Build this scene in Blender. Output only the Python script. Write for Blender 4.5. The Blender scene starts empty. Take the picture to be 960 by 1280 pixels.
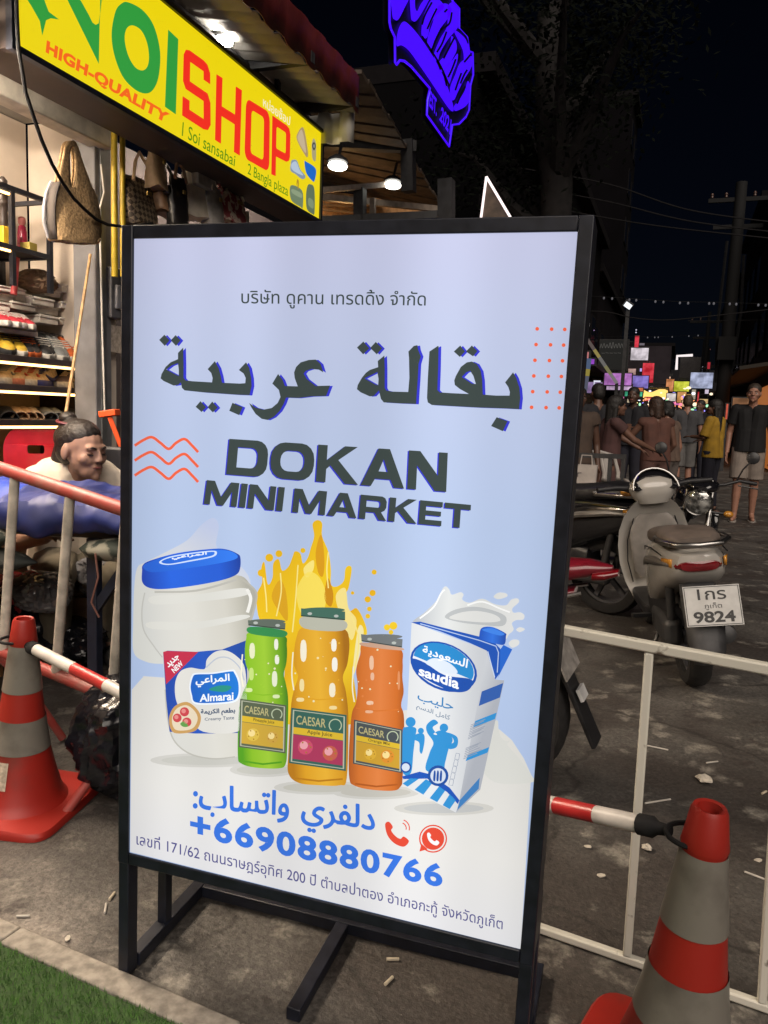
import bpy, math, random
from mathutils import Vector, Matrix
random.seed(7)
R = math.radians
SC = bpy.context.scene
COL = SC.collection

# ------------------------------------------------------------------ camera
F, CX, CY, CAMZ = 980.0, 480.0, 640.0, 1.2      # focal length in photo pixels, centre, eye height
PITCH, ROLL, YAW = R(7.10), R(2.2), R(20.0586)
def _axes():
    fwd = Vector((0, math.cos(PITCH), -math.sin(PITCH))); right = Vector((1, 0, 0)); up = right.cross(fwd)
    r = math.cos(ROLL)*right + math.sin(ROLL)*up
    u = -math.sin(ROLL)*right + math.cos(ROLL)*up
    Z = Matrix.Rotation(YAW, 3, 'Z')
    return Z @ r, Z @ u, Z @ fwd
CR, CU, CF = _axes()
CAM = Vector((0, 0, CAMZ))
cd = bpy.data.cameras.new('camera'); cam = bpy.data.objects.new('camera', cd); COL.objects.link(cam)
cd.sensor_fit = 'VERTICAL'; cd.sensor_height = 36.0; cd.lens = F/1280*36.0
cd.clip_start = 0.05; cd.clip_end = 800
cam.matrix_world = Matrix(((CR.x, CU.x, -CF.x, 0), (CR.y, CU.y, -CF.y, 0), (CR.z, CU.z, -CF.z, CAMZ), (0, 0, 0, 1)))
SC.camera = cam

# ------------------------------------------------------------------ light
SUN_EL, SUN_AZ = R(40), R(152)                   # the glow of the street's lamps behind the photographer
w = bpy.data.worlds.new('World'); SC.world = w; w.use_nodes = True
nt = w.node_tree; nt.nodes.clear()
sky = nt.nodes.new('ShaderNodeTexSky'); sky.sky_type = 'NISHITA'; sky.sun_disc = False
sky.sun_elevation = SUN_EL; sky.sun_rotation = SUN_AZ
bg = nt.nodes.new('ShaderNodeBackground'); bg.inputs['Strength'].default_value = 0.0010
wo = nt.nodes.new('ShaderNodeOutputWorld')
tint = nt.nodes.new('ShaderNodeMix'); tint.data_type = 'RGBA'; tint.blend_type = 'MULTIPLY'; tint.inputs[0].default_value = 1; tint.inputs[7].default_value = (.42, .44, .66, 1)
nt.links.new(sky.outputs[0], tint.inputs[6]); nt.links.new(tint.outputs[2], bg.inputs[0]); nt.links.new(bg.outputs[0], wo.inputs[0])
sd = bpy.data.lights.new('sun', 'SUN'); so = bpy.data.objects.new('sun', sd); COL.objects.link(so)
sd.energy = 2.4; sd.angle = R(50); sd.color = (1.0, 0.88, 0.77)
_d = Vector((math.sin(SUN_AZ)*math.cos(SUN_EL), math.cos(SUN_AZ)*math.cos(SUN_EL), math.sin(SUN_EL)))
so.rotation_euler = _d.to_track_quat('Z', 'Y').to_euler()
so.location = (0, 0, 20)
vs = SC.view_settings; vs.view_transform = 'Standard'; vs.look = 'None'; vs.exposure = 0.0; vs.gamma = 1.0; vs.use_curve_mapping = False
SC.cycles.use_denoising = True
SC.cycles.max_bounces = 6; SC.cycles.diffuse_bounces = 3; SC.cycles.glossy_bounces = 3; SC.cycles.transmission_bounces = 4
SC.cycles.sample_clamp_indirect = 3.0
SC.cycles.caustics_reflective = False; SC.cycles.caustics_refractive = False

# ------------------------------------------------------------------ measuring: photo point -> place
def ray(px, py): return CR*((px-CX)/F) - CU*((py-CY)/F) + CF
def ground(px, py, z=0.0):
    d = ray(px, py); return CAM + d*((z-CAMZ)/d.z)
def atX(px, py, X):
    d = ray(px, py); return CAM + d*(X/d.x)
def atY(px, py, Y):
    d = ray(px, py); return CAM + d*(Y/d.y)
def atD(px, py, D):
    d = ray(px, py); return CAM + d*(D/math.hypot(d.x, d.y))
def onplane(px, py, p, n):
    d = ray(px, py); return CAM + d*((p-CAM).dot(n)/d.dot(n))

# ------------------------------------------------------------------ materials
def lin(c):
    if isinstance(c, str):
        c = [int(c[i:i+2], 16)/255 for i in (0, 2, 4)]
    return tuple((v/12.92 if v <= .04045 else ((v+.055)/1.055)**2.4) for v in c)
MATS = {}
def mat(name, col=(.5, .5, .5), rough=.6, metal=0., var=.15, scale=14., bump=0., emit=None, es=1., spec=.5, alpha=None, coat=0., second=None, contrast=(.35, .65), trans=0.):
    if name in MATS: return MATS[name]
    m = bpy.data.materials.new(name); m.use_nodes = True; t = m.node_tree; N = t.nodes; L = t.links
    b = N['Principled BSDF']
    b.inputs['Roughness'].default_value = rough; b.inputs['Metallic'].default_value = metal
    b.inputs['Specular IOR Level'].default_value = spec; b.inputs['Coat Weight'].default_value = coat
    b.inputs['Transmission Weight'].default_value = trans
    col = tuple(col)+(1,)
    tc = N.new('ShaderNodeTexCoord'); no = N.new('ShaderNodeTexNoise'); no.inputs['Scale'].default_value = scale; no.inputs['Detail'].default_value = 6
    L.new(tc.outputs['Object'], no.inputs['Vector'])
    if var or second:
        cr = N.new('ShaderNodeValToRGB'); e = cr.color_ramp.elements
        e[0].position, e[1].position = contrast
        lo = second if second else tuple(max(0, c*(1-var)) for c in col[:3])
        hi = col[:3] if second else tuple(min(1, c*(1+var)) for c in col[:3])
        e[0].color = tuple(lo)+(1,); e[1].color = tuple(hi)+(1,)
        L.new(no.outputs['Fac'], cr.inputs['Fac']); L.new(cr.outputs['Color'], b.inputs['Base Color'])
        mr = N.new('ShaderNodeMapRange'); mr.inputs['To Min'].default_value = max(0, rough-.1); mr.inputs['To Max'].default_value = min(1, rough+.1)
        L.new(no.outputs['Fac'], mr.inputs['Value']); L.new(mr.outputs['Result'], b.inputs['Roughness'])
    else:
        b.inputs['Base Color'].default_value = col
    if bump:
        bp = N.new('ShaderNodeBump'); bp.inputs['Strength'].default_value = bump; bp.inputs['Distance'].default_value = .01
        L.new(no.outputs['Fac'], bp.inputs['Height']); L.new(bp.outputs['Normal'], b.inputs['Normal'])
    if emit:
        b.inputs['Emission Color'].default_value = tuple(emit)+(1,); b.inputs['Emission Strength'].default_value = es
    if alpha is not None: b.inputs['Alpha'].default_value = alpha
    MATS[name] = m
    return m
def glow(name, col, es=1., light=False):
    """an object that gives off light"""
    if name in MATS: return MATS[name]
    m = mat(name, (.02, .02, .02), .4, var=0, emit=col, es=es)
    m.cycles.emission_sampling = 'AUTO' if light else 'NONE'
    return m

# ------------------------------------------------------------------ objects
ROOTW = {}
def tag(o, label=None, cat=None, group=None, kind=None):
    if label: o['label'] = label
    if cat: o['category'] = cat
    if group: o['group'] = group
    if kind: o['kind'] = kind
    return o
def thing(name, label, cat, loc=(0, 0, 0), rotz=0, group=None, world=False):
    """an Empty at the thing's base; with world=True its parts are modelled in world coordinates"""
    o = bpy.data.objects.new(name, None); COL.objects.link(o); o.location = loc; o.rotation_euler = (0, 0, rotz)
    o.empty_display_size = .1
    tag(o, label, cat, group)
    if world: ROOTW[o.name] = Vector(loc)
    return o
def frame_from(d):
    d = Vector(d).normalized()
    a = Vector((0, 0, 1)) if abs(d.z) < .95 else Vector((1, 0, 0))
    x = a.cross(d).normalized(); y = d.cross(x)
    return x, y, d
class MB:
    def __init__(s): s.v = []; s.f = []
    def add(s, vs, fs):
        k = len(s.v); s.v += [Vector(p) for p in vs]; s.f += [tuple(i+k for i in f) for f in fs]; return s
    def box(s, c, size, rot=None):
        hx, hy, hz = (q/2 for q in size); c = Vector(c)
        P = [Vector((sx*hx, sy*hy, sz*hz)) for sz in (-1, 1) for sy in (-1, 1) for sx in (-1, 1)]
        if rot is not None:
            M = rot if isinstance(rot, Matrix) else Matrix.Rotation(rot, 3, 'Z')
            P = [M @ p for p in P]
        return s.add([c+p for p in P], [(0, 2, 3, 1), (4, 5, 7, 6), (0, 1, 5, 4), (2, 6, 7, 3), (0, 4, 6, 2), (1, 3, 7, 5)])
    def bar(s, a, b, wx, wy=None, up=(0, 0, 1)):
        """square bar from a to b"""
        a, b = Vector(a), Vector(b); d = (b-a).normalized(); u = Vector(up)
        if abs(d.dot(u)) > .98: u = Vector((0, 1, 0))
        x = d.cross(u).normalized(); y = x.cross(d); wy = wy or wx
        P = [q + x*(i*wx/2) + y*(j*wy/2) for q in (a, b) for j in (-1, 1) for i in (-1, 1)]
        return s.add(P, [(0, 1, 3, 2), (4, 6, 7, 5), (0, 4, 5, 1), (2, 3, 7, 6), (0, 2, 6, 4), (1, 5, 7, 3)])
    def loft(s, rings, cap=True, closed=True):
        n = len(rings[0]); k = len(s.v)
        for r in rings: s.v += [Vector(p) for p in r]
        for i in range(len(rings)-1):
            for j in range(n if closed else n-1):
                a = k+i*n+j; b = k+i*n+(j+1) % n
                s.f.append((a, b, b+n, a+n))
        if cap and closed:
            s.f.append(tuple(k+j for j in reversed(range(n)))); e = k+(len(rings)-1)*n
            s.f.append(tuple(e+j for j in range(n)))
        return s
    def tube(s, pts, r, n=8, closed=False, cap=True):
        pts = [Vector(p) for p in pts]; m = len(pts); rad = r if isinstance(r, (list, tuple)) else [r]*m
        rings = []; X = None
        for i, p in enumerate(pts):
            if closed: d = pts[(i+1) % m]-pts[i-1]
            else: d = pts[min(i+1, m-1)]-pts[max(i-1, 0)]
            d.normalize()
            if X is None: X, Y, _ = frame_from(d)
            else:
                X = (X - d*X.dot(d)); X.normalize(); Y = d.cross(X)
            rings.append([p+(X*math.cos(2*math.pi*j/n)+Y*math.sin(2*math.pi*j/n))*rad[i] for j in range(n)])
        if closed: rings.append(rings[0])
        return s.loft(rings, cap and not closed)
    def lathe(s, prof, n=24, o=(0, 0, 0), ax=(0, 0, 1), cap=True):
        X, Y, Z = frame_from(ax); o = Vector(o)
        return s.loft([[o+Z*z+(X*math.cos(2*math.pi*j/n)+Y*math.sin(2*math.pi*j/n))*r for j in range(n)] for r, z in prof], cap)
    def ell(s, c, rad, rot=None, nu=14, nv=10):
        c = Vector(c); rings = []
        for i in range(nv+1):
            t = -math.pi/2+math.pi*(i if 0 < i < nv else (i+.02 if i == 0 else i-.02))/nv
            ring = []
            for j in range(nu):
                a = 2*math.pi*j/nu
                p = Vector((math.cos(t)*math.cos(a)*rad[0], math.cos(t)*math.sin(a)*rad[1], math.sin(t)*rad[2]))
                if rot is not None: p = rot @ p
                ring.append(c+p)
            rings.append(ring)
        return s.loft(rings)
    def cap(s, a, b, ra, rb=None, n=10):
        """tapered capsule"""
        a, b = Vector(a), Vector(b); rb = ra if rb is None else rb
        if (b-a).length < 1e-5: b = a+Vector((0, 0, 1e-4))
        X, Y, Z = frame_from(b-a); rings = []
        for i in range(6):
            t = -math.pi/2+(i+.12)*(math.pi/2)/5.12
            rings.append((a+Z*math.sin(t)*ra, math.cos(t)*ra))
        for i in range(6):
            t = i*(math.pi/2)/5.12
            rings.append((b+Z*math.sin(t)*rb, math.cos(t)*rb))
        return s.loft([[o+(X*math.cos(2*math.pi*j/n)+Y*math.sin(2*math.pi*j/n))*r for j in range(n)] for o, r in rings])
    def frus(s, a, b, ra, rb, n=16):
        """flat-ended tapered cylinder (hems, cuffs)"""
        a, b = Vector(a), Vector(b); X, Y, Z = frame_from(b-a)
        return s.loft([[o+(X*math.cos(2*math.pi*j/n)+Y*math.sin(2*math.pi*j/n))*r for j in range(n)] for o, r in ((a, ra*.6), (a, ra), (b, rb), (b, rb*.6))])
    def prism(s, poly, th, o, ux, uy):
        """flat outline (2-D points) with thickness th along ux x uy, centred"""
        o, ux, uy = Vector(o), Vector(ux), Vector(uy); n = ux.cross(uy).normalized()
        A = [o+ux*x+uy*y+n*th/2 for x, y in poly]; B = [o+ux*x+uy*y-n*th/2 for x, y in poly]
        k = len(poly)
        return s.add(A+B, [tuple(range(k)), tuple(reversed(range(k, 2*k)))]+[(i, i+k, (i+1) % k+k, (i+1) % k) for i in range(k)])
    def build(s, name, m, parent=None, smooth=True, bevel=0., loc=None, sub=0, solid=0.):
        vs = s.v
        root = parent
        while root is not None and root.parent is not None: root = root.parent
        if root is not None and root.name in ROOTW: base = ROOTW[root.name]
        elif root is not None: base = Vector((0, 0, 0))
        elif loc is None and vs:
            lo = [min(v[i] for v in vs) for i in range(3)]; hi = [max(v[i] for v in vs) for i in range(3)]
            base = Vector(((lo[0]+hi[0])/2, (lo[1]+hi[1])/2, lo[2]))
        else: base = Vector((0, 0, 0))
        me = bpy.data.meshes.new(name); me.from_pydata([v-base for v in vs], [], s.f); me.validate(); me.update()
        if smooth:
            for p in me.polygons: p.use_smooth = True
            me.set_sharp_from_angle(angle=R(42))
        o = bpy.data.objects.new(name, me); COL.objects.link(o)
        for q in (m if isinstance(m, (list, tuple)) else [m]): me.materials.append(q)
        if root is None: o.location = base if loc is None else loc
        else: o.parent = parent
        if solid:
            q = o.modifiers.new('solidify', 'SOLIDIFY'); q.thickness = solid; q.offset = 0
        if bevel:
            q = o.modifiers.new('bevel', 'BEVEL'); q.width = bevel; q.segments = 2; q.limit_method = 'ANGLE'; q.angle_limit = R(40)
        if sub:
            q = o.modifiers.new('subsurf', 'SUBSURF'); q.levels = sub; q.render_levels = sub
        return o
def struct(o): o['kind'] = 'structure'; return o
def sup(cx, cy, rx, ry, n=16, e=2.0):
    """superellipse outline"""
    out = []
    for i in range(n):
        a = 2*math.pi*i/n; c, q = math.cos(a), math.sin(a)
        out.append((cx+rx*math.copysign(abs(c)**(2/e), c), cy+ry*math.copysign(abs(q)**(2/e), q)))
    return out
def circ(cx, cy, r, n=16, ry=None): return sup(cx, cy, r, ry or r, n)

# flat artwork: outlines and lettering become thin mesh
def fill2d(splines):
    """outlines -> filled triangles (holes by even-odd)"""
    c = bpy.data.curves.new('outline', 'CURVE'); c.dimensions = '2D'; c.fill_mode = 'BOTH'
    for pts in splines:
        sp = c.splines.new('POLY'); sp.points.add(len(pts)-1); sp.use_cyclic_u = True
        for q, p in zip(sp.points, pts): q.co = (p[0], p[1], 0, 1)
    o = bpy.data.objects.new('outline', c); me = bpy.data.meshes.new_from_object(o)
    vs = [(v.co.x, v.co.y) for v in me.vertices]; fs = [tuple(p.vertices) for p in me.polygons]
    bpy.data.objects.remove(o); bpy.data.curves.remove(c); bpy.data.meshes.remove(me)
    return vs, fs
def text2d(body, offset=0., shear=0., spacing=1.):
    c = bpy.data.curves.new('lettering', 'FONT'); c.body = body; c.offset = offset; c.shear = shear; c.resolution_u = 4; c.space_character = spacing
    o = bpy.data.objects.new('lettering', c); me = bpy.data.meshes.new_from_object(o)
    vs = [(v.co.x, v.co.y) for v in me.vertices]; fs = [tuple(p.vertices) for p in me.polygons]
    bpy.data.objects.remove(o); bpy.data.curves.remove(c); bpy.data.meshes.remove(me)
    return vs, fs
def unit(vs):
    x0 = min(p[0] for p in vs); x1 = max(p[0] for p in vs); y0 = min(p[1] for p in vs); y1 = max(p[1] for p in vs)
    return [((x-x0)/(x1-x0), (y-y0)/(y1-y0)) for x, y in vs]
def bil(q, s, t):
    """corner points TL,TR,BR,BL; s to the right, t upwards"""
    TL, TR, BR, BL = (Vector(p) for p in q)
    return (BL*(1-s)+BR*s)*(1-t)+(TL*(1-s)+TR*s)*t
AR = {'ا': 'FE8D FE8E', 'ب': 'FE8F FE90 FE91 FE92', 'ة': 'FE93 FE94', 'ت': 'FE95 FE96 FE97 FE98', 'ج': 'FE9D FE9E FE9F FEA0', 'ح': 'FEA1 FEA2 FEA3 FEA4',
      'د': 'FEA9 FEAA', 'ر': 'FEAD FEAE', 'س': 'FEB1 FEB2 FEB3 FEB4', 'ط': 'FEC1 FEC2 FEC3 FEC4', 'ع': 'FEC9 FECA FECB FECC', 'ف': 'FED1 FED2 FED3 FED4',
      'ق': 'FED5 FED6 FED7 FED8', 'ك': 'FED9 FEDA FEDB FEDC', 'ل': 'FEDD FEDE FEDF FEE0', 'م': 'FEE1 FEE2 FEE3 FEE4', 'و': 'FEED FEEE', 'ي': 'FEF1 FEF2 FEF3 FEF4'}
AR = {k: [chr(int(h, 16)) for h in v.split()] for k, v in AR.items()}
def arabic(t):
    """joined letter forms, laid out right to left"""
    out = []
    for i, ch in enumerate(t):
        if ch not in AR: out.append(ch); continue
        f = AR[ch]
        before = i > 0 and t[i-1] in AR and len(AR[t[i-1]]) == 4
        after = len(f) == 4 and i+1 < len(t) and t[i+1] in AR
        out.append(f[3] if before and after else f[1] if before else f[2] if after else f[0])
    return ''.join(reversed(out))

# ------------------------------------------------------------------ flat printed artwork
class Art:
    """printed pieces on a flat face: every piece an outline or a word, each a little above the last"""
    def __init__(s, to_local, step=.00025): s.tl = to_local; s.v = []; s.f = []; s.mi = []; s.m = []; s.step = step
    def _m(s, m):
        if m not in s.m: s.m.append(m)
        return s.m.index(m)
    def _put(s, pts2, fs, m, layer):
        k = len(s.v); i = s._m(m)
        s.v += [s.tl(p[0], p[1], layer*s.step) for p in pts2]
        a = [s.v[k+j] for j in fs[0][:3]]
        s.f += [tuple(k+j for j in f) for f in fs]; s.mi += [i]*len(fs)
    def shape(s, splines, m, layer):
        if not isinstance(splines[0][0], (tuple, list)): splines = [splines]
        vs, fs = fill2d([[(x, -y) for x, y in sp] for sp in splines])
        if fs: s._put([(x, -y) for x, y in vs], fs, m, layer)
        return s
    def words(s, body, quad, m, layer, offset=0., spacing=1., d=(0, 0), bold=0.):
        vs, fs = text2d(body, offset, spacing=spacing); vs = unit(vs)
        q = [Vector(p) for p in quad]
        if bold:      # a heavier cut: the same word set several times, a hair apart
            c_ = (q[0]+q[1]+q[2]+q[3])/4
            q = [p-Vector((math.copysign(bold, p.x-c_.x), math.copysign(bold, p.y-c_.y))) for p in q]
        for k in range(10 if bold else 1):
            o = Vector(d)+(Vector((math.cos(k*math.pi/5), math.sin(k*math.pi/5)))*bold)
            s._put([bil(q, x, y)+o for x, y in vs], fs, m, layer+k*.03)
        return s
    def glyph(s, splines, quad, m, layer, d=(0, 0)):
        vs, fs = fill2d(splines)
        s._put([(bil([Vector(p) for p in quad], x, y)+Vector(d)) for x, y in vs], fs, m, layer); return s
    def stroke(s, pts, wid, m, layer):
        P = [Vector(p) for p in pts]; L_, R_ = [], []
        for i, p in enumerate(P):
            d = (P[min(i+1, len(P)-1)]-P[max(i-1, 0)]).normalized(); n = Vector((-d.y, d.x))
            L_.append(p+n*wid/2); R_.append(p-n*wid/2)
        k = len(P); s._put(L_+R_, [(i, i+1, k+i+1, k+i) for i in range(k-1)], m, layer); return s
    def build(s, name, parent):
        me = bpy.data.meshes.new(name); me.from_pydata(s.v, [], s.f)
        for m in s.m: me.materials.append(m)
        for p, i in zip(me.polygons, s.mi): p.material_index = i
        me.update(); o = bpy.data.objects.new(name, me); COL.objects.link(o); o.parent = parent
        return o
def smooth_line(pts, n=6, closed=False):
    """Catmull-Rom through 2-D points"""
    P = [Vector(p) for p in pts]; m = len(P); out = []
    for i in range(m if closed else m-1):
        p0, p1, p2, p3 = (P[(i+k) % m] if closed else P[min(max(i+k, 0), m-1)] for k in (-1, 0, 1, 2))
        for j in range(n):
            t = j/n
            out.append(tuple(.5*((2*p1)+(p2-p0)*t+(2*p0-5*p1+4*p2-p3)*t*t+(3*p1-p0-3*p2+p3)*t**3)))
    if not closed: out.append(tuple(P[-1]))
    return out
def blob(*pts): return smooth_line(pts, 5, True)

# ------------------------------------------------------------------ the standing light box
SW, SH = .80, 1.2166
yaw_, lean_, rp_ = .05260474, -.00534516, -.01420446
_a = Vector((math.cos(yaw_), math.sin(yaw_), 0)); _n = Vector((math.sin(yaw_), -math.cos(yaw_), 0)); _u = Vector((0, 0, 1))
_u2 = math.cos(lean_)*_u-math.sin(lean_)*_n
SA = math.cos(rp_)*_a+math.sin(rp_)*_u2; SU = -math.sin(rp_)*_a+math.cos(rp_)*_u2; SY = SU.cross(SA)
SCN = Vector((-.57470811, 1.2662458, .88997636)); ZC = SCN.z/SU.z
sign = thing('light_box_sign', 'tall backlit mini market poster sign in a black steel frame on legs', 'lit sign', SCN-SU*ZC)
sign.rotation_euler = Matrix((SA, SY, SU)).transposed().to_euler()
def panel(px, py, lift=0.):
    P = onplane(px, py, SCN, SY)-SCN
    return Vector((P.dot(SA), -.0006-lift, P.dot(SU)+ZC))
black = mat('black_powder_coat', (.009, .011, .020), .45, var=.3, scale=30, bump=.05)
fw, fd, ww = .024, .105, .018
hw, z0, z1 = SW/2, ZC-SH/2, ZC+SH/2
b = MB()
for sx in (-1, 1): b.box((sx*(hw+fw/2), fd/2-.006, ZC), (fw, fd, SH+2*fw))
for zz in (z0-fw/2, z1+fw/2): b.box((0, fd/2-.006, zz), (SW-.001, fd-.002, fw))
b.build('frame', black, sign, bevel=.002)
b = MB(); b.box((0, fd-.012, ZC), (SW-.002, .004, SH-.002)); b.build('back_panel', black, sign)
for sx in (-1, 1):
    m_ = MB(); m_.box((sx*(hw+fw/2), .013, (z0-fw)/2+.001), (fw, .034, z0-fw)); m_.build('leg', black, sign, bevel=.002)
    m_ = MB(); m_.box((sx*(hw+fw/2-.001), (.15), (z0-fw)/2+.02), (fw-.002, .026, z0+.02)); m_.build('strut', black, sign, bevel=.002)
b = MB()
for sx in (-1, 1): b.box((sx*(hw+fw/2), .178, .016), (.03, .285, .03))
b.box((0, .305, .016), (SW+fw-.031, .03, .028)); b.box((-.03, .150, .0155), (.03, .279, .027))
b.box((0, .145, z0-.02), (SW, .02, .02))
b.build('base_frame', black, sign, bevel=.002)

def lit(name, stops, p0=None, p1=None, es=1., band=.11):
    """ink on the backlit sheet; stops along the line p0-p1 (photo points on the sheet)"""
    if name in MATS: return MATS[name]
    m = bpy.data.materials.new(name); m.use_nodes = True; t = m.node_tree; N = t.nodes; L = t.links
    b = N['Principled BSDF']; b.inputs['Roughness'].default_value = .35; b.inputs['Specular IOR Level'].default_value = .25
    tc = N.new('ShaderNodeTexCoord'); se = N.new('ShaderNodeSeparateXYZ'); L.new(tc.outputs['Object'], se.inputs[0])
    if len(stops) == 1 or p0 is None:
        rgb = N.new('ShaderNodeRGB'); rgb.outputs[0].default_value = lin(stops[0][1])+(1,); c = rgb.outputs[0]
    else:
        A, B = panel(*p0), panel(*p1); d = B-A; L2 = d.length_squared
        dot = N.new('ShaderNodeVectorMath'); dot.operation = 'DOT_PRODUCT'; dot.inputs[1].default_value = (d.x/L2, 0, d.z/L2)
        L.new(tc.outputs['Object'], dot.inputs[0])
        sb = N.new('ShaderNodeMath'); sb.operation = 'SUBTRACT'; sb.inputs[1].default_value = (A.x*d.x+A.z*d.z)/L2
        L.new(dot.outputs['Value'], sb.inputs[0])
        cr = N.new('ShaderNodeValToRGB'); e = cr.color_ramp.elements
        while len(e) < len(stops): e.new(.5)
        for q, (p, cc) in zip(e, stops): q.position = p; q.color = lin(cc)+(1,)
        L.new(sb.outputs[0], cr.inputs['Fac']); c = cr.outputs['Color']
    # the upright tubes inside the box: soft brighter bands
    v = None
    for x0, s_, a in ((-.30, .055, .8), (-.16, .05, .9), (.0, .05, .5), (.20, .07, 1.25), (.35, .04, .5)):
        q = N.new('ShaderNodeMath'); q.operation = 'SUBTRACT'; q.inputs[1].default_value = x0; L.new(se.outputs['X'], q.inputs[0])
        q2 = N.new('ShaderNodeMath'); q2.operation = 'MULTIPLY'; L.new(q.outputs[0], q2.inputs[0]); L.new(q.outputs[0], q2.inputs[1])
        q3 = N.new('ShaderNodeMath'); q3.operation = 'MULTIPLY'; q3.inputs[1].default_value = -1/(2*s_*s_); L.new(q2.outputs[0], q3.inputs[0])
        q4 = N.new('ShaderNodeMath'); q4.operation = 'EXPONENT'; L.new(q3.outputs[0], q4.inputs[0])
        q5 = N.new('ShaderNodeMath'); q5.operation = 'MULTIPLY_ADD'; q5.inputs[1].default_value = a*band*2.2
        L.new(q4.outputs[0], q5.inputs[0])
        if v is None: q5.inputs[2].default_value = es*(1-band)
        else: L.new(v, q5.inputs[2])
        v = q5.outputs[0]
    b.inputs['Base Color'].default_value = (.03, .03, .03, 1)
    L.new(c, b.inputs['Emission Color']); L.new(v, b.inputs['Emission Strength'])
    m.cycles.emission_sampling = 'NONE'
    MATS[name] = m
    return m
def ink(c): return lit('ink_'+c, [(0, c)])
sheet = lit('backlit_sheet', [(0, 'bfc2de'), (.12, 'bbc3df'), (.4, 'b0c1e0'), (.62, 'afc2e3'), (1, 'a2b5da')], (440, 290), (400, 1120))
sheet.cycles.emission_sampling = 'FRONT'
b = MB(); b.add([(-hw, 0, z0), (hw, 0, z0), (hw, 0, z1), (-hw, 0, z1)], [(0, 1, 2, 3)]); b.build('poster_sheet', sheet, sign, smooth=False)

def Z(k, sc, ox, oy): return lambda *p: [(ox+sc*x, oy+sc*y) for x, y in p]
Z1 = Z(1, .291667, 150, 640); Z2 = Z(2, .3125, 400, 640); Z3 = Z(3, .55208, 150, 960); Z4 = Z(4, .58333, 160, 340)
def B(pts): return smooth_line(pts, 5, True)
dk, sh = ink('33403f'), ink('2b2fc8')
# cream ground at the foot of the sheet
cream = lit('cream_print', [(0, 'd3d3cd'), (.35, 'd6d4ce'), (.7, 'e1dfdb'), (1, 'dadadf')], (400, 700), (380, 1150))
a = Art(panel)
a.shape([(163, 1064.5), (651, 1186), (664, 968), (655, 948), (640, 925), (625, 912), (612, 905), (560, 880), (420, 900), (330, 890), (250, 850), (180, 845), (165, 862)], cream, 1)
a.shape(B(Z1((60, 600), (58, 480), (62, 330), (75, 240), (110, 215), (200, 170), (290, 120), (350, 55), (400, 25), (425, 60), (415, 150), (480, 200), (560, 300), (520, 500), (300, 640), (180, 650), (110, 640))), lit('milk_haze', [(0, 'b9c3df'), (.45, 'cdd0d6'), (1, 'd3d3cd')], (250, 650), (210, 760)), 2)
a.build('cream_ground', sign)
# lettering
a = Art(panel); a.words('บริษัท ดูคาน เทรดดิ้ง จำกัด', [(302, 360.5), (533, 363), (532, 388), (302, 385)], dk, 2, .004); a.build('company_line', sign)
a = Art(panel)
TA = lambda p: [(430+.25*x, 410+.25*y) for x, y in p]
TB = lambda p: [(190+.25*x, 400+.25*y) for x, y in p]
title = [
 [TA(p) for p in ([(170, 165), (203, 138), (205, 200), (205, 300), (212, 312), (240, 318), (322, 320), (328, 250), (326, 150), (323, 118), (350, 90), (368, 86), (372, 110), (385, 142), (374, 180), (370, 260), (367, 300), (362, 380), (280, 377), (200, 372), (186, 355), (180, 330), (176, 312), (150, 340), (130, 342), (85, 322), (66, 306), (70, 285), (90, 250), (110, 225), (130, 210), (172, 196)], [(104, 252), (168, 220), (174, 255), (172, 286), (160, 284)])],
 [TA(p) for p in ([(428, 118), (470, 90), (474, 92), (472, 200), (468, 310), (480, 322), (540, 326), (625, 330), (580, 305), (555, 285), (552, 262), (560, 240), (585, 195), (615, 172), (640, 168), (665, 180), (685, 215), (692, 260), (695, 333), (760, 338), (828, 338), (830, 320), (822, 295), (806, 272), (846, 222), (862, 250), (878, 300), (882, 350), (876, 406), (800, 402), (676, 398), (600, 394), (440, 385), (420, 372), (416, 350), (420, 250), (426, 150)], [(590, 245), (612, 222), (632, 215), (648, 240), (660, 280), (640, 278)])],
 [TB(p) for p in ([(132, 165), (158, 138), (160, 220), (160, 290), (170, 302), (200, 306), (302, 312), (305, 290), (298, 265), (280, 246), (316, 206), (335, 240), (346, 280), (352, 314), (440, 318), (468, 316), (470, 290), (460, 268), (436, 250), (472, 212), (488, 240), (498, 290), (500, 330), (490, 376), (430, 374), (260, 362), (165, 352), (152, 340), (146, 312), (132, 325), (110, 328), (60, 305), (45, 292), (50, 270), (70, 235), (95, 212), (132, 196)], [(74, 248), (100, 228), (132, 216), (136, 250), (136, 280), (115, 270)])],
 [TB([(603, 318), (632, 270), (655, 300), (666, 330), (730, 332), (715, 290), (712, 262), (722, 235), (745, 212), (785, 200), (820, 198), (845, 220), (858, 262), (835, 248), (800, 245), (770, 255), (760, 268), (775, 295), (820, 330), (892, 328), (872, 380), (800, 382), (735, 390), (672, 388), (660, 420), (640, 455), (610, 485), (580, 500), (550, 494), (520, 470), (500, 440), (487, 415), (520, 438), (560, 448), (600, 440), (630, 415), (644, 385), (636, 350)])]]
title += [[TA(p)] for p in ([(66, 98), (98, 68), (128, 102), (97, 132)], [(132, 100), (160, 70), (192, 102), (165, 132)], [(550, 118), (582, 88), (606, 118), (580, 145)], [(610, 118), (640, 88), (668, 116), (646, 142)], [(764, 446), (818, 466), (795, 516), (736, 490)])]
title += [[TB(p)] for p in ([(38, 100), (64, 74), (90, 102), (66, 130)], [(96, 102), (120, 76), (145, 102), (122, 130)], [(220, 434), (244, 406), (272, 436), (250, 460)], [(280, 436), (303, 408), (330, 438), (306, 462)], [(404, 414), (455, 436), (438, 476), (388, 454)])]
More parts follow.
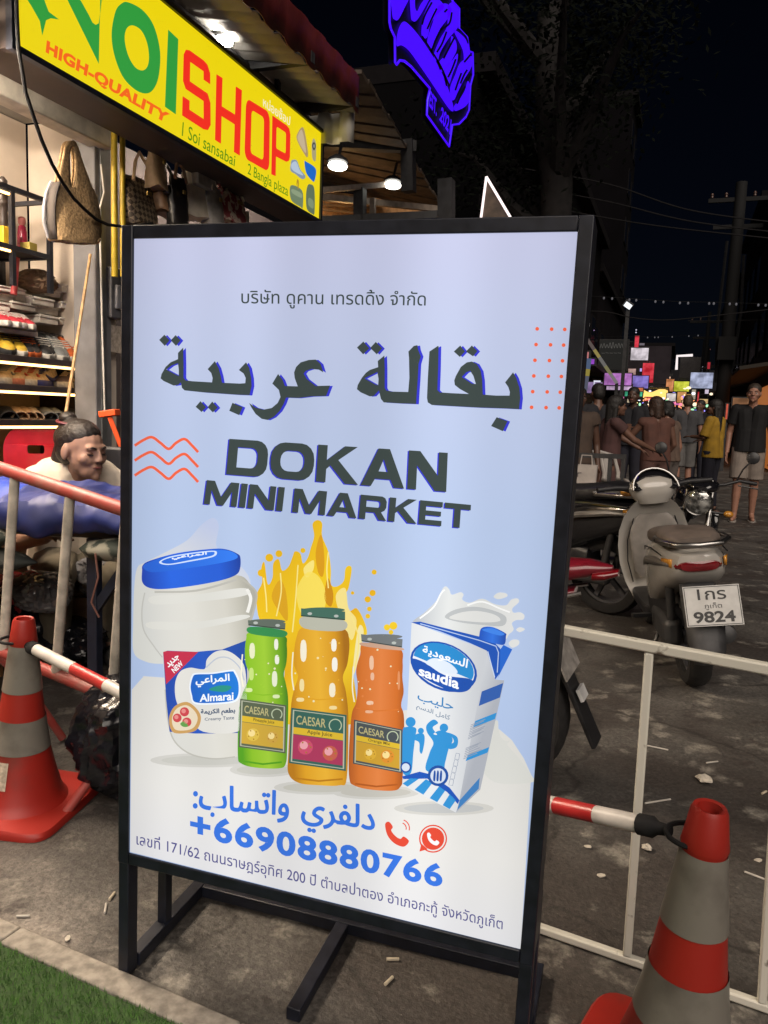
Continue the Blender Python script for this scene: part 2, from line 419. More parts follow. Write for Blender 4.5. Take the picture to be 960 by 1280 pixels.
for L_ in title:
    a.shape([[(x+3.3, y+.4) for x, y in o_] for o_ in L_], sh, 2); a.shape(L_, dk, 3)
a.build('arabic_title', sign)
def rr(x0, y0, x1, y1, r, n=4, corners=(1, 1, 1, 1)):
    """rounded rectangle; corners BL, BR, TR, TL"""
    out = []
    for (cx, cy, a0, on, px, py) in ((x0+r, y0+r, 180, corners[0], x0, y0), (x1-r, y0+r, 270, corners[1], x1, y0), (x1-r, y1-r, 0, corners[2], x1, y1), (x0+r, y1-r, 90, corners[3], x0, y1)):
        if on: out += [(cx+r*math.cos(R(a0+90*i/n)), cy+r*math.sin(R(a0+90*i/n))) for i in range(n+1)]
        else: out.append((px, py))
    return out
def sq(pts, sx): return [(x*sx, y) for x, y in pts]
# wide heavy capitals, height 1
LET = {
 'D': (1.25, [rr(0, 0, 1.25, 1, .36, corners=(0, 1, 1, 0)), rr(.3, .22, .93, .78, .2, corners=(0, 1, 1, 0))]),
 'O': (1.36, [rr(0, 0, 1.36, 1, .42), rr(.31, .22, 1.05, .78, .24)]),
 'K': (1.3, [[(0, 0), (.3, 0), (.3, .36), (.42, .46), (.9, 0), (1.32, 0), (.66, .62), (1.24, 1), (.84, 1), (.3, .6), (.3, 1), (0, 1)]]),
 'A': (1.36, [[(0, 0), (.32, 0), (.44, .2), (.92, .2), (1.04, 0), (1.36, 0), (.86, 1), (.5, 1)], [(.54, .4), (.68, .72), (.82, .4)]]),
 'N': (1.22, [[(0, 0), (.28, 0), (.28, .62), (.86, 0), (1.22, 0), (1.22, 1), (.94, 1), (.94, .4), (.36, 1), (0, 1)]]),
 'M': (1.5, [[(0, 0), (.28, 0), (.28, .6), (.62, 0), (.88, 0), (1.22, .6), (1.22, 0), (1.5, 0), (1.5, 1), (1.12, 1), (.75, .36), (.38, 1), (0, 1)]]),
 'I': (.3, [[(0, 0), (.3, 0), (.3, 1), (0, 1)]]),
 'R': (1.25, [[(0, 0), (.3, 0), (.3, .3), (.7, .3), (.92, 0), (1.27, 0), (1.0, .34)]+[(1.15, .42), (1.22, .55), (1.22, .8), (1.14, .94), (1.0, 1), (0, 1)], rr(.3, .52, .93, .79, .1, corners=(0, 1, 1, 0))]),
 'E': (1.05, [[(0, 0), (1.05, 0), (1.05, .22), (.3, .22), (.3, .4), (1.0, .4), (1.0, .6), (.3, .6), (.3, .78), (1.05, .78), (1.05, 1), (0, 1)]]),
 'T': (1.2, [[(.45, 0), (.75, 0), (.75, .77), (1.2, .77), (1.2, 1), (0, 1), (0, .77), (.45, .77)]])}
def heavy(word, gap=.09, space=.35):
    x = 0; sp = []
    for ch in word:
        if ch == ' ': x += space; continue
        wdt, s_ = LET[ch]; sp.append([[(x+px, py) for px, py in o] for o in s_]); x += wdt+gap
    x -= gap
    return [[[(px/x, py) for px, py in o] for o in L_] for L_ in sp]
a = Art(panel)
for q, t in (([(287, 548.5), (560, 566), (558, 615), (283, 593)], 'DOKAN'), ([(259, 600), (589, 631), (587, 661), (255, 630)], 'MINI MARKET')):
    for L_ in heavy(t): a.glyph(L_, q, sh, 2, d=(-1.6, .8)); a.glyph(L_, q, dk, 3)
a.build('latin_title', sign)
a = Art(panel)
red_ink = ink('f0603c')
for k in range(3):
    a.stroke(smooth_line(Z4((15, 372+32*k), (34, 360+32*k), (52, 354+32*k), (70, 366+32*k), (88, 379+32*k), (104, 366+32*k), (122, 358+32*k), (138, 372+32*k), (151, 386+32*k)), 6), 3.4, red_ink, 2)
a.build('wavy_lines', sign)
a = Art(panel)
for i in range(6):
    for j in range(3):
        if j == 2 and i in (): continue
        (x, y), = Z4((877+31*j-2.4*i-(3 if j == 2 else 0), 122+33.6*i+.6*j)); a.shape(circ(x, y, 2.4, 10), red_ink, 2)
a.build('dot_grid', sign)
# contact lines
a = Art(panel); bl = ink('2f6fd8')
a.words(arabic('واتساب:'), [(242, 977), (363, 989), (361, 1029), (241, 1020)], bl, 2, bold=.9)
a.build('contact_word', sign); a = Art(panel)
a.words(arabic('دلفري'), [(377, 992), (470, 1008), (468, 1055), (376, 1038)], bl, 2, bold=.9)
a.build('contact_word', sign)
a = Art(panel); a.words('+66908880766', [(238, 1013), (554, 1080), (553, 1110), (238, 1046)], bl, 2, .035, spacing=1.12); a.build('phone_number', sign)
a = Art(panel); a.words('เลขที่ 171/62 ถนนราษฎร์อุทิศ 200 ปี ตำบลป่าตอง อำเภอกะทู้ จังหวัดภูเก็ต', [(171, 1039), (629, 1146), (628, 1166), (171, 1060)], ink('4a4a86'), 2, .004); a.build('address_line', sign)
def handset(cx, cy, s, rot=0):
    pts = smooth_line([(-.9, -.75), (-.6, -.95), (-.3, -.55), (-.42, -.25), (-.05, .2), (.3, .38), (.55, .2), (.95, .52), (.8, .85), (.45, 1), (-.2, .72), (-.72, .1)], 4, True)
    c, q = math.cos(rot), math.sin(rot)
    return [(cx+s*(x*c-y*q), cy+s*(x*q+y*c)) for x, y in pts]
rd, wt = ink('dc4530'), ink('eeeeee')
a = Art(panel); a.shape(handset(496, 1042, 16), rd, 2)
for r_ in (7, 11): a.stroke([(501+r_*math.cos(R(t)), 1035+r_*math.sin(R(t))) for t in range(-70, 15, 12)], 1.3, rd, 2)
a.build('phone_icon', sign)
a = Art(panel); a.shape([circ(541.5, 1048, 17.5, 28), circ(541.5, 1048, 15.8, 28)], rd, 2); a.shape(circ(541.5, 1048, 14, 28), rd, 2); a.shape([(527, 1054), (524.5, 1064), (535, 1061)], rd, 3)
a.shape(handset(541.5, 1048, 8.2), wt, 4); a.build('messenger_icon', sign)

# printed jar
white = lambda n, A_, B_: lit(n, [(0, 'cfd0cc'), (.2, 'd4d3cd'), (.5, 'dad8d0'), (.78, 'cfccc2'), (.93, 'b9b6aa'), (1, 'a9a79c')], A_, B_)
jar = Art(panel)
jar.shape(B(Z1((135, 318), (108, 350), (93, 420), (100, 500), (150, 580), (182, 620), (196, 760), (210, 900), (235, 980), (300, 1035), (400, 1057), (500, 1048), (545, 1000), (560, 700), (552, 540), (575, 430), (588, 350), (560, 310), (500, 270), (300, 300))), white('jar_print', (180, 800), (318, 790)), 3)
for pts in (((140, 360), (330, 352), (520, 325), (560, 345), (500, 365), (320, 385), (150, 395)), ((130, 470), (330, 470), (520, 440), (545, 455), (330, 500), (140, 500))):
    jar.shape(B(Z1(*pts)), ink('d9d8d1'), 4)
jar.stroke(smooth_line(Z1((196, 760), (206, 880), (232, 975), (300, 1034), (400, 1056), (495, 1048)), 6), 1.8, ink('b9b7ae'), 4)
jar.stroke(smooth_line(Z1((560, 470), (573, 430), (587, 352), (558, 312), (505, 276)), 6), 2.4, ink('b4b1a6'), 4)
jar.stroke(smooth_line(Z1((108, 345), (96, 420), (104, 505), (150, 578), (184, 622)), 6), 1.6, ink('bdbcb6'), 4)
jar.stroke(smooth_line(Z1((150, 342), (330, 336), (500, 290)), 6), 2.6, ink('b8b6ae'), 4)
jar.stroke(smooth_line(Z1((545, 330), (562, 370), (548, 430)), 6), 4, ink('eceae4'), 4)
jar = jar.build('jar_print', sign)
a = Art(panel)
a.shape(B(Z1((97, 250), (98, 300), (130, 325), (200, 329), (330, 313), (440, 291), (500, 268), (517, 240), (518, 195), (505, 178), (460, 160), (400, 157), (250, 175), (130, 208), (100, 228))), lit('lid_print', [(0, '0f3fae'), (.3, '1d62dc'), (.8, '1a5ad0'), (1, '0d3c9c')], (178, 715), (300, 705)), 5)
a.shape(B(Z1((102, 236), (130, 214), (250, 181), (400, 163), (470, 166), (506, 186), (490, 204), (400, 224), (250, 246), (140, 257))), lit('lid_top_print', [(0, '1a5fd0'), (1, '2b78ea')], (190, 715), (290, 690)), 6)
a.shape([B(Z1((170, 215), (210, 192), (300, 175), (395, 165), (418, 172), (400, 192), (300, 212), (210, 226))), B(Z1((180, 213), (215, 196), (300, 180), (392, 170), (408, 174), (392, 188), (300, 206), (215, 221)))], ink('cfe0fa'), 7)
a.words(arabic('المراعي'), Z1((225, 190), (375, 168), (375, 186), (225, 206)), ink('e6eefc'), 8, bold=.35)
a.build('jar_lid_print', jar)
a = Art(panel)
a.shape(Z1((187, 600), (205, 593), (330, 598), (440, 588), (545, 548), (548, 830), (512, 945), (400, 948), (325, 948), (215, 940), (200, 800)), lit('label_blue', [(0, '173f9c'), (.5, '1f55bd'), (1, '184598')], (200, 800), (310, 820)), 5)
a.shape(B(Z1((248, 820), (238, 740), (258, 685), (300, 666), (345, 672), (368, 668), (375, 630), (410, 598), (455, 592), (500, 615), (535, 660), (545, 760), (540, 870), (505, 940), (360, 940), (300, 880))), ink('dcdad4'), 6)
a.stroke(smooth_line(Z1((372, 665), (420, 625), (470, 625), (515, 665), (535, 720))), 1.6, ink('b9c0cc'), 7)
a.shape(Z1((188, 598), (204, 594), (338, 598), (200, 737)), ink('c02848'), 7)
a.words(arabic('جديد'), Z1((200, 650), (247, 606), (262, 626), (214, 672)), ink('f2f2f2'), 8, bold=.35)
a.words('NEW', Z1((222, 672), (262, 634), (276, 652), (236, 690)), ink('f2f2f2'), 8, .03)
a.shape(B(Z1((300, 745), (310, 700), (330, 688), (400, 686), (480, 674), (498, 682), (517, 730), (516, 785), (490, 814), (400, 823), (322, 820), (306, 785))), ink('e8f0f8'), 8)
a.shape(B(Z1((306, 745), (316, 704), (333, 694), (400, 692), (478, 681), (493, 688), (510, 730), (509, 782), (485, 807), (400, 816), (326, 813), (312, 783))), lit('logo_blue', [(0, '0f5fc0'), (1, '1278d4')], (240, 850), (300, 850)), 9)
a.shape(B(Z1((385, 757), (425, 742), (470, 742), (480, 752), (455, 768), (410, 766))), ink('1f8f80'), 10)
a.words(arabic('المراعي'), Z1((328, 702), (473, 690), (474, 738), (328, 750)), ink('f4f7fa'), 11, bold=.35)
a.words('Almarai', Z1((345, 779), (490, 768), (490, 804), (345, 812)), ink('f4f7fa'), 11, .025)
a.words(arabic('بطعم الكريمة'), Z1((348, 843), (497, 836), (497, 868), (350, 873)), ink('4a5a72'), 8, bold=.35)
a.words('Creamy Taste', Z1((366, 880), (492, 871), (492, 891), (366, 896)), ink('4a5a72'), 8, .01)
a.shape(B(Z1((213, 885), (236, 832), (290, 812), (335, 845), (350, 885), (330, 932), (280, 946), (228, 940))), ink('c79a5c'), 8)
a.shape(B(Z1((226, 885), (245, 842), (288, 826), (324, 852), (336, 886), (318, 922), (280, 934), (238, 928))), ink('e2d3b8'), 9)
for x, y, r_ in ((280, 854, 20), (249, 880, 19), (290, 898, 20)):
    (X, Y), = Z1((x, y)); a.shape(circ(X, Y, r_*.29), ink('c8414a'), 10); a.shape(circ(X-1, Y-1, r_*.14), ink('e08a84'), 11)
a.shape(B(Z1((262, 905), (280, 895), (296, 915), (276, 918))), ink('5f9a4a'), 11)
a.build('jar_label_print', jar)

# juice splash and milk splash
yel = lit('juice_print', [(0, 'e6b40c'), (.35, 'f0c818'), (.6, 'e8b010'), (.8, 'f2cf2a'), (1, 'dda80e')], (325, 720), (450, 860))
a = Art(panel)
a.shape(smooth_line([(325, 775), (321, 745), (328, 728), (327, 710), (331, 703), (335, 730), (341, 722), (342, 704), (349, 699), (353, 713), (361, 708), (366, 696), (369, 689), (376, 692), (379, 704), (385, 697), (389, 684), (393, 670), (391, 655), (397, 650), (403, 654), (403, 670), (411, 690), (414, 712), (414, 730), (421, 733), (430, 726), (432, 711), (437, 707), (440, 712), (436, 735), (432, 744), (437, 763), (446, 760), (455, 775), (459, 792), (450, 802), (441, 835), (443, 850), (446, 880), (440, 905), (360, 905), (355, 880), (357, 800), (352, 788), (340, 780)], 4, True), yel, 3)
for x, y, r_ in ((337, 697, 5), (349, 692, 4.4), (327, 716, 4.6), (468, 715, 3.2), (466, 741, 4), (460, 749, 4), (462, 761, 3), (460, 770, 3), (484, 784, 4), (492, 782, 5), (489, 790, 3), (441, 741, 2.2), (379, 688, 3.2)):
    a.shape(circ(x, y, r_, 12), yel, 3)
for pts, c in ((((372, 735), (385, 715), (400, 722), (408, 745), (402, 770), (385, 775), (374, 760)), 'f6dc5a'), (((395, 690), (402, 668), (406, 700), (404, 720), (398, 715)), 'd99a0c'), (((340, 745), (350, 725), (358, 740), (360, 775), (350, 765)), 'dca416'), (((420, 745), (432, 735), (436, 760), (446, 775), (440, 800), (428, 775)), 'f5e08a'), (((380, 710), (392, 700), (392, 712), (384, 722)), 'f7e27c'), (((448, 785), (455, 790), (447, 830), (441, 842)), 'f3e6a8'), (((410, 722), (417, 742), (414, 758), (406, 748)), 'cc8a08')):
    a.shape(B(pts), ink(c), 4)
for p_ in (((346, 770), (352, 740), (351, 716)), ((366, 790), (370, 750), (373, 706)), ((411, 690), (409, 712), (411, 735)), ((334, 765), (333, 745), (330, 722)), ((440, 770), (449, 800), (443, 840))):
    a.stroke(smooth_line(p_, 5), 1.6, ink('f7e488'), 5)
a.build('juice_splash_print', sign)
milk = lit('milk_print', [(0, 'b4b8bd'), (.3, 'dcdedd'), (.6, 'd2d3d0'), (1, 'dddddb')], (520, 770), (655, 790))
a = Art(panel)
a.shape(smooth_line(Z2((372, 445), (420, 400), (468, 352), (492, 305), (505, 297), (518, 310), (528, 330), (562, 320), (575, 330), (570, 350), (600, 362), (650, 346), (700, 368), (745, 372), (765, 350), (790, 345), (796, 360), (770, 385), (775, 402), (800, 400), (818, 412), (812, 430), (785, 432), (768, 445), (775, 470), (755, 490), (735, 510), (640, 500), (480, 470)), 4, True), milk, 3)
a.shape(B(Z2((500, 420), (540, 390), (620, 378), (700, 395), (745, 420), (730, 455), (640, 450), (560, 440))), ink('b7babb'), 4)
a.shape(B(Z2((520, 425), (560, 402), (630, 395), (700, 410), (720, 435), (640, 440))), ink('d8d8d5'), 5)
for pts in (((695, 338), (715, 322), (745, 325), (748, 338), (715, 348)), ((785, 470), (800, 460), (820, 468), (800, 480)), ((755, 525), (770, 510), (795, 512), (795, 530), (770, 542))): a.shape(B(Z2(*pts)), milk, 3)
a.stroke(smooth_line(Z2((400, 425), (455, 380), (485, 325), (500, 310))), 2, ink('f0f0ee'), 5)
a.stroke(smooth_line(Z2((590, 372), (650, 358), (720, 385), (760, 400))), 2, ink('f0f0ee'), 5)
a.build('milk_splash_print', sign); a = Art(panel)
a.shape(smooth_line(Z2((640, 1000), (690, 900), (698, 840), (712, 835), (715, 870), (725, 900), (745, 915), (765, 912), (750, 930), (790, 975), (845, 1050), (848, 1080), (700, 1080)), 4, True), lit('milk_side', [(0, 'cfcfca'), (1, 'd6d6d0')], (610, 900), (660, 970)), 3)
a.build('milk_wave_print', sign)

# soft printed shade under the bottles
a = Art(panel)
for cx, cy, rx, c in ((258, 950, 56, 'c3c2bb'), (330, 962, 34, 'c2c1b8'), (400, 984, 46, 'c0beb4'), (470, 990, 44, 'c0bdb4'), (555, 1010, 50, 'bcbdbc')):
    a.shape(sup(cx, cy, rx*1.25, 9, 24), lit('shade_a', [(0, 'cccac4')]), 2); a.shape(sup(cx, cy, rx, 6, 24), ink(c), 2.5)
a.build('printed_shade', sign)
# three printed bottles
def bottle(body, cap_, neck, grads, A_, B_, capc, label, lc, band_, pic, piccs, texts, glints, tag_):
    o = Art(panel); o.shape(B(body), lit('bottle_'+tag_, grads, A_, B_), 6)
    if neck: o.shape(B(neck[0]), ink(neck[1]), 7)
    for g in glints:
        x, y, rx, ry, c = g; o.shape(sup(x, y, rx, ry, 12, 2.6), ink(c), 8)
    xs = [p[0] for p in body]; ys = [p[1] for p in body]; x0, x1, y0, y1 = min(xs), max(xs), min(ys), max(ys); rb = random.Random(int(x0))
    for k in range(12):
        x, y = rb.uniform(x0+7, x1-7), rb.uniform(y0+8, y0+(y1-y0)*.52); r_ = rb.uniform(.5, 1.5); o.shape(circ(x, y, r_, 8), ink('e9e2b8' if k % 3 else grads[2][1]), 8)
    o.stroke(smooth_line([(x0+6, y0+(y1-y0)*.16), (x0+4.5, y0+(y1-y0)*.30), (x0+7, y0+(y1-y0)*.40)], 5), 1.6, ink('f1ecd2'), 8)
    o.stroke([(x0+8, y1-9), ((x0+x1)/2, y1-5.5), (x1-8, y1-8)], 2.2, ink(grads[0][1]), 8)
    o.stroke([(x0+9, y0+(y1-y0)*.44), ((x0+x1)/2, y0+(y1-y0)*.46), (x1-7, y0+(y1-y0)*.45)], 1.4, ink(grads[1][1]), 8)
    o = o.build('bottle_print', sign)
    c = Art(panel); c.shape(cap_, ink(capc), 8)
    (x, y), (x2, y2) = cap_[3], cap_[2]
    for f in (.2, .8): c.shape(sup(x+(x2-x)*f, y+(y2-y)*f-4.4, 3, 1.8, 10), ink('b4bab4'), 9)
    c.shape(sup((cap_[0][0]+cap_[1][0])/2, (cap_[0][1]+cap_[1][1])/2, (cap_[1][0]-cap_[0][0])/2, 3.2, 20), ink(capc), 8.5); c.stroke([(cap_[3][0], cap_[3][1]-1), (cap_[2][0], cap_[2][1]-1)], 1, ink('2c3a34'), 9)
    c.build('bottle_cap_print', o)
    l = Art(panel); l.shape(label, ink(lc), 9)
    TL, TR, BR, BL = (Vector(p) for p in label); q = lambda s, t: tuple(bil(label, s, t))
    l.shape([[q(.03, .03), q(.97, .03), q(.97, .97), q(.03, .97)], [q(.055, .045), q(.945, .045), q(.945, .955), q(.055, .955)]], ink('b5b8a2'), 10)
    l.words('CAESAR', [q(.1, .88), q(.63, .88), q(.63, .72), q(.1, .72)], ink('b9b07c'), 11, .012)
    cxy = q(.8, .79); r_ = (TR-TL).length*.11
    l.stroke([(cxy[0]+r_*math.sin(t), cxy[1]-r_*math.cos(t)) for t in [i*.35-2.45+0 for i in range(15)]], 1.3, ink('b9c4a4'), 11)
    l.shape([q(.055, .66), q(.945, .66), q(.945, .54), q(.055, .54)], ink('d8b42c'), 11)
    l.words(texts, [q(.3, .65), q(.75, .65), q(.75, .56), q(.3, .56)], ink('5a4a1e'), 12, .01)
    l.shape([q(.055, .53), q(.945, .53), q(.945, .09), q(.055, .09)], ink(pic), 11)
    for s_, t_, rr_, c_ in piccs:
        x, y = q(s_, t_); l.shape(circ(x, y, rr_, 14), ink(c_), 12)
        l.shape(circ(x-rr_*.2, y-rr_*.25, rr_*.55, 10), ink('f0d890' if c_ not in ('c8486a', 'c25a4a') else 'e6a0a8'), 13)
        for k in range(5): l.shape(circ(x+rr_*.7*math.cos(k*1.4), y+rr_*.7*math.sin(k*1.4), rr_*.12, 6), ink('a87a20'), 14)
    l.build('bottle_label_print', o)
    return o
bottle(Z1((562, 515), (543, 542), (537, 600), (541, 650), (556, 690), (548, 730), (524, 785), (511, 860), (507, 1040), (522, 1076), (580, 1093), (680, 1097), (712, 1078), (719, 1000), (723, 810), (713, 735), (704, 692), (716, 640), (717, 570), (702, 528)),
       Z1((551, 462), (712, 474), (710, 503), (553, 485)), (Z1((562, 490), (706, 506), (700, 535), (562, 520)), '2f8a4c'),
       [(0, '4f9a18'), (.2, '86bb22'), (.55, '9ecb34'), (.85, '74ac1c'), (1, '3c7d18')], (300, 850), (360, 855), '5f6a60',
       Z1((518, 798), (716, 826), (712, 1032), (512, 1005)), '55604a', None, 'c9a338', ((.3, .3, 8, 'd8b848'), (.72, .3, 7.5, 'caa040')), 'Pineapple Juice',
       ((316, 813, 3.5, 10, 'e4e6c0'), (346, 805, 2.6, 7, 'f0f0e0'), (347, 824, 2.8, 6, 'f0f0e0'), (315, 842, 3, 8, 'c4dd7c'), (344, 848, 3.4, 10, 'e8ecd0'), (312, 862, 4.5, 2.6, 'd4e4a0'), (346, 870, 4.5, 2.4, 'dce8b4')), 'green')
bottle([(382, 783), (371, 797), (368, 828), (373, 845), (368, 862), (364, 885), (361, 940), (361, 966), (374, 978), (400, 981), (425, 981), (434, 972), (436, 900), (433, 865), (429, 846), (435, 828), (437, 800), (428, 785)],
       [(377, 760), (432, 764), (432, 775), (377, 770)], ([(380, 770), (430, 775), (428, 788), (381, 785)], 'b8b8a8'),
       [(0, 'b8780c'), (.2, 'dc9e1c'), (.55, 'e8b030'), (.85, 'd6961a'), (1, 'a86c0c')], (362, 880), (436, 884), '3f6a5c',
       [(365, 884), (434, 893), (433, 963), (362, 953)], '2f5f55', None, 'a83258', ((.28, .33, 9.5, 'c8486a'), (.72, .28, 9.5, 'c25a4a')), 'Apple Juice',
       ((380, 813, 4, 14, 'f4ecd6'), (418, 806, 3.4, 8, 'f4f0e4'), (419, 830, 3.6, 9, 'f4f0e4'), (378, 856, 3, 8, 'f0dca0'), (416, 862, 4, 9, 'f2e8cc'), (376, 874, 5, 2.6, 'f2dca0'), (417, 884, 5, 2.4, 'f0d898'), (398, 822, 1.5, 1.5, 'f2dca0'), (408, 835, 1.3, 1.3, 'f2dca0')), 'amber')
bottle(Z2((180, 522), (162, 570), (146, 630), (152, 690), (146, 760), (128, 810), (117, 960), (119, 1065), (138, 1092), (200, 1108), (290, 1113), (322, 1098), (334, 1050), (338, 830), (326, 772), (336, 718), (331, 660), (332, 600), (318, 545)),
       Z2((166, 487), (332, 507), (330, 541), (168, 516)), (Z2((178, 520), (322, 540), (320, 552), (176, 535)), 'c8a088'),
       [(0, 'b0571a'), (.2, 'd5722a'), (.55, 'e08040'), (.85, 'cc6a24'), (1, 'a04e14')], (438, 890), (506, 900), '6f7476',
       Z2((138, 828), (332, 868), (330, 1042), (134, 1004)), '454c50', None, 'c89a2c', ((.35, .3, 7.5, 'd6a832'), (.7, .32, 8.5, 'd88a2a')), 'Orange Mix',
       ((465, 828, 2.8, 9, 'ecc0a0'), (466, 845, 2.4, 5, 'e8b898'), (463, 878, 4.5, 2.6, 'eec4a4'), (462, 889, 5, 2, 'e8b490'), (499, 850, 1.6, 12, 'd88c5c')), 'orange')

# printed carton
o = Art(panel); cw = lit('carton_white', [(0, 'd6d8da'), (.5, 'dee0e2'), (1, 'c6c9ce')], (500, 850), (600, 860))
o.shape(Z2((368, 440), (672, 552), (556, 1165), (545, 1200), (330, 1090), (352, 760)), cw, 7)
o.shape(Z2((672, 552), (702, 668), (738, 672), (642, 1108), (545, 1200), (557, 1160)), lit('carton_side', [(0, 'c8cbd0'), (1, 'a9adb6')], (600, 850), (625, 860)), 7)
cart = o.build('carton_print', sign)
a = Art(panel)
a.shape(Z2((366, 440), (402, 437), (530, 470), (640, 497), (700, 522), (722, 545), (722, 640), (702, 668), (690, 630), (668, 553), (600, 522), (480, 475)), ink('0f4fb0'), 8)
a.shape(Z2((722, 548), (735, 530), (770, 548), (712, 662), (720, 640)), ink('1a62c8'), 8)
a.stroke(Z2((402, 445), (640, 512), (705, 535), (715, 560), (710, 640)), 1.2, ink('b4c8e8'), 9)
a.stroke(Z2((672, 556), (700, 660)), 1.2, ink('c8d6ec'), 9)
a.build('carton_top_print', cart)
a = Art(panel); a.shape(B(Z2((648, 462), (690, 458), (742, 482), (745, 495), (738, 528), (700, 524), (640, 506), (638, 495))), lit('cap_print', [(0, '1450b8'), (.5, '2a70dc'), (1, '0f46a4')], (600, 795), (632, 800)), 10)
a.shape(B(Z2((650, 468), (690, 464), (738, 484), (720, 492), (670, 478))), ink('3a80e4'), 11); a.build('carton_cap_print', cart)
a = Art(panel)
def rot_ell(cx, cy, rx, ry, t, n=28, a0=0, a1=360): return [(cx+rx*math.cos(q)*math.cos(t)-ry*math.sin(q)*math.sin(t), cy+rx*math.cos(q)*math.sin(t)+ry*math.sin(q)*math.cos(t)) for q in [R(a0+(a1-a0)*i/n) for i in range(n)]]
a.shape(Z2(*rot_ell(496, 617, 140, 92, R(24))), ink('0d4ca8'), 8); a.shape(Z2(*rot_ell(496, 615, 130, 84, R(24))), ink('dfe5ee'), 9)
a.shape(Z2(*rot_ell(496, 611, 127, 80, R(24), 28, 170, 372)), ink('1f86c8'), 10)
a.shape(B(Z2((368, 585), (420, 600), (500, 650), (600, 665), (610, 690), (585, 715), (530, 715), (440, 675), (380, 630))), ink('0d4ca8'), 10)
a.shape(B(Z2((425, 600), (460, 582), (520, 602), (552, 640), (500, 640), (450, 618))), ink('d8e2ee'), 11)
a.words(arabic('السعودية'), Z2((414, 530), (596, 588), (588, 632), (411, 566)), ink('f2f5f8'), 12, bold=.35)
a.words('saudia', Z2((399, 612), (560, 664), (556, 708), (396, 650)), ink('f2f5f8'), 12, .03)
a.build('carton_logo_print', cart)
a = Art(panel); lb = ink('2a8ccc')
a.words(arabic('حليب'), Z2((394, 712), (537, 752), (532, 804), (390, 758)), ink('2c7ab4'), 8, .008)
a.words(arabic('كامل الدسم'), Z2((388, 764), (523, 812), (519, 840), (386, 790)), ink('4a6a8a'), 8, .005)
for s_ in ([Z2((455, 885), (480, 872), (515, 882), (532, 910), (516, 945), (502, 1000), (490, 1038), (425, 1030), (440, 960), (455, 920), (430, 880), (428, 850), (455, 828), (474, 842), (452, 860), (470, 888))], [Z2((512, 880), (550, 898), (549, 936), (520, 946), (508, 930), (535, 920), (532, 902))], [Z2((345, 858), (385, 862), (382, 900), (375, 960), (365, 1042), (330, 1032), (332, 880))], [Z2((390, 885), (415, 885), (420, 912), (410, 962), (400, 955), (398, 920), (376, 908), (376, 898))], [Z2(*circ(497, 861, 17, 12))], [Z2(*circ(364, 838, 20, 12))], [Z2(*circ(405, 873, 12, 10))]):
    a.shape(B(s_[0]), lb, 8)
a.build('carton_family_print', cart)
a = Art(panel)
a.shape(Z2((330, 1055), (400, 1036), (440, 1046), (520, 1100), (559, 1150), (553, 1166), (510, 1118), (430, 1064), (335, 1066)), ink('0f4fb0'), 8)
for q_ in (((332, 1084), (362, 1062), (398, 1064), (352, 1096)), ((380, 1108), (425, 1066), (452, 1080), (415, 1128)), ((440, 1142), (478, 1094), (502, 1112), (470, 1158)), ((492, 1170), (520, 1126), (545, 1150), (520, 1186))): a.shape(Z2(*q_), lb, 8)
(x, y), = Z2((474, 1052)); a.shape(circ(x, y, 13, 20), ink('144a9a'), 10); a.shape(circ(x, y, 9.6, 20), ink('ccd6e4'), 11)
for k in range(3): a.shape(B([(x-5+k*4, y-6), (x-3+k*4, y-5), (x-3.6+k*4, y+6), (x-6+k*4, y+5)]), ink('144a9a'), 12)
(x, y), = Z2((345, 1018)); a.shape(circ(x, y, 7, 14), ink('144a9a'), 10); a.shape(circ(x, y, 5, 14), ink('ccd6e4'), 11)
for k in range(5): a.stroke(Z2((560-6*k, 965+26*k), (546-6*k, 962+26*k), (540-6*k, 985+26*k), (556-6*k, 988+26*k), (560-6*k, 965+26*k)), .7, ink('8a94a8'), 8)
for y0, hh, c in ((690, 58, '2a5aa8'), (808, 26, '2a8ccc'), (946, 22, '2a8ccc')):
    a.shape(Z2((648-(y0-690)*.22, y0+26), (734-(y0-690)*.22, y0-8), (732-(y0-690)*.22-hh*.2, y0-8+hh), (642-(y0-690)*.22-hh*.1, y0+26+hh)), ink(c), 8)
for k in range(16):
    yy = 850+k*7+(30 if k > 8 else 0); xx = 640-(yy-690)*.22
    a.stroke(Z2((xx, yy), (xx+random.uniform(50, 74), yy-24)), .8, ink('8f97a6'), 9)
a.shape(Z2((560, 1150), (640, 1060), (636, 1104), (550, 1190)), ink('3a7ab8'), 8)
a.build('carton_base_print', cart)

from mathutils import noise as mnoise

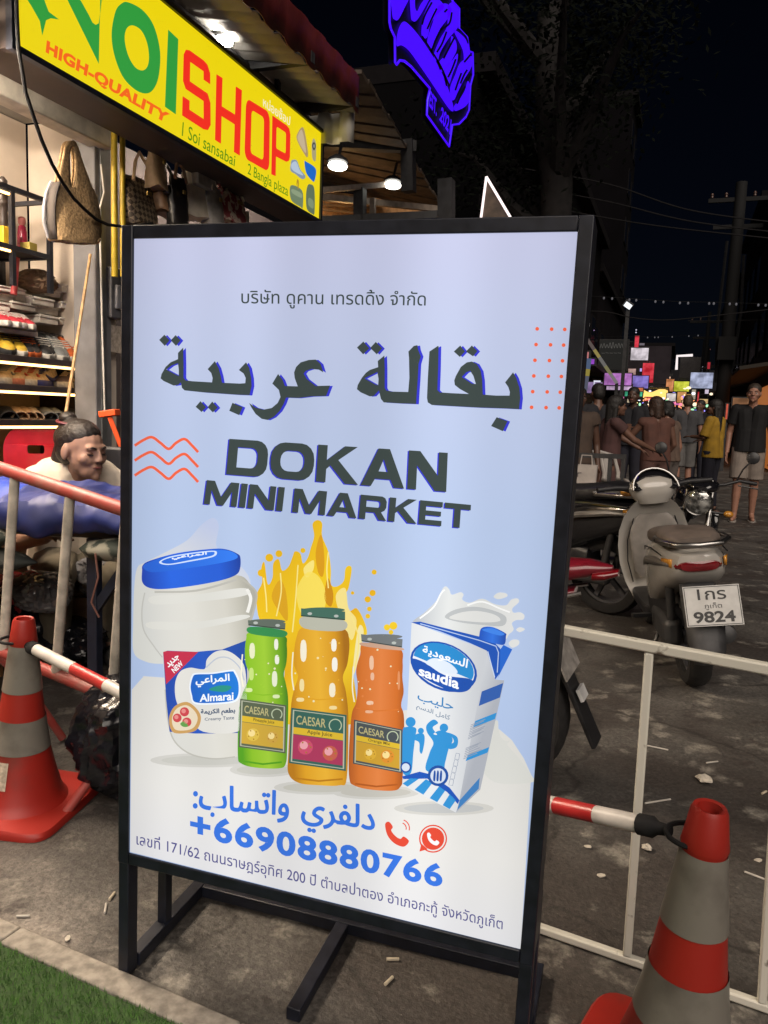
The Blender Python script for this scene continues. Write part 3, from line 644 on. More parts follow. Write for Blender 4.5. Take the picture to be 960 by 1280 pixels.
# ------------------------------------------------------------------ ground, kerb, turf
def ground_mat():
    m = bpy.data.materials.new('worn_concrete'); m.use_nodes = True; t = m.node_tree; N = t.nodes; L = t.links; b = N['Principled BSDF']
    tc = N.new('ShaderNodeTexCoord')
    def noise(s, det=8, off=0):
        n = N.new('ShaderNodeTexNoise'); n.inputs['Scale'].default_value = s; n.inputs['Detail'].default_value = det; n.inputs['Roughness'].default_value = .62
        mp = N.new('ShaderNodeMapping'); mp.inputs['Location'].default_value = (off, off*.7, 0); L.new(tc.outputs['Object'], mp.inputs[0]); L.new(mp.outputs[0], n.inputs['Vector']); return n.outputs['Fac']
    def ramp(f, *st):
        r = N.new('ShaderNodeValToRGB'); e = r.color_ramp.elements
        while len(e) < len(st): e.new(.5)
        for q, (p, c) in zip(e, st): q.position = p; q.color = (tuple(c) if isinstance(c, tuple) else (c, c, c))+(1,)
        L.new(f, r.inputs[0]); return r.outputs[0]
    def mix(a, c, f, mode='MIX'):
        x = N.new('ShaderNodeMix'); x.data_type = 'RGBA'; x.blend_type = mode
        for s_, k in ((f, 0), (a, 6), (c, 7)):
            if isinstance(s_, (int, float)): x.inputs[k].default_value = s_
            elif isinstance(s_, tuple): x.inputs[k].default_value = s_+(1,)
            else: L.new(s_, x.inputs[k])
        return x.outputs[2]
    base = ramp(noise(2.2), (.3, (.056, .051, .047)), (.7, (.130, .120, .108)))
    fine = ramp(noise(60), (.3, .55), (.7, 1.25))
    c = mix(base, fine, .8, 'MULTIPLY')
    gd = N.new('ShaderNodeMapping'); gd.vector_type = 'POINT'; gd.inputs['Location'].default_value = (1.25, -1.35, 0); gd.inputs['Scale'].default_value = (.75, 1.25, 1); L.new(tc.outputs['Object'], gd.inputs[0])  # oval at front left where a pool of light is painted into the colour
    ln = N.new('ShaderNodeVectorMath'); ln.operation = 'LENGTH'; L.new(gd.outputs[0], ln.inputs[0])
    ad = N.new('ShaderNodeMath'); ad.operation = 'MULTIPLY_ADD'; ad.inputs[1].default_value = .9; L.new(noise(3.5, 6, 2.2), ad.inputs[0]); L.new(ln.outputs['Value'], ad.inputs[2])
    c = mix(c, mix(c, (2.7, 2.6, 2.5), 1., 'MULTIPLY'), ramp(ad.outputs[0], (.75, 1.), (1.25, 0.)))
    stain = ramp(noise(1.1, 10, 3.3), (.46, 0.), (.56, 1.)); c = mix(c, (.055, .047, .042), stain)
    spots = ramp(noise(9, 4, 7.7), (.60, 0.), (.66, 1.)); c = mix(c, (.06, .05, .045), spots)
    chalk = ramp(noise(5.5, 12, 1.9), (.56, 0.), (.66, .8)); c = mix(c, (.27, .25, .215), chalk)
    vo = N.new('ShaderNodeTexVoronoi'); vo.feature = 'DISTANCE_TO_EDGE'; vo.inputs['Scale'].default_value = .85
    wv = N.new('ShaderNodeVectorMath'); wv.operation = 'MULTIPLY_ADD'; nz = N.new('ShaderNodeTexNoise'); nz.inputs['Scale'].default_value = 4; nz.inputs['Detail'].default_value = 8
    L.new(tc.outputs['Object'], nz.inputs['Vector']); L.new(nz.outputs['Color'], wv.inputs[0]); wv.inputs[1].default_value = (.35, .35, 0); L.new(tc.outputs['Object'], wv.inputs[2]); L.new(wv.outputs[0], vo.inputs['Vector'])
    c = mix((.025, .022, .02), c, ramp(vo.outputs['Distance'], (.0, .25), (.012, 1.)))
    agg = N.new('ShaderNodeTexVoronoi'); agg.inputs['Scale'].default_value = 130; L.new(tc.outputs['Object'], agg.inputs['Vector'])
    c = mix(c, ramp(agg.outputs['Color'], (.1, .62), (.9, 1.35)), .75, 'MULTIPLY')
    grit = ramp(noise(210, 3, 4.), (.68, 0.), (.72, .8)); c = mix(c, (.32, .30, .26), grit)
    L.new(c, b.inputs['Base Color'])
    rg = ramp(noise(3, 6, 5.), (.35, .45), (.65, .8)); L.new(rg, b.inputs['Roughness'])
    bp = N.new('ShaderNodeBump'); bp.inputs['Strength'].default_value = .6; bp.inputs['Distance'].default_value = .01
    L.new(noise(45, 10), bp.inputs['Height']); L.new(bp.outputs[0], b.inputs['Normal'])
    return m
g = MB(); g.add([(-60, -20, 0), (60, -20, 0), (60, 300, 0), (-60, 300, 0)], [(0, 1, 2, 3)])
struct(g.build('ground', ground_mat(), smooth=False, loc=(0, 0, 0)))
concrete = mat('kerb_concrete', (.30, .27, .23), .85, var=.3, scale=40, bump=.3)
kx = Vector((1, -.085, 0)).normalized(); ky = Vector((.085, 1, 0)).normalized()
b = MB()
for i in range(-7, 4):
    o_ = Vector((-1.3, 1.243, 0))+kx*(i*.6+.3)
    b.box(o_+Vector((0, 0, .006)), (.597, .058, .030), math.atan2(kx.y, kx.x))
struct(b.build('kerb', concrete, bevel=.004))
gr = MB(); rnd = random.Random(3)
for i in range(15000):
    p = Vector((-1.3, 1.213, .016))+kx*rnd.uniform(-.45, .75)-ky*rnd.uniform(0, .34)
    a_ = rnd.uniform(0, 6.3); h_ = rnd.uniform(.006, .014); l_ = rnd.uniform(.002, .006); w_ = .0012
    dx = Vector((math.cos(a_), math.sin(a_), 0)); t_ = Vector((rnd.uniform(-1, 1)*l_, rnd.uniform(-1, 1)*l_, h_))
    gr.add([p-dx*w_, p+dx*w_, p+t_], [(0, 1, 2)])
k_ = [Vector((-1.3, 1.213, .014))+kx*u-ky*v for u, v in ((-4, 0), (-4, 3), (2, 3), (2, 0))]
struct(MB().add(k_, [(0, 1, 2, 3)]).build('turf_base', mat('turf_base', (.03, .07, .016), .9, var=.4, scale=60), smooth=False))
o = gr.build('turf', mat('turf_blades', (.085, .19, .04), .7, var=.45, scale=50), smooth=False); tag(o, kind='stuff')

# ------------------------------------------------------------------ cones and their bars
orange = mat('cone_red', (.34, .019, .012), .45, scale=7, bump=.1, second=(.22, .028, .02), contrast=(.36, .50))
reflect = mat('reflective_band', (.20, .185, .16), .32, scale=9, bump=.1, second=(.125, .11, .095), contrast=(.36, .52))
soft_black = mat('black_rubber', (.012, .012, .013), .8, var=.3, spec=.2)
HC = .58
def cone_r(z): return .026+(HC-z)*.128+.028*max(0, (.25-z)/.22)**1.6
def cone(label, loc, rz, tilt=(0, 0)):
    t = thing('traffic_cone', label, 'traffic cone', loc, rz, 'traffic cones joined by striped bars')
    t.rotation_euler = (tilt[0], tilt[1], rz)
    b = MB(); prof = [(cone_r(.03)+.012, .028), (cone_r(.03), .04)]
    for k in range(12): z = .06+k*(.5-.06)/11; prof.append((cone_r(z), z))
    prof += [(cone_r(.505)+.002, .507), (cone_r(.51)+.004, .512), (cone_r(.53)+.0035, .53), (cone_r(.572)+.003, .572), (cone_r(.58), HC), (cone_r(.58)-.006, HC-.002), (cone_r(.58)-.007, HC-.08)]
    b.lathe(prof, 36); b.build('cone_body', orange, t)
    for za, zb in ((.368, .503), (.192, .287)):
        b = MB(); n = 5
        b.lathe([(cone_r(za+(zb-za)*i/n)+.0022, za+(zb-za)*i/n) for i in range(n+1)], 36, cap=False); b.build('reflective_band', reflect, t)
    b = MB(); o_ = sup(0, 0, .185, .185, 32, 7)
    b.loft([[(x*s_, y*s_, z) for x, y in o_] for s_, z in ((.97, 0), (1, .006), (1, .022), (.965, .031))])
    b.build('base_plate', orange, t)
    return t
PL, PR = ground(22, 775, HC), ground(880, 999, HC)
cl = cone('orange and grey striped traffic cone with a paper sticker, left of the lit poster sign', (PL.x-.035, PL.y+.03, 0), R(12), (R(1), R(3)))
cr_ = cone('orange and grey striped traffic cone in the right foreground, in front of the white barrier', (PR.x-.012, PR.y+.0, 0), R(-14), (R(1.5), R(2.5)))
b = MB(); a0 = R(-95)
for i in range(2): pass
zs = .10; pts = []
for z in (zs, zs+.075):
    for k in range(5): a_ = R(-112+k*8); pts.append(((cone_r(z)+.0018)*math.cos(a_), (cone_r(z)+.0018)*math.sin(a_), z))
b.add(pts, [(k, k+1, k+6, k+5) for k in range(4)]); b.build('paper_sticker', mat('paper_sticker', (.5, .42, .33), .8, var=.3, scale=70), cl)
ZR = .512
A_, B_ = Vector((PL.x-.033, PL.y+.025, ZR)), Vector((PR.x-.012, PR.y, ZR))
QA, QB = atY(154, 867, 1.60), atY(686, 1005, 1.50)
EA, EB = A_+(QA-A_)*1.55, B_+(QB-B_)*2.2
white_plastic = mat('white_plastic', (.62, .58, .54), .4, var=.12, scale=20)
red_plastic = mat('red_plastic', (.5, .03, .03), .35, var=.15, scale=20)
def bar(label, P, Q, cuts):
    t = thing('barrier_bar', label, 'barrier bar', P, 0, 'striped bars between the cones', world=True)
    d = (Q-P); Ln = d.length; d.normalize()
    b = MB(); ring = [P+Vector((math.cos(R(a)), math.sin(R(a)), 0))*(.043) for a in range(0, 360, 15)]; b.tube(ring, .0045, 8, closed=True); b.build('ring', soft_black, t)
    b = MB(); b.tube([P+d*.040, P+d*.065, P+d*.075, P+d*cuts[0]], [.009, .012, .019, .019], 14); b.build('connector', soft_black, t)
    for k in range(len(cuts)-1):
        b = MB(); b.tube([P+d*(cuts[k]+.0005), P+d*(cuts[k+1]-.0005)], .0165, 16); b.build('tube_section', red_plastic if k % 2 else white_plastic, t)
    return t
def cut_of(P, Q, pxs):
    """lengths along the bar at photo columns"""
    out = []
    d = (Q-P).normalized()
    for px in pxs:
        best = min(range(0, 1400), key=lambda i: abs(CX+F*((P+d*i*.001-CAM).dot(CR))/((P+d*i*.001-CAM).dot(CF))-px)); out.append(best*.001)
    return out
cu = cut_of(A_, EA, (44, 92, 133)); L1 = (EA-A_).length
seg = cu[2]-cu[1]; cs = [max(cu[0], .1), cu[1], cu[2]]
while cs[-1]+seg < L1-.1: cs.append(cs[-1]+seg)
bar('red and white striped bar leaving the left cone towards the lit sign', A_, EA, cs)
cu = cut_of(B_, EB, (828, 745, 672)); L2 = (EB-B_).length
cs = [max(cu[0], .1), cu[1]]; seg = cs[1]-cs[0]
while cs[-1]+seg < L2-.1: cs.append(cs[-1]+seg)
bar('red and white striped bar from the right cone to behind the lit sign', B_, EB, cs)

# ------------------------------------------------------------------ barricades
rail_red = mat('worn_red_paint', (.36, .055, .045), .5, var=.35, scale=16, bump=.1, second=(.28, .12, .10), contrast=(.3, .55))
post_white = mat('grimy_white_paint', (.50, .46, .40), .55, var=.25, scale=22, bump=.08)
t1, t2 = atD(0, 585, 2.75), atD(155, 637, 2.35); u1, u2 = atD(20, 822, 2.74), atD(155, 879, 2.46)
t = thing('crowd_barrier', 'red railed crowd barrier with pale posts leaning against the blue covered table', 'barrier', (t2.x, t2.y, 0), world=True)
lp = lambda p, q, s_: p+(q-p)*s_
b = MB(); b.tube([lp(t1, t2, -.45), lp(t1, t2, 1.35)], .021, 14); b.build('top_rail', rail_red, t)
b = MB(); b.tube([lp(u1, u2, -.55), lp(u1, u2, 1.6)], .019, 14); b.build('bottom_rail', rail_red, t)
def line_at(p, q, px):
    best = min(range(-1000, 2500), key=lambda i: abs(CX+F*((lp(p, q, i*.001)-CAM).dot(CR))/((lp(p, q, i*.001)-CAM).dot(CF))-px)); return lp(p, q, best*.001)
for pt_, pb_ in ((-60, -82), (19, 4), (88, 70), (158, 140), (235, 212)):
    a_, c_ = line_at(t1, t2, pt_), line_at(u1, u2, pb_)
    b = MB(); b.tube([a_, c_], .0155, 12); b.build('post', post_white, t)
for s_ in (-.3, 1.2):
    p = lp(u1, u2, s_); q = Vector((.53, .85, 0)); b = MB(); b.tube([Vector((p.x, p.y, .014))-q*.24, Vector((p.x, p.y, p.z*.7))-q*.10, p-Vector((0, 0, .01)), Vector((p.x, p.y, p.z*.7))+q*.10, Vector((p.x, p.y, .014))+q*.24], .014, 10); b.build('foot', rail_red, t)

G1, G2 = ground(672, 1166), ground(956, 1266)
bn = Vector((-(G2-G1).y, (G2-G1).x, 0)).normalized()
T1, T2 = onplane(700, 787, G1, bn), onplane(960, 836, G1, bn)
white_steel = mat('chipped_white_paint', (.66, .64, .56), .5, var=.2, scale=30, second=(.16, .13, .10), contrast=(.27, .36))
t = thing('crowd_barrier', 'white painted tube barrier standing behind the right cone', 'barrier', (G1.x, G1.y, 0), world=True)
up_ = Vector((0, 0, .014))
b = MB(); b.bar(lp(T1, T2, -.45), lp(T1, T2, 1.9), .023); b.build('top_rail', white_steel, t, bevel=.004)
b = MB(); b.bar(lp(G1, G2, -.35)+up_, lp(G1, G2, 1.9)+up_, .019); b.build('bottom_rail', white_steel, t, bevel=.004)
for pt_, pb_ in ((812, 783), (981, 951)):
    a_, c_ = line_at(T1, T2, pt_), line_at(G1, G2, pb_)
    b = MB(); b.bar(a_-Vector((0, 0, .012)), c_+Vector((0, 0, .022)), .019); b.build('post', white_steel, t, bevel=.004)
for e in (-.33, 1.88):
    b = MB(); b.bar(lp(T1, T2, e)-Vector((0, 0, .012)), lp(G1, G2, e)+Vector((0, 0, .022)), .019); b.build('post', white_steel, t, bevel=.004)

# ------------------------------------------------------------------ litter
paper = mat('paper_scrap', (.55, .50, .42), .8, var=.2, scale=60)
def litter(px, py, kind, sz, label, rz=0.):
    p = ground(px, py); r_ = random.Random(px*7+py); b = MB()
    if kind == 'crumple':
        rings = []
        for i in range(6):
            t_ = i/5*math.pi; rings.append([(p.x+math.sin(t_+.05)*sz*(.7+r_.random()*.6)*math.cos(k*.7), p.y+math.sin(t_+.05)*sz*(.7+r_.random()*.6)*math.sin(k*.7), .004+sz*.45*(1-math.cos(t_))*(.6+.5*r_.random())) for k in range(9)])
        b.loft(rings); o = b.build('crumpled_paper', paper, smooth=False); c = 'litter'
    elif kind == 'stick':
        d = Vector((math.cos(rz), math.sin(rz), 0))*sz/2; b.tube([p-d+Vector((0, 0, .004)), p+d+Vector((0, 0, .004))], .003, 8); o = b.build('drinking_straw', mat('straw', (.5, .47, .42), .6), ); c = 'straw'
    elif kind == 'butt':
        d = Vector((math.cos(rz), math.sin(rz), 0))*.014; b.tube([p-d+Vector((0, 0, .004)), p+d+Vector((0, 0, .004))], .0037, 8); o = b.build('cigarette_butt', mat('butt', (.55, .48, .36), .8)); c = 'cigarette butt'
    else:
        o_ = [(sz*(.6+.5*r_.random())*math.cos(k*.9), sz*(.6+.5*r_.random())*math.sin(k*.9)*.6) for k in range(7)]
        b.prism(o_, .0025, p+Vector((0, 0, .0045)), (math.cos(rz), math.sin(rz), .12), (-math.sin(rz), math.cos(rz), .1)); o = b.build('paper_scrap', paper, smooth=False); c = 'litter'
    tag(o, label, c, 'litter on the ground')
litter(880, 978, 'crumple', .027, 'crumpled pale paper on the ground just beyond the tip of the right cone')
litter(822, 936, 'stick', .075, 'pale straw lying on the ground right of the white barrier post', R(-5))
litter(890, 954, 'stick', .05, 'short pale straw lying beside the crumpled paper', R(38))
litter(822, 1003, 'stick', .10, 'thin white straw lying beyond the striped bar', R(40))
litter(808, 1063, 'crumple', .016, 'small crumpled paper under the striped bar near the white post')
litter(752, 1096, 'scrap', .015, 'torn paper scrap on the ground left of the white barrier post')
litter(735, 1060, 'scrap', .012, 'tiny paper scrap under the red part of the striped bar')
litter(948, 1077, 'scrap', .014, 'small white paper scrap right of the right cone', .4)
litter(943, 1096, 'stick', .05, 'white stick on the ground right of the right cone, nearest the frame edge', R(-20))
litter(901, 1138, 'scrap', .008, 'tiny white scrap right of the red stripe of the right cone')
litter(955, 992, 'butt', .01, 'cigarette butt at the right frame edge behind the right cone', 1.)
litter(600, 1197, 'scrap', .014, 'flat torn scrap on the ground under the lit sign', .3)
litter(486, 1228, 'butt', .01, 'cigarette butt on the ground in front of the sign foot rail', 1.3)
litter(491, 1201, 'butt', .01, 'cigarette butt behind the sign foot rail', .4)
litter(132, 1137, 'stick', .035, 'pale straw on the concrete left of the sign leg', R(-55))
litter(29, 1147, 'stick', .03, 'dark twig on the concrete next to the kerb', R(25))
litter(140, 1122, 'butt', .01, 'cigarette butt on the concrete near the left sign leg', 1.8)
litter(85, 1175, 'scrap', .01, 'small pale scrap on the concrete between kerb and left cone', 1.8)

# black rubbish bag
def crumple_bag(name, label, c, rad, m, seed, knot=True, cat='rubbish bag', group=None, amp=.30):
    r_ = random.Random(seed); b = MB(); nu, nv = 72, 44; rings = []
    for i in range(nv+1):
        t_ = math.pi*i/nv; ring = []
        for j in range(nu):
            a_ = 2*math.pi*j/nu
            d_ = Vector((math.cos(a_)*math.sin(t_), math.sin(a_)*math.sin(t_), -math.cos(t_)))
            k = 1+amp*1.1*mnoise.noise(d_*1.7+Vector((seed, 0, 0)))+amp*.9*(.35-abs(mnoise.noise(Vector((d_.x*6.2, d_.y*6.2, d_.z*1.8+seed)))))*1.3+amp*.35*(.3-abs(mnoise.noise(d_*9+Vector((0, seed, 0)))))
            s_ = max(1e-4, math.sin(t_))**.75*k*(.62+.38*math.sin(min(t_*1.15, math.pi/2+.3)))
            z = -math.cos(t_)
            ring.append((c[0]+s_*rad[0]*math.cos(a_), c[1]+s_*rad[1]*math.sin(a_), c[2]+max(-1, z*(1+.1*(k-1)))*rad[2]))
        rings.append(ring)
    b.loft([rg for rg in rings])
    t = b.build(name, m); tag(t, label, cat, group)
    return t
bagm = mat('black_bin_liner', (.010, .010, .014), .22, var=.4, scale=18, bump=.15)
bp_ = ground(128, 1016)
crumple_bag('rubbish_bag', 'shiny black bin bag on the ground between the left cone and the lit sign', (bp_.x+.0, bp_.y+.12, .19), (.15, .14, .19), bagm, 4)

# ------------------------------------------------------------------ the shop on the left
XW, XS, XC, XB = -3.35, -2.95, -2.80, -2.40
zceil = atX(0, 141, XW).z
FZ = .15
plaster = mat('cream_plaster', (.62, .54, .46), .8, var=.08, scale=5, bump=.05)
grey_paint = mat('grey_ceiling_paint', (.34, .33, .31), .7, var=.15, scale=6)
col_grey = mat('grey_column_paint', (.15, .15, .16), .6, var=.2, scale=9)
beam_white = mat('dusty_white_beam', (.62, .58, .50), .6, var=.2, scale=12)
yc0, yc1 = atX(119, 300, XC).y, atX(139, 300, XC).y
shop = thing('shop_room', 'open fronted shop with cream walls, grey ceiling and grey column at the left edge', 'shop', (-3.3, 2.4, 0), world=True)
MB().box((XW-.04, (yc1-2.5)/2, (FZ+zceil)/2), (.08, yc1+2.5, zceil-FZ)).build('wall', plaster, shop, smooth=False)
MB().box(((XW+XC)/2-.02, yc1+.05, zceil/2+.1), (XC-XW-.05, .08, zceil-.2)).build('wall', plaster, shop, smooth=False)
b = MB(); b.box(((XW+XC)/2-.1, (yc1-2.5)/2, zceil+.03), (XC-XW+.2, yc1+2.5, .05)); b.build('ceiling', grey_paint, shop, smooth=False)
floor_m = bpy.data.materials.new('wood_tile'); floor_m.use_nodes = True; _t = floor_m.node_tree
_b = _t.nodes.new('ShaderNodeTexBrick'); _tc = _t.nodes.new('ShaderNodeTexCoord'); _t.links.new(_tc.outputs['Object'], _b.inputs['Vector'])
_b.inputs['Scale'].default_value = 1; _b.inputs['Brick Width'].default_value = .9; _b.inputs['Row Height'].default_value = .15; _b.inputs['Mortar Size'].default_value = .004
_b.inputs['Color1'].default_value = (.42, .22, .10, 1); _b.inputs['Color2'].default_value = (.30, .15, .07, 1); _b.inputs['Mortar'].default_value = (.08, .05, .03, 1)
_t.links.new(_b.outputs['Color'], _t.nodes['Principled BSDF'].inputs['Base Color']); _t.nodes['Principled BSDF'].inputs['Roughness'].default_value = .4
b = MB(); b.box((-3.05, 2.2, FZ/2), (.75, 9.0, FZ)); b.build('floor', floor_m, shop, smooth=False)
b = MB(); b.box((XC-.07, (yc0+yc1)/2, 1.6), (.14, yc1-yc0, 3.2)); b.build('column', col_grey, shop, bevel=.006)
b = MB(); b.box((XC+.004, yc0+.05, 1.5), (.012, .035, 3.0)); b.build('steel_channel', mat('zinc_channel', (.2, .21, .22), .35, metal=.6), shop)
zb = atX(60, 128, -2.74).z
b = MB(); b.box((-2.79, (yc1-2.5)/2, zb), (.10, yc1+2.4, .13)); b.build('front_beam', beam_white, shop, bevel=.005)
# shutter slats rolled up above the opening
b = MB()
for k in range(7): b.tube([(-2.92+.02*k, -1.5, zb+.09+.028*k), (-2.92+.02*k, yc1-.1, zb+.09+.028*k)], .02, 8)
b.build('rolled_shutter', mat('shutter_steel', (.42, .42, .40), .45, metal=.3, var=.25), shop)
# ceiling tube light of the shop
t = thing('tube_light', 'bright white tube light under the shop ceiling', 'ceiling light', (-3.1, 1.55, zceil), world=True)
b = MB(); b.box((-3.02, 1.95, zceil-.02), (.06, 1.4, .03)); b.build('fitting', beam_white, t)
b = MB(); b.tube([(-3.02, 1.3, zceil-.055), (-3.02, 2.6, zceil-.055)], .016, 10); b.build('tube', glow('tube_glow', (1, .80, .60), 450, True), t)
for lab, xx, y0_, y1_, zz, st_ in (('unseen tube light added under the front edge of the shop, left of the frame', -2.52, 1.1, 2.33, 2.42, 480), ('unseen tube light added behind the yellow sign to light the handbags and awning', -2.70, 3.9, 5.6, 2.74, 150)):  # two unseen tubes, added to brighten the shelves, handbags and awning underside
    t = thing('tube_light', lab, 'ceiling light', (xx, y0_, zz), world=True)  # added unseen tube, not a light of the shop
    MB().box((xx, (y0_+y1_)/2, zz+.035), (.05, y1_-y0_+.1, .03)).build('fitting', beam_white, t)
    MB().tube([(xx, y0_, zz), (xx, y1_, zz)], .014, 10).build('tube', glow('added_tube_glow_%d' % st_, (1, .84, .66), st_, True), t)
# dark front wall beyond the column
dark_wall = mat('dim_plum_wall', (.07, .055, .058), .7, var=.3, scale=4)
o = MB().box((-3.2, yc1+1.6, 1.35), (.08, 2.9, 2.7)).build('side_wall', dark_wall, smooth=False); tag(o, 'dim plum coloured wall behind the meter boxes, right of the grey column', 'wall')
for k, (px, rr_) in enumerate(((141.5, .016), (152, .014))):
    pa = atX(px+1, 120, -2.70-.02*k); pc = atX(px+2, 346, -2.70-.02*k); pc.y = pa.y
    o = MB().tube([pa, Vector((pa.x, pa.y, pc.z))], rr_, 10).build('conduit_pipe', mat('yellow_pipe', (.60, .43, .03), .4, var=.2, scale=18)); tag(o, ('thicker yellow conduit pipe running down beside the grey column', 'thinner yellow conduit pipe behind the thicker one, nearer the lit sign')[k], 'pipe', 'yellow conduit pipes')
t = thing('meter_box', 'grey electric meter box with cables under the yellow pipes', 'meter box', atX(150, 385, -2.75), world=True)
a_ = atX(151, 367, -2.76)
MB().box((a_.x-.05, a_.y, a_.z), (.08, .12, .26)).build('housing', mat('meter_grey', (.10, .10, .11), .5), t, bevel=.008)
MB().box((a_.x-.005, a_.y, a_.z-.02), (.02, .07, .12)).build('cover', mat('meter_cover', (.25, .25, .27), .3), t, bevel=.006)
a_ = atX(150, 424, -2.78)
o = MB().box((a_.x-.03, a_.y, a_.z), (.02, .09, .14)).build('notice_card', mat('card', (.42, .36, .30), .8, var=.3, scale=60)); tag(o, 'small pale notice card hung on the dim wall below the meter box', 'card')
# white cable down the column
pts = [atX(x, y, XC+.02) for x, y in ((126, 205), (130, 240), (124, 262), (126, 330), (128, 420), (131, 520))]
o = MB().tube(pts, .005, 6).build('cable', mat('white_cable', (.6, .58, .54), .5)); tag(o, 'white cable running down the front of the grey column', 'cable')
# drooping cable
pts = smooth_line([tuple(atX(x, y, X)) for x, y, X in ((20, -20, -2.33), (22, 60, -2.33), (32, 115, -2.36), (52, 175, -2.4), (78, 228, -2.5), (106, 262, -2.56), (135, 281, -2.6), (160, 284, -2.62), (190, 279, -2.64))], 5) if False else None
cv = [atX(x, y, X) for x, y, X in ((20, -25, -2.33), (21, 20, -2.33), (23, 60, -2.33), (32, 115, -2.36), (42, 146, -2.38), (52, 175, -2.4), (65, 205, -2.45), (78, 228, -2.5), (92, 248, -2.53), (106, 262, -2.56), (120, 274, -2.58), (135, 281, -2.6), (160, 284, -2.62), (190, 279, -2.64))]
o = MB().tube(cv, .0075, 8).build('cable', soft_black); tag(o, 'thick black cable drooping from the yellow shop sign across the straw bag', 'cable')

# ---- shelf of shoes with light strips
zl = [atX(0, y, XS).z for y in (452, 489, 534)]
ye = atX(110, 470, XS).y; ys = 1.2
rack_m = mat('dark_rack', (.03, .022, .022), .5, var=.3)
rack = thing('shoe_rack', 'dark shoe rack with warm light strips under its shelves, along the shop wall', 'shoe rack', (XS-.2, 2.4, FZ), world=True)
for z in zl: MB().box((XS-.18, (ys+ye)/2, z+.022), (.36, ye-ys, .03)).build('shelf', rack_m, rack, bevel=.003)
MB().box((XS-.18, ye+.012, (FZ+zl[0])/2+.02), (.37, .022, zl[0]-FZ+.04)).build('side_panel', rack_m, rack)
MB().box((XS-.34, (ys+ye)/2, .8), (.02, ye-ys, 1.2)).build('back_panel', mat('rack_back', (.30, .21, .13), .7), rack, smooth=False)
strip = glow('warm_strip', (1.0, .58, .20), 5.5, True)
for z in zl: MB().box((XS-.012, (ys+ye)/2, z-.001), (.012, ye-ys-.02, .012)).build('light_strip', strip, rack)
MB().box((XS-.012, ye-.01, (zl[0]+zl[1])/2-.06), (.012, .012, .16)).build('light_strip', strip, rack)
# shoes
def shoe(label, loc, rz, base, sole, trim, kind='sneaker', group='shoes on the rack', scale=1., pitch=0.):
    t = thing('sneaker' if kind == 'sneaker' else 'sandal', label, 'shoe' if kind == 'sneaker' else 'sandal', loc, rz, group)
    t.rotation_euler = (0, pitch, rz); t.scale = (scale,)*3
    mk = lambda c: mat('shoe_%02d%02d%02d' % tuple(int(v*99) for v in c), c, .6, var=.18, scale=60)
    out = [(-.13, .030), (-.135, .0), (-.12, -.032), (-.05, -.036), (.03, -.044), (.09, -.042), (.13, -.022), (.142, .0), (.13, .024), (.09, .042), (.03, .040), (-.05, .034)]
    b = MB(); n = len(out)
    b.loft([[(x*k, y*k, z) for x, y in out] for k, z in ((.97, 0), (1, .006), (1, .026 if kind == 'sneaker' else .022), (.96, .03 if kind == 'sneaker' else .026))]); b.build('sole', mk(sole), t)
    if kind == 'sneaker':
        b = MB(); sec = [(-.128, .012, .075, .02), (-.115, .028, .105, .02), (-.07, .031, .098, .02), (-.03, .032, .088, .02), (.01, .036, .082, .02), (.05, .040, .066, .02), (.095, .038, .050, .02), (.128, .022, .040, .02), (.137, .006, .03, .02)]
        b.loft([[(x, hw_*math.cos(a), z0_+(h_-z0_)*(max(0, math.sin(a))**.75 if math.sin(a) > 0 else 0)) for a in [R(q) for q in range(-20, 201, 20)]] for x, hw_, h_, z0_ in sec]); b.build('upper', mk(base), t)
        b = MB(); b.loft([[(x, .019*math.cos(a)*k, .102-.0*x+.003+dz) for a in [R(q) for q in range(0, 360, 30)] for x in [-.085+.034*math.sin(a)]] for k, dz in ((1, 0), (.8, -.002))]); b.build('opening', mk((.03, .025, .025)), t)
        for sgn in (-1, 1):
            b = MB(); P = [(-.10, .0305, .06), (-.06, .0335, .042), (-.01, .0365, .036), (.03, .038, .044), (.06, .034, .058)]
            b.tube([(x, sgn*(y+.002), z) for x, y, z in P], [.004, .009, .010, .007, .003], 6); b.build('stripe', mk(trim), t)
        b = MB()
        for k in range(4): b.bar((.0+.02*k, -.018, .087-.008*k), (.0+.02*k, .018, .087-.008*k), .005)
        b.build('laces', mk(trim), t)
    else:
        b = MB(); n_ = 9
        b.loft([[(x, (.042+.003)*math.cos(R(180*i/n_)), .024+.042*math.sin(R(180*i/n_))) for i in range(n_+1)] for x in (.0, .03, .07, .095)], cap=False, closed=False); b.build('strap', mk(base), t); t.children[-1].modifiers.new('solid', 'SOLIDIFY').thickness = .005
        b = MB(); b.ell((-.03, 0, .027), (.085, .03, .004)); b.build('footbed', mk(trim), t)
    return t
def on_shelf(px, py, X=XS-.16):
    return atX(px, py, X)
tops = [zl[0]+.037, zl[1]+.037, zl[2]+.037]
blk, wht, yel_, org, red_, bge, tan, gry, nav = (.02, .02, .022), (.6, .57, .52), (.55, .36, .03), (.62, .13, .03), (.5, .03, .05), (.55, .42, .30), (.5, .32, .18), (.22, .23, .23), (.04, .05, .22)
def row(pxs, z, specs, rz, X, scale=1., pitch=0., kind='sneaker'):
    for px, (lab, c) in zip(pxs, specs):
        p = on_shelf(px, 430, X); shoe(lab, (X, p.y, z), R(rz+random.uniform(-7, 7)), *c, kind=kind, scale=scale, pitch=pitch)
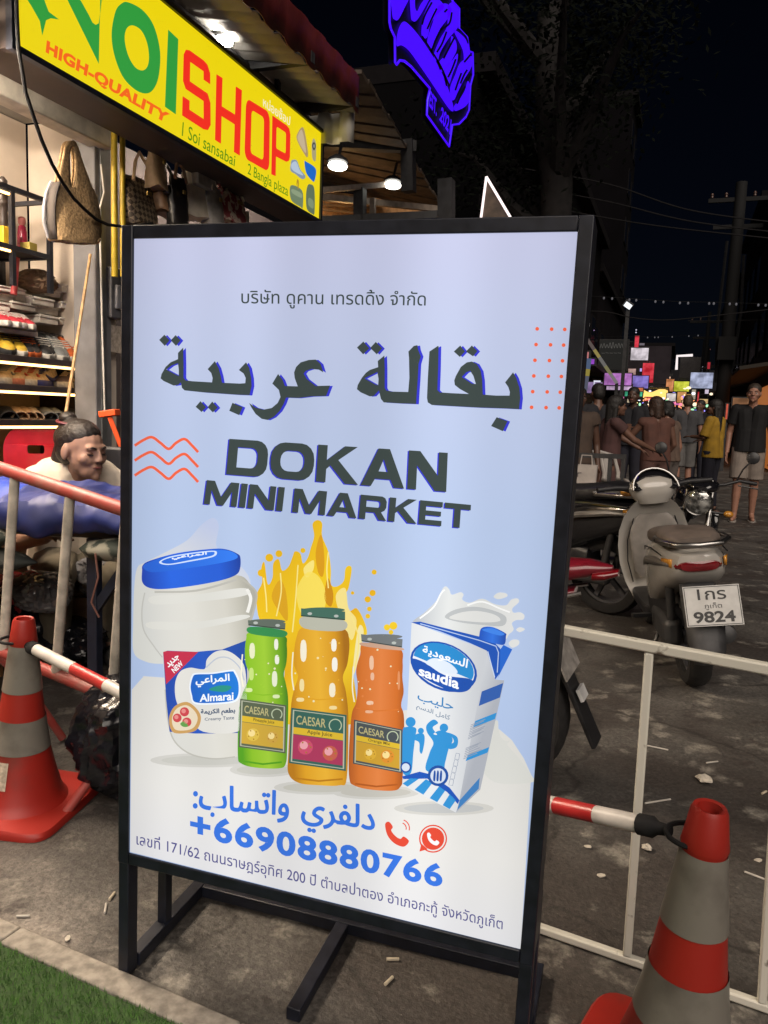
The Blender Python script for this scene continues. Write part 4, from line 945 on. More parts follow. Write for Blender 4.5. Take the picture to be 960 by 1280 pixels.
row((2, 15, 26, 35, 46, 55, 64, 71, 80, 90), tops[0]+.03, (
    ('black and yellow sneaker at the left frame edge on the top shelf', (yel_, blk, blk)), ('yellow and black sneaker next to the black and orange shoes on the top shelf', (yel_, wht, blk)),
    ('black shoe with orange toe, left one of its pair', (blk, org, org)), ('black shoe with orange toe, right one of its pair', (blk, org, org)),
    ('black and white sneaker left in the middle of the top shelf', (blk, wht, wht)), ('black sneaker with white stripe, right one of the middle pair', (blk, wht, wht)),
    ('dark grey sneaker with pale toe, left one of its pair', (gry, wht, wht)), ('dark grey sneaker with pale toe, right one of its pair', (gry, wht, wht)),
    ('orange and white sneaker left of the bamboo pole', (org, wht, wht)), ('orange sneaker at the right end of the top shelf', (org, wht, wht))), -28, XS-.15, .95, R(14))
row((-3, 6, 17, 26), zl[0]+.17, (('crimson sneaker at the left frame edge on the raised white ledge', (red_, wht, wht)), ('crimson sneaker with white stripe second from the left on the ledge', (red_, wht, wht)), ('crimson sneaker third along the raised white ledge', (red_, wht, wht)), ('crimson sneaker at the right end of the raised white ledge', (red_, wht, wht))), -20, XS-.13, .9)
o = MB().box((XS-.2, (ys+atX(37, 400, XS-.13).y)/2, zl[0]+.155), (.24, atX(37, 400, XS-.13).y-ys, .02)).build('ledge_board', mat('ledge_white', (.55, .5, .45), .6)); tag(o, 'narrow white ledge board above the top shelf under the crimson sneakers', 'shelf board')
row((8, 26, 40, 54, 84), tops[1], (('beige sneaker with grey trim at the left of the lit middle shelf', (bge, wht, gry)), ('beige and coral sneaker on the lit middle shelf', (bge, (.55, .2, .13), (.5, .1, .07))), ('coral trimmed beige sneaker beside the blue one', (bge, wht, (.5, .1, .07))), ('beige sneaker with navy blue trim on the lit middle shelf', (bge, nav, nav)), ('dark sneaker with beige badge at the right end of the middle shelf', ((.12, .09, .12), wht, bge))), -62, XS-.14, 1.02)
row((3, 14, 26, 35, 52, 63, 84), tops[2], (('dark sandal at the left frame edge on the lowest lit shelf', (blk, blk, blk)), ('tan sandal with wide strap second from the left', (tan, tan, bge)), ('tan sandal in the middle of the lowest lit shelf', (tan, tan, bge)), ('tan open slipper right of the strapped tan sandals', (bge, tan, tan)), ('dark green grey slipper with its strap up', (gry, blk, gry)), ('dark grey slipper left of the bamboo pole', (gry, blk, gry)), ('black slipper at the right end of the lowest lit shelf', (blk, blk, blk))), -25, XS-.14, 1., R(16), 'sandal')

# ---- white shoe boxes
bx_m = [mat('box_white', (.80, .76, .69), .7, var=.12, scale=20), mat('box_grey', (.66, .62, .56), .7, var=.15, scale=20)]
boxes = [(56, 353, 77, 361, 'topmost small white shoe box of the middle stack'), (56, 362, 77, 371, 'second white shoe box of the middle stack under the topmost'),
 (78, 356, 101, 367, 'topmost grey white shoe box of the right stack beside the bamboo pole'), (77, 368, 100, 377, 'second shoe box from the top of the right stack'), (77, 378, 99, 387, 'middle shoe box of the right stack by the pole'), (76, 388, 99, 397, 'fourth shoe box down in the right stack'), (75, 398, 98, 407, 'lowest visible shoe box of the right stack'),
 (42, 372, 69, 382, 'wide white shoe box under the middle stack'), (48, 383, 74, 393, 'white shoe box below the wide one in the middle'), (50, 394, 74, 405, 'lowest shoe box between the ledge and the right stack'),
 (20, 366, 40, 377, 'white shoe box right of the long top left box'), (15, 378, 46, 388, 'white shoe box under the left ones, above the crimson sneakers'), (-8, 358, 33, 365, 'long flat white shoe box on top of the left stack'), (-8, 366, 18, 376, 'white shoe box at the left frame edge'), (-6, 377, 14, 388, 'lower white shoe box at the left frame edge')]
for i, (x0, y0, x1, y1, lab) in enumerate(boxes):
    X = XS-.19+(.012*((i*7) % 5)); p, q = atX(x0, (y0+y1)/2, X), atX(x1, (y0+y1)/2, X); za, zb_ = atX((x0+x1)/2, y1, X).z, atX((x0+x1)/2, y0, X).z
    t = thing('shoe_box', lab, 'shoe box', (X-.09, (p.y+q.y)/2, za), 0, 'white shoe boxes stacked above the shoes', world=True)
    lid = (zb_-za)*.32
    MB().box((X-.09, (p.y+q.y)/2, (za+zb_-lid)/2), (.17, q.y-p.y-.006, zb_-za-lid-.001)).build('carton', bx_m[i % 2], t, bevel=.002)
    MB().box((X-.088, (p.y+q.y)/2, zb_-lid/2-.001), (.18, q.y-p.y-.001, lid-.002)).build('lid', bx_m[(i+1) % 2 if i % 3 else 0], t, bevel=.002)
# support board that carries the boxes
o = MB().box((XW+.10, (ys+ye)/2-.1, zl[0]+.09), (.16, ye-ys-.3, .02)).build('ledge_board', rack_m); tag(o, 'dark board behind the top row of shoes that carries the shoe boxes', 'shelf board')

# ---- display stand with figurine
st = thing('display_stand', 'black metal display stand with glass shelf above the shoe boxes', 'display stand', (XS-.15, 1.9, 1.4), world=True)
xa, xb = XS-.36, XS-.05
za, zm, zlow = atX(15, 236, xb).z, atX(62, 322, xb).z, atX(40, 362, xb).z
y1_, y2_ = atX(15, 280, xb).y, atX(62, 290, xb).y
for X in (xa, xb):
    for y in (y1_, y2_, y1_-.5):
        MB().box((X, y, (za+zlow)/2), (.022, .022, za-zlow)).build('upright', black, st)
b = MB()
for z in (za, zm):
    for X in (xa, xb): b.box((X, (y1_-.5+y2_)/2, z), (.02, y2_-y1_+.52, .022))
    for y in (y1_, y2_): b.box(((xa+xb)/2, y, z), (xb-xa, .02, .02))
b.build('shelf_frame', black, st)
MB().box(((xa+xb)/2, (y1_-.5+y2_)/2, zm+.006), (xb-xa, y2_-y1_+.5, .01)).build('shelf_board', rack_m, st)
MB().box((xb+.006, y1_-.27, za-.03), (.01, .5, .01)).build('light_strip', strip, st); MB().box((xb+.006, y1_-.27, zm-.02), (.01, .5, .01)).build('light_strip', strip, st)
f0 = atX(5, 318, xb-.08); f0.z = zm+.012
t = thing('figurine', 'dark little statuette on a yellow block on the display stand', 'figurine', f0)
MB().box((0, 0, .045), (.07, .07, .09)).build('block', mat('yellow_block', (.62, .40, .02), .5), t, bevel=.004)
b = MB(); b.lathe([(.02, .09), (.024, .12), (.02, .16), (.03, .19), (.034, .22), (.02, .25), (.012, .262), (.022, .285), (.022, .305), (.008, .322)], 14); b.build('statuette', mat('dark_bronze', (.03, .022, .02), .4, var=.3), t)
f0 = atX(28, 312, xb-.1); f0.z = zm+.012
t = thing('toy_bottle', 'small pink and crimson bottle standing on the display stand', 'bottle', f0)
MB().lathe([(.022, 0), (.024, .03), (.022, .10), (.018, .125), (.012, .13)], 14).build('flask', mat('crimson_gloss', (.45, .03, .09), .25), t); MB().lathe([(.012, .13), (.018, .14), (.018, .165), (.008, .172)], 14).build('stopper', mat('pink_gloss', (.6, .2, .2), .3), t)
f0 = atX(36, 318, xb-.06)
o = MB().box((f0.x, f0.y, zm+.035), (.06, .05, .044)).build('small_box', mat('olive_box', (.34, .27, .06), .6), bevel=.003); tag(o, 'small olive yellow box beside the pink bottle on the display stand', 'box')
pa, pb = atX(17, 368, XS-.1), atX(22, 322, XS-.1)
o = MB().tube([pa, pb], [.016, .011], 10).build('umbrella_handle', mat('pink_handle', (.55, .07, .08), .4)); tag(o, 'pink umbrella handle sticking up among the shoe boxes', 'umbrella')
pa = atX(45, 352, XS-.2)
crumple_bag('folded_bag', 'brown folded bag lying on the shoe boxes under the display stand', (pa.x, pa.y, pa.z-.0), (.09, .09, .06), mat('brown_bag', (.20, .13, .08), .7, var=.35, scale=30, bump=.3), 11, cat='bag')

# ---- bamboo pole
pa, pb = atX(78, 545, -2.72), atX(113, 318, -2.80)
o = MB().tube([lp(pa, pb, q/8-.35*(q == 0)) for q in range(9)], [.008, .0078, .0085, .0075, .0082, .0072, .008, .007, .0072], 8).build('bamboo_pole', mat('bamboo', (.45, .28, .13), .5, var=.3, scale=30)); tag(o, 'thin bamboo pole leaning on the cream shop wall across the shoe shelves', 'pole')

# ---- straw tote hanging from the beam
straw = mat('woven_straw', (.36, .235, .115), .85, var=.35, scale=90, bump=.6)
Zs = lambda *p: [(.2031*x, 160+.2031*y) for x, y in p]
XT = -2.62
pt = atX(90, 300, XT)
t = thing('straw_tote', 'woven straw tote bag hanging from the beam at the shop front', 'bag', (XT, pt.y, pt.z), world=True)
outer = smooth_line(Zs((400, 100), (434, 78), (466, 98), (500, 200), (545, 325), (585, 425), (608, 590), (592, 690), (560, 718), (450, 706), (340, 690), (326, 600), (330, 480), (350, 340), (380, 200)), 4, True)
hole = smooth_line(Zs((424, 150), (438, 112), (452, 140), (460, 230), (450, 350), (438, 366), (430, 340), (424, 240)), 4, True)
vs_, fs_ = fill2d([[(x, -y) for x, y in outer], [(x, -y) for x, y in hole]])
def tote_pt(x, y, side):
    P = atX(x, -y, XT); v = min(1, max(0, (-y-236)/64)); u = (x-93)/32
    return Vector((XT+side*(.008+.032*v*(1-.6*u*u)), P.y, P.z))
# cut the panels finer so that they can bulge
import bmesh
for side, nm in ((1, 'front_panel'), (-1, 'rear_panel')):
    bm = bmesh.new(); vv = [bm.verts.new((x, y, 0)) for x, y in vs_]
    for f in fs_:
        try: bm.faces.new([vv[q] for q in f])
        except ValueError: pass
    bmesh.ops.subdivide_edges(bm, edges=bm.edges[:], cuts=3, use_grid_fill=True)
    bm.verts.index_update()
    b = MB(); b.add([tote_pt(v.co.x, v.co.y, side) for v in bm.verts], [tuple(v.index for v in f.verts) for f in bm.faces]); bm.free()
    o = b.build(nm, straw, t); o.modifiers.new('solid', 'SOLIDIFY').thickness = .010
def edge_strip(pts, m, nm, out=0.):
    b = MB(); b.loft([[atX(x-out*1.0, y, XT)+Vector((dx, 0, 0)) for x, y in pts] for dx in (-.022, 0, .022)], cap=False, closed=False); o = b.build(nm, m, t); o.modifiers.new('solid', 'SOLIDIFY').thickness = .008
edge_strip(Zs((352, 330), (330, 400), (318, 480), (318, 580), (335, 685)), mat('gusset_dark', (.06, .05, .045), .8), 'gusset', 1.5)
b = MB(); P = Zs((350, 330), (318, 400), (304, 490), (304, 580), (330, 670), (365, 695)); b.tube([atX(x, y, XT)+Vector((-.03, 0, 0)) for x, y in P], .008, 8); b.build('plastic_edge', mat('grey_wrap', (.34, .33, .35), .5), t)
b = MB(); P = Zs((330, 690), (450, 707), (560, 718), (592, 692)); b.loft([[atX(x, y, XT)+Vector((dx, 0, 0)) for x, y in P] for dx in (-.03, 0, .03)], cap=False, closed=False); o = b.build('base_panel', straw, t); o.modifiers.new('solid', 'SOLIDIFY').thickness = .01

# ---- handbags hanging in a row behind the yellow sign
def lattice():
    m = bpy.data.materials.new('lattice_canvas'); m.use_nodes = True; t = m.node_tree
    tc = t.nodes.new('ShaderNodeTexCoord'); mp = t.nodes.new('ShaderNodeMapping'); mp.inputs['Rotation'].default_value = (R(45), 0, 0); mp.inputs['Scale'].default_value = (1, 1, 1)
    ck = t.nodes.new('ShaderNodeTexChecker'); ck.inputs['Scale'].default_value = 46; ck.inputs['Color1'].default_value = (.05, .035, .025, 1); ck.inputs['Color2'].default_value = (.26, .20, .13, 1)
    t.links.new(tc.outputs['Object'], mp.inputs[0]); t.links.new(mp.outputs[0], ck.inputs['Vector']); t.links.new(ck.outputs['Color'], t.nodes['Principled BSDF'].inputs['Base Color']); t.nodes['Principled BSDF'].inputs['Roughness'].default_value = .5
    return m
def handbag(label, px0, px1, pyt, pyb, pyh, m, sm, X, puff=.06, seed=0):
    yl, yr = atX(px0, (pyt+pyb)/2, X).y, atX(px1, (pyt+pyb)/2, X).y; xm = (px0+px1)/2
    za, zb2, zh = atX(xm, pyb, X).z, atX(xm, pyt, X).z, atX(xm, pyh, X).z; yc2 = (yl+yr)/2; hw2 = (yr-yl)/2
    t = thing('handbag', label, 'handbag', (X, yc2, za), 0, 'handbags hanging behind the yellow shop sign', world=True)
    r_ = random.Random(seed); b = MB(); rings = []
    for j in range(9):
        v_ = j/8; z = za+(zb2-za)*v_; half = hw2*(.86+.16*math.sin(v_*2.4+.3)); px_ = puff*(1.1-v_*.75)
        rings.append([(X+px_*math.copysign(abs(math.cos(a))**.6, math.cos(a)), yc2+half*math.copysign(abs(math.sin(a))**.7, math.sin(a))+.006*r_.uniform(-1, 1), z+.01*math.sin(3*a+seed)) for a in [R(q) for q in range(0, 360, 18)]])
    b.loft(rings); b.build('bag_body', m, t)
    b = MB(); b.tube([(X+puff*.5, yc2-hw2*.7, zb2-.02), (X+puff*.3, yc2-hw2*.45, lp(Vector((0, 0, zb2)), Vector((0, 0, zh)), .55).z), (X, yc2, zh), (X+puff*.3, yc2+hw2*.45, lp(Vector((0, 0, zb2)), Vector((0, 0, zh)), .55).z), (X+puff*.5, yc2+hw2*.7, zb2-.02)], .009, 8); b.build('strap', sm, t)
    b = MB(); b.box((X+puff*1.05, yc2, zb2-(zb2-za)*.3), (.008, hw2*.3, .02)); b.build('clasp', mat('brass', (.5, .36, .12), .3, metal=.9), t)
    if seed % 2: 
        b = MB(); b.box((X+puff*.72, yc2, zb2-(zb2-za)*.22), (puff*.8, hw2*1.5, (zb2-za)*.36)); b.build('flap', sm, t, bevel=.012)
lat = lattice(); brown = mat('brown_leather', (.22, .125, .07), .4, var=.3); tanl = mat('tan_leather', (.58, .40, .23), .5, var=.2); cream_l = mat('cream_leather', (.75, .67, .54), .5, var=.15); greyl = mat('grey_leather', (.32, .30, .28), .5, var=.3); blackl = mat('black_leather', (.015, .013, .013), .35)
stripe_m = mat('striped_scarf', (.72, .60, .50), .7, scale=26, second=(.34, .07, .08), contrast=(.48, .54))
handbag('brown lattice patterned handbag right beside the yellow pipes', 155, 192, 226, 282, 190, lat, tanl, -2.72, .06, 2)
handbag('tan bag with long pleated top hanging second from the yellow pipes', 186, 204, 190, 236, 172, tanl, cream_l, -2.66, .05, 4)
handbag('round brown leather bag in the middle of the hanging row', 194, 220, 234, 268, 205, brown, blackl, -2.68, .06, 5)
handbag('slim black bag with hanging strap in the middle of the row', 212, 232, 222, 285, 200, blackl, brown, -2.62, .04, 6)
handbag('cream shoulder bag with grey flap hanging in the row', 230, 262, 212, 274, 196, cream_l, greyl, -2.66, .06, 7)
handbag('dark bag with pale straps between the cream and striped bags', 256, 276, 236, 284, 222, greyl, stripe_m, -2.62, .05, 8)
handbag('red and cream striped bag at the right end of the row', 270, 303, 242, 282, 226, stripe_m, cream_l, -2.64, .07, 10)
b = MB(); b.tube([(-2.70, yc1-.1, atX(200, 176, -2.7).z+.02), (-2.70, 6.4, atX(200, 176, -2.7).z+.02)], .012, 8); o = b.build('hanging_rail', black); tag(o, 'black rail under the yellow sign that carries the handbags', 'rail')
p_ = atX(309, 275, -2.6)
o = MB().box((p_.x, p_.y, p_.z), (.01, .03, .10)).build('price_tag', paper); tag(o, 'white price tag hanging right of the striped bag', 'tag')

# ------------------------------------------------------------------ the yellow shop sign
def shopface(px, py, lift=0.): 
    P = atX(px, py, XB); return Vector((.002+lift, P.y, P.z))
zb0, zt0 = atX(397, 274, XB).z, atX(400, 165, XB).z
yL, yR = atX(18, 60, XB).y, atX(400, 220, XB).y
t = thing('shop_sign', 'yellow backlit shop sign with green and red lettering above the shop front', 'lit sign', (XB, (yL+yR)/2, zb0))
t.location = (XB, 0, 0)
yelm = lit('yellow_sheet', [(0, 'ecd40e')], es=1., band=0.)
yelm.cycles.emission_sampling = 'FRONT'
b = MB(); b.add([(0, yL, zb0), (0, yR, zb0), (0, yR, zt0), (0, yL, zt0)], [(0, 1, 2, 3)]); b.build('sign_face', yelm, t, smooth=False)
b = MB(); dd = .24; fr = .03
b.box((-dd/2-.004, (yL+yR)/2, (zb0+zt0)/2), (dd, yR-yL+.02, zt0-zb0+.02)); b.build('sign_box', mat('sign_box_brown', (.045, .03, .025), .6, var=.25), t)
b = MB()
for z in (zb0-.012, zt0+.012): b.box((-.0, (yL+yR)/2, z), (.03, yR-yL+.05, .024))
for y in (yL-.012, yR+.012): b.box((-.0, y, (zb0+zt0)/2), (.029, .024, zt0-zb0))
b.build('sign_trim', black, t)
for y in (yL+.4, yR-.4):
    MB().bar((-.12, y, zt0), (-.12, y, zt0+.75), .03).build('hanger', black, t)
Z5 = Z(5, .23958, 0, 0); Z6 = Z(6, .4375, 0, 0)
def yink(c): return lit('sign_ink_'+c, [(0, c)], band=0.)
gn, rdk, org2, dgr = yink('2f9a3c'), yink('f02c1c'), yink('f4641c'), yink('4f8a10')
a = Art(shopface, .0006)
a.shape(Z5((100, -60), (215, -60), (232, 10), (252, 62), (305, 102), (262, 96), (238, 106), (218, 186), (205, 110), (160, 30)), gn, 1)
a.shape(Z5((300, -100), (370, -45), (420, 5), (462, 80), (480, 118), (497, 130), (512, 122), (520, 70), (520, -20), (530, -20), (518, 100), (513, 334)), gn, 1)
a.shape([B(Z5((665, 12), (740, 52), (800, 135), (833, 270), (825, 400), (795, 470), (752, 488), (695, 462), (635, 395), (592, 280), (580, 170), (600, 60), (630, 20))), B(Z5((690, 133), (735, 160), (765, 225), (775, 300), (765, 350), (738, 368), (700, 348), (665, 285), (648, 205), (658, 150)))], gn, 1)
a.shape(Z5((875, 155), (928, 205), (915, 597), (858, 557)), gn, 1)
a.build('green_letters', t)
# squared, round-cornered capitals
SQ = {'S': [[(0, .0), (.75, 0), (.9, .03), (1, .13), (1, .45), (.9, .56), (.25, .56), (.25, .84), (.75, .84), (.75, .72), (1, .72), (1, .88), (.9, .98), (.75, 1), (.22, 1), (.08, .97), (0, .88), (0, .5), (.1, .41), (.75, .41), (.75, .15), (.25, .15), (.25, .28), (0, .28)]],
      'H': [[(0, 0), (.24, 0), (.24, .42), (.76, .42), (.76, 0), (1, 0), (1, 1), (.76, 1), (.76, .57), (.24, .57), (.24, 1), (0, 1)]],
      'O': [rr(0, 0, 1, 1, .16), rr(.24, .14, .76, .86, .08)],
      'P': [[(0, 0), (.24, 0), (.24, .34), (.8, .34), (.94, .38), (1, .46), (1, .88), (.94, .97), (.8, 1), (0, 1)], rr(.24, .48, .76, .86, .05)]}
a = Art(shopface, .0006)
for ch, q in (('S', ((524, 132), (599, 186), (601, 383), (519, 330))), ('H', ((617, 212), (690, 258), (684, 445), (613, 400))), ('O', ((702, 280), (770, 322), (768, 492), (697, 452))), ('P', ((777, 330), (829, 366), (826, 520), (774, 498)))):
    a.glyph(SQ[ch], Z6(*q), rdk, 1)
a.build('red_letters', t)
a = Art(shopface, .0006); a.words('HIGH-QUALITY', [(58, 50), (212, 142.5), (207.5, 157), (56, 68)], org2, 1, .05, spacing=1.06); a.build('quality_line', t)
a = Art(shopface, .0006); a.words('1 Soi sansabai', Z6((521, 348), (672, 444), (669, 476), (518, 388)), dgr, 1, .004); a.words('2 Bangla plaza', Z6((708, 466), (823, 532), (821, 570), (706, 506)), dgr, 1, .004); a.build('branch_line', t)
a = Art(shopface, .0006); a.words('หน่อยช้อป', Z6((751, 272), (829, 330), (827, 360), (751, 304)), yink('f4ecc8'), 1, .012); a.build('thai_line', t)
Z7 = Z(7, .148515, 320, 90)
def picture(name, *pieces):
    a = Art(shopface, .0006)
    for k, (pts, c) in enumerate(pieces): a.shape(B(Z7(*pts)), yink(c), 1+k)
    a.build(name, t)
picture('bag_picture', (((345, 520), (395, 468), (430, 640), (432, 712), (410, 700), (345, 580)), 'a8906a'), (((350, 530), (385, 490), (415, 640), (410, 680), (352, 580)), 'c4b090'))
picture('watch_picture', (((468, 590), (482, 560), (500, 590), (503, 650), (500, 740), (485, 750), (470, 720), (465, 650)), 'a8a078'), (((468, 620), (484, 590), (501, 622), (484, 660)), '30383c'), (((475, 622), (484, 606), (494, 622), (484, 642)), '8a8f88'))
picture('shoe_picture', (((290, 770), (300, 742), (340, 745), (370, 820), (410, 870), (408, 895), (380, 900), (330, 860), (288, 830)), '8494a8'), (((296, 770), (335, 755), (365, 825), (395, 870), (340, 850), (296, 815)), 'b4c4d4'))
picture('blue_bag_picture', (((405, 755), (420, 755), (500, 815), (490, 915), (470, 915), (420, 850)), '1a66c4'))
picture('satchel_picture', (((290, 955), (385, 1000), (390, 1140), (370, 1135), (292, 1075)), '6e8064'), (((335, 965), (342, 905), (356, 920), (354, 985), (346, 970), (344, 930)), 'b08a28'), (((300, 985), (375, 1020), (378, 1060), (302, 1020)), '8c9c7c'))
picture('backpack_picture', (((430, 960), (455, 945), (488, 985), (490, 1180), (470, 1195), (425, 1150), (418, 1040)), '5f7058'), (((440, 1060), (478, 1085), (478, 1150), (438, 1120)), '7f8f70'))

# ------------------------------------------------------------------ awning over the shop
XE = -2.18
zlo, zup = atX(440, 141, XE).z, atX(440, 96, XE).z; yend = atX(440, 141, XE).y
t = thing('awning', 'corrugated metal awning with pale underside and dark red edge above the yellow sign', 'awning', (XE-.6, 3.2, zlo), world=True)
iron = mat('dark_angle_iron', (.030, .030, .032), .6, var=.3)
sheetm = mat('pale_corrugated', (.60, .58, .53), .55, var=.18, scale=4)
redm = mat('dark_red_corrugated', (.085, .010, .010), .5, var=.25, scale=7)
b = MB(); n = 130; rows = []
for i in range(n+1):
    y = -1.0+(yend+1.0)*i/n; h = .014*math.sin(i*math.pi*.75); rows.append([(XE+.02, y, zlo+.012+h), (XE-1.6, y, zlo+.30+h)])
b.loft(rows, cap=False, closed=False); o = b.build('roof_sheet', sheetm, t); o.modifiers.new('solid', 'SOLIDIFY').thickness = .006
b = MB(); rows = []
for i in range(n*2+1):
    y = -1.0+(yend+1.0)*i/n/2; q = .018*math.copysign(abs(math.sin(i*math.pi*.19))**.5, math.sin(i*math.pi*.19)); rows.append([(XE+.04, y, zlo+q*.7), (XE+.045+q*.3, y, zup)])
b.loft(rows, cap=False, closed=False); o = b.build('red_edge', redm, t); o.modifiers.new('solid', 'SOLIDIFY').thickness = .006
b = MB()
b.box((XE-.38, (yend-1)/2, zlo+.015), (.05, yend+1.0, .07))
for y in (1.2, 2.95, 4.35, yend-.03): b.box((XE-.75, y, zlo+.05), (1.6, .045, .06))
b.build('roof_beams', iron, t)
rows = []
for i in range(61): 
    x = -3.4+(3.4+XE)*i/60; q = .02*(1 if (i//4) % 2 else -1); rows.append([(x, yend+.02+q, atY(420, 178, yend).z), (x, yend+.02+q, zlo+.02)])
b = MB(); b.loft(rows, cap=False, closed=False); o = b.build('end_sheet', sheetm, t); o.modifiers.new('solid', 'SOLIDIFY').thickness = .004
a_ = atX(281, 51, -2.5)
t2_ = thing('flood_lamp', 'small bright flood lamp under the awning above the yellow sign', 'lamp', a_, world=True)
MB().box(a_, (.05, .09, .03)).build('lamp_glass', glow('flood_white', (1, .93, .82), 90, True), t2_, bevel=.008)
MB().box(a_+Vector((-.03, .02, .025)), (.06, .11, .022)).build('lamp_body', iron, t2_); MB().bar(a_+Vector((-.03, .05, .03)), a_+Vector((-.03, .07, .14)), .014).build('bracket', mat('rusty_bracket', (.13, .06, .04), .7), t2_)

# ------------------------------------------------------------------ wooden bar behind the awning
plank = mat('old_planks', (.085, .06, .042), .7, var=.4, scale=9)
t = thing('timber_bar', 'open timber bar with plank roof and warm light inside, behind the yellow sign', 'bar building', atD(470, 330, 8.5)*1.0, world=True)
A1, B1, C1, D1 = atD(452, 92, 6.6), atD(556, 268, 9.6), atD(402, 232, 9.6), atD(380, 92, 6.6)
b = MB()
for k in range(16):
    s0, s1 = k/16, (k+.93)/16
    q = [lp(A1, B1, s0), lp(A1, B1, s1), lp(D1, C1, s1), lp(D1, C1, s0)]; j = Vector((0, 0, .012*((k*5) % 3)))
    b.add([p+j for p in q]+[p+j+Vector((0, 0, .03)) for p in q], [(3, 2, 1, 0), (4, 5, 6, 7), (0, 1, 5, 4), (1, 2, 6, 5), (2, 3, 7, 6), (3, 0, 4, 7)])
b.build('plank_roof', plank, t, smooth=False)
lightbeam = mat('pale_timber', (.30, .24, .19), .6, var=.25)
b = MB()
b.bar(atD(398, 238, 7.6), atD(480, 231, 8.2), .05); b.bar(atD(398, 246, 8), atD(555, 262, 9.2), .06); b.bar(atD(466, 248, 8.1), atD(466, 274, 8.1), .05)
b.build('pale_beams', lightbeam, t)
b = MB()
for (x0, y0, x1, y1, w_) in ((450, 236, 450, 276, .10), (398, 276, 556, 268, .07), (558, 225, 558, 290, .14), (510, 176, 511, 240, .12), (395, 178, 520, 184, .1)): b.bar(atD(x0, y0, 8.0), atD(x1, y1, 8.0), w_)
b.build('dark_frame', iron, t)
q = [atD(398, 238, 9.2), atD(470, 246, 9.6), atD(556, 256, 10.2), atD(556, 330, 10.2), atD(398, 330, 9.2)]
b = MB(); b.add(q+[p+Vector((-.05, .06, 0)) for p in q], [(0, 1, 2, 3, 4)]); b.build('back_wall', mat('honey_boards', (.42, .22, .09), .6, var=.35, scale=14), t, smooth=False)
b = MB()
for k in range(6): b.bar(atD(398, 241+7*k, 8.9), atD(462, 246+7*k, 9.2), .02)
b.build('slats', plank, t)
o = MB().tube([atD(420, 285, 8.8), atD(440, 285, 8.8)], .05, 10).build('pendant_bulb', glow('amber_bulb', (1, .55, .2), 32, True)); tag(o, 'warm bulb lighting the boards inside the timber bar behind the lit sign', 'lamp')
for px, py, D, lab in ((422, 207, 7.2, 'round white flood lamp under the plank roof, nearer the yellow sign'), (491, 231, 8.2, 'larger round white flood lamp under the plank roof, right of the other')):
    p = atD(px, py, D)
    t = thing('flood_lamp', lab, 'lamp', p, 0, 'round lamps under the plank roof', world=True)
    MB().lathe([(.0, -.012), (.078, -.008), (.085, .004), (.08, .014), (0, .016)], 22, p, (.03, -.14, -.98)).build('lamp_glass', glow('lamp_cool', (1, .96, .85), 9, True), t)
    MB().lathe([(.05, -.05), (.088, -.02), (.092, .0), (.087, .006)], 22, p-Vector((.03, -.14, -.98))*.03, (.03, -.14, -.98), cap=True).build('lamp_housing', iron, t)
    MB().bar(p+Vector((0, 0, .05)), p+Vector((0, .1, .25)), .02).build('bracket', iron, t)

# ------------------------------------------------------------------ blue neon sign
XN = -2.06
nb = lambda *p: [(470+.15625*x, .15625*y) for x, y in p]
def neonface(px, py, lift=0.): P = atX(px, py, XN); return Vector((XN+.012+lift, P.y, P.z))
p_ = atX(545, 150, XN)
t = thing('neon_sign', 'deep blue glowing script sign with a pointed ribbon tail hung above the street', 'neon sign', (0, 0, 0))
t.location = (0, 0, 0)
blue = glow('neon_blue', (.055, .0, 1.0), 1.15, True); navy_b = mat('neon_board', (.006, .005, .015), .5)
a = Art(neonface, .003)
outline = nb((95, -160), (95, 180), (105, 230), (138, 300), (140, 500), (152, 518), (178, 484), (215, 490), (270, 535), (420, 708), (400, 800), (395, 920), (575, 1172), (600, 1000), (655, 992), (710, 935), (735, 880), (745, 690), (768, 600), (764, 420), (735, 412), (720, 300), (655, 230), (655, 70), (600, 10), (600, -160))
vs_, fs_ = fill2d([[(x, -y) for x, y in outline]])
k = len(vs_); P = [neonface(x, -y) for x, y in vs_]
me_b = MB(); me_b.add([p-Vector((.012, 0, 0)) for p in P]+[p-Vector((.05, 0, 0)) for p in P], [f for f in fs_]+[tuple(i+k for i in reversed(f)) for f in fs_])
me_b.build('sign_board', navy_b, t, smooth=False)
b = MB(); b.tube([neonface(x, y) for x, y in outline], .0085, 6, closed=True); b.build('outline_tube', blue, t)
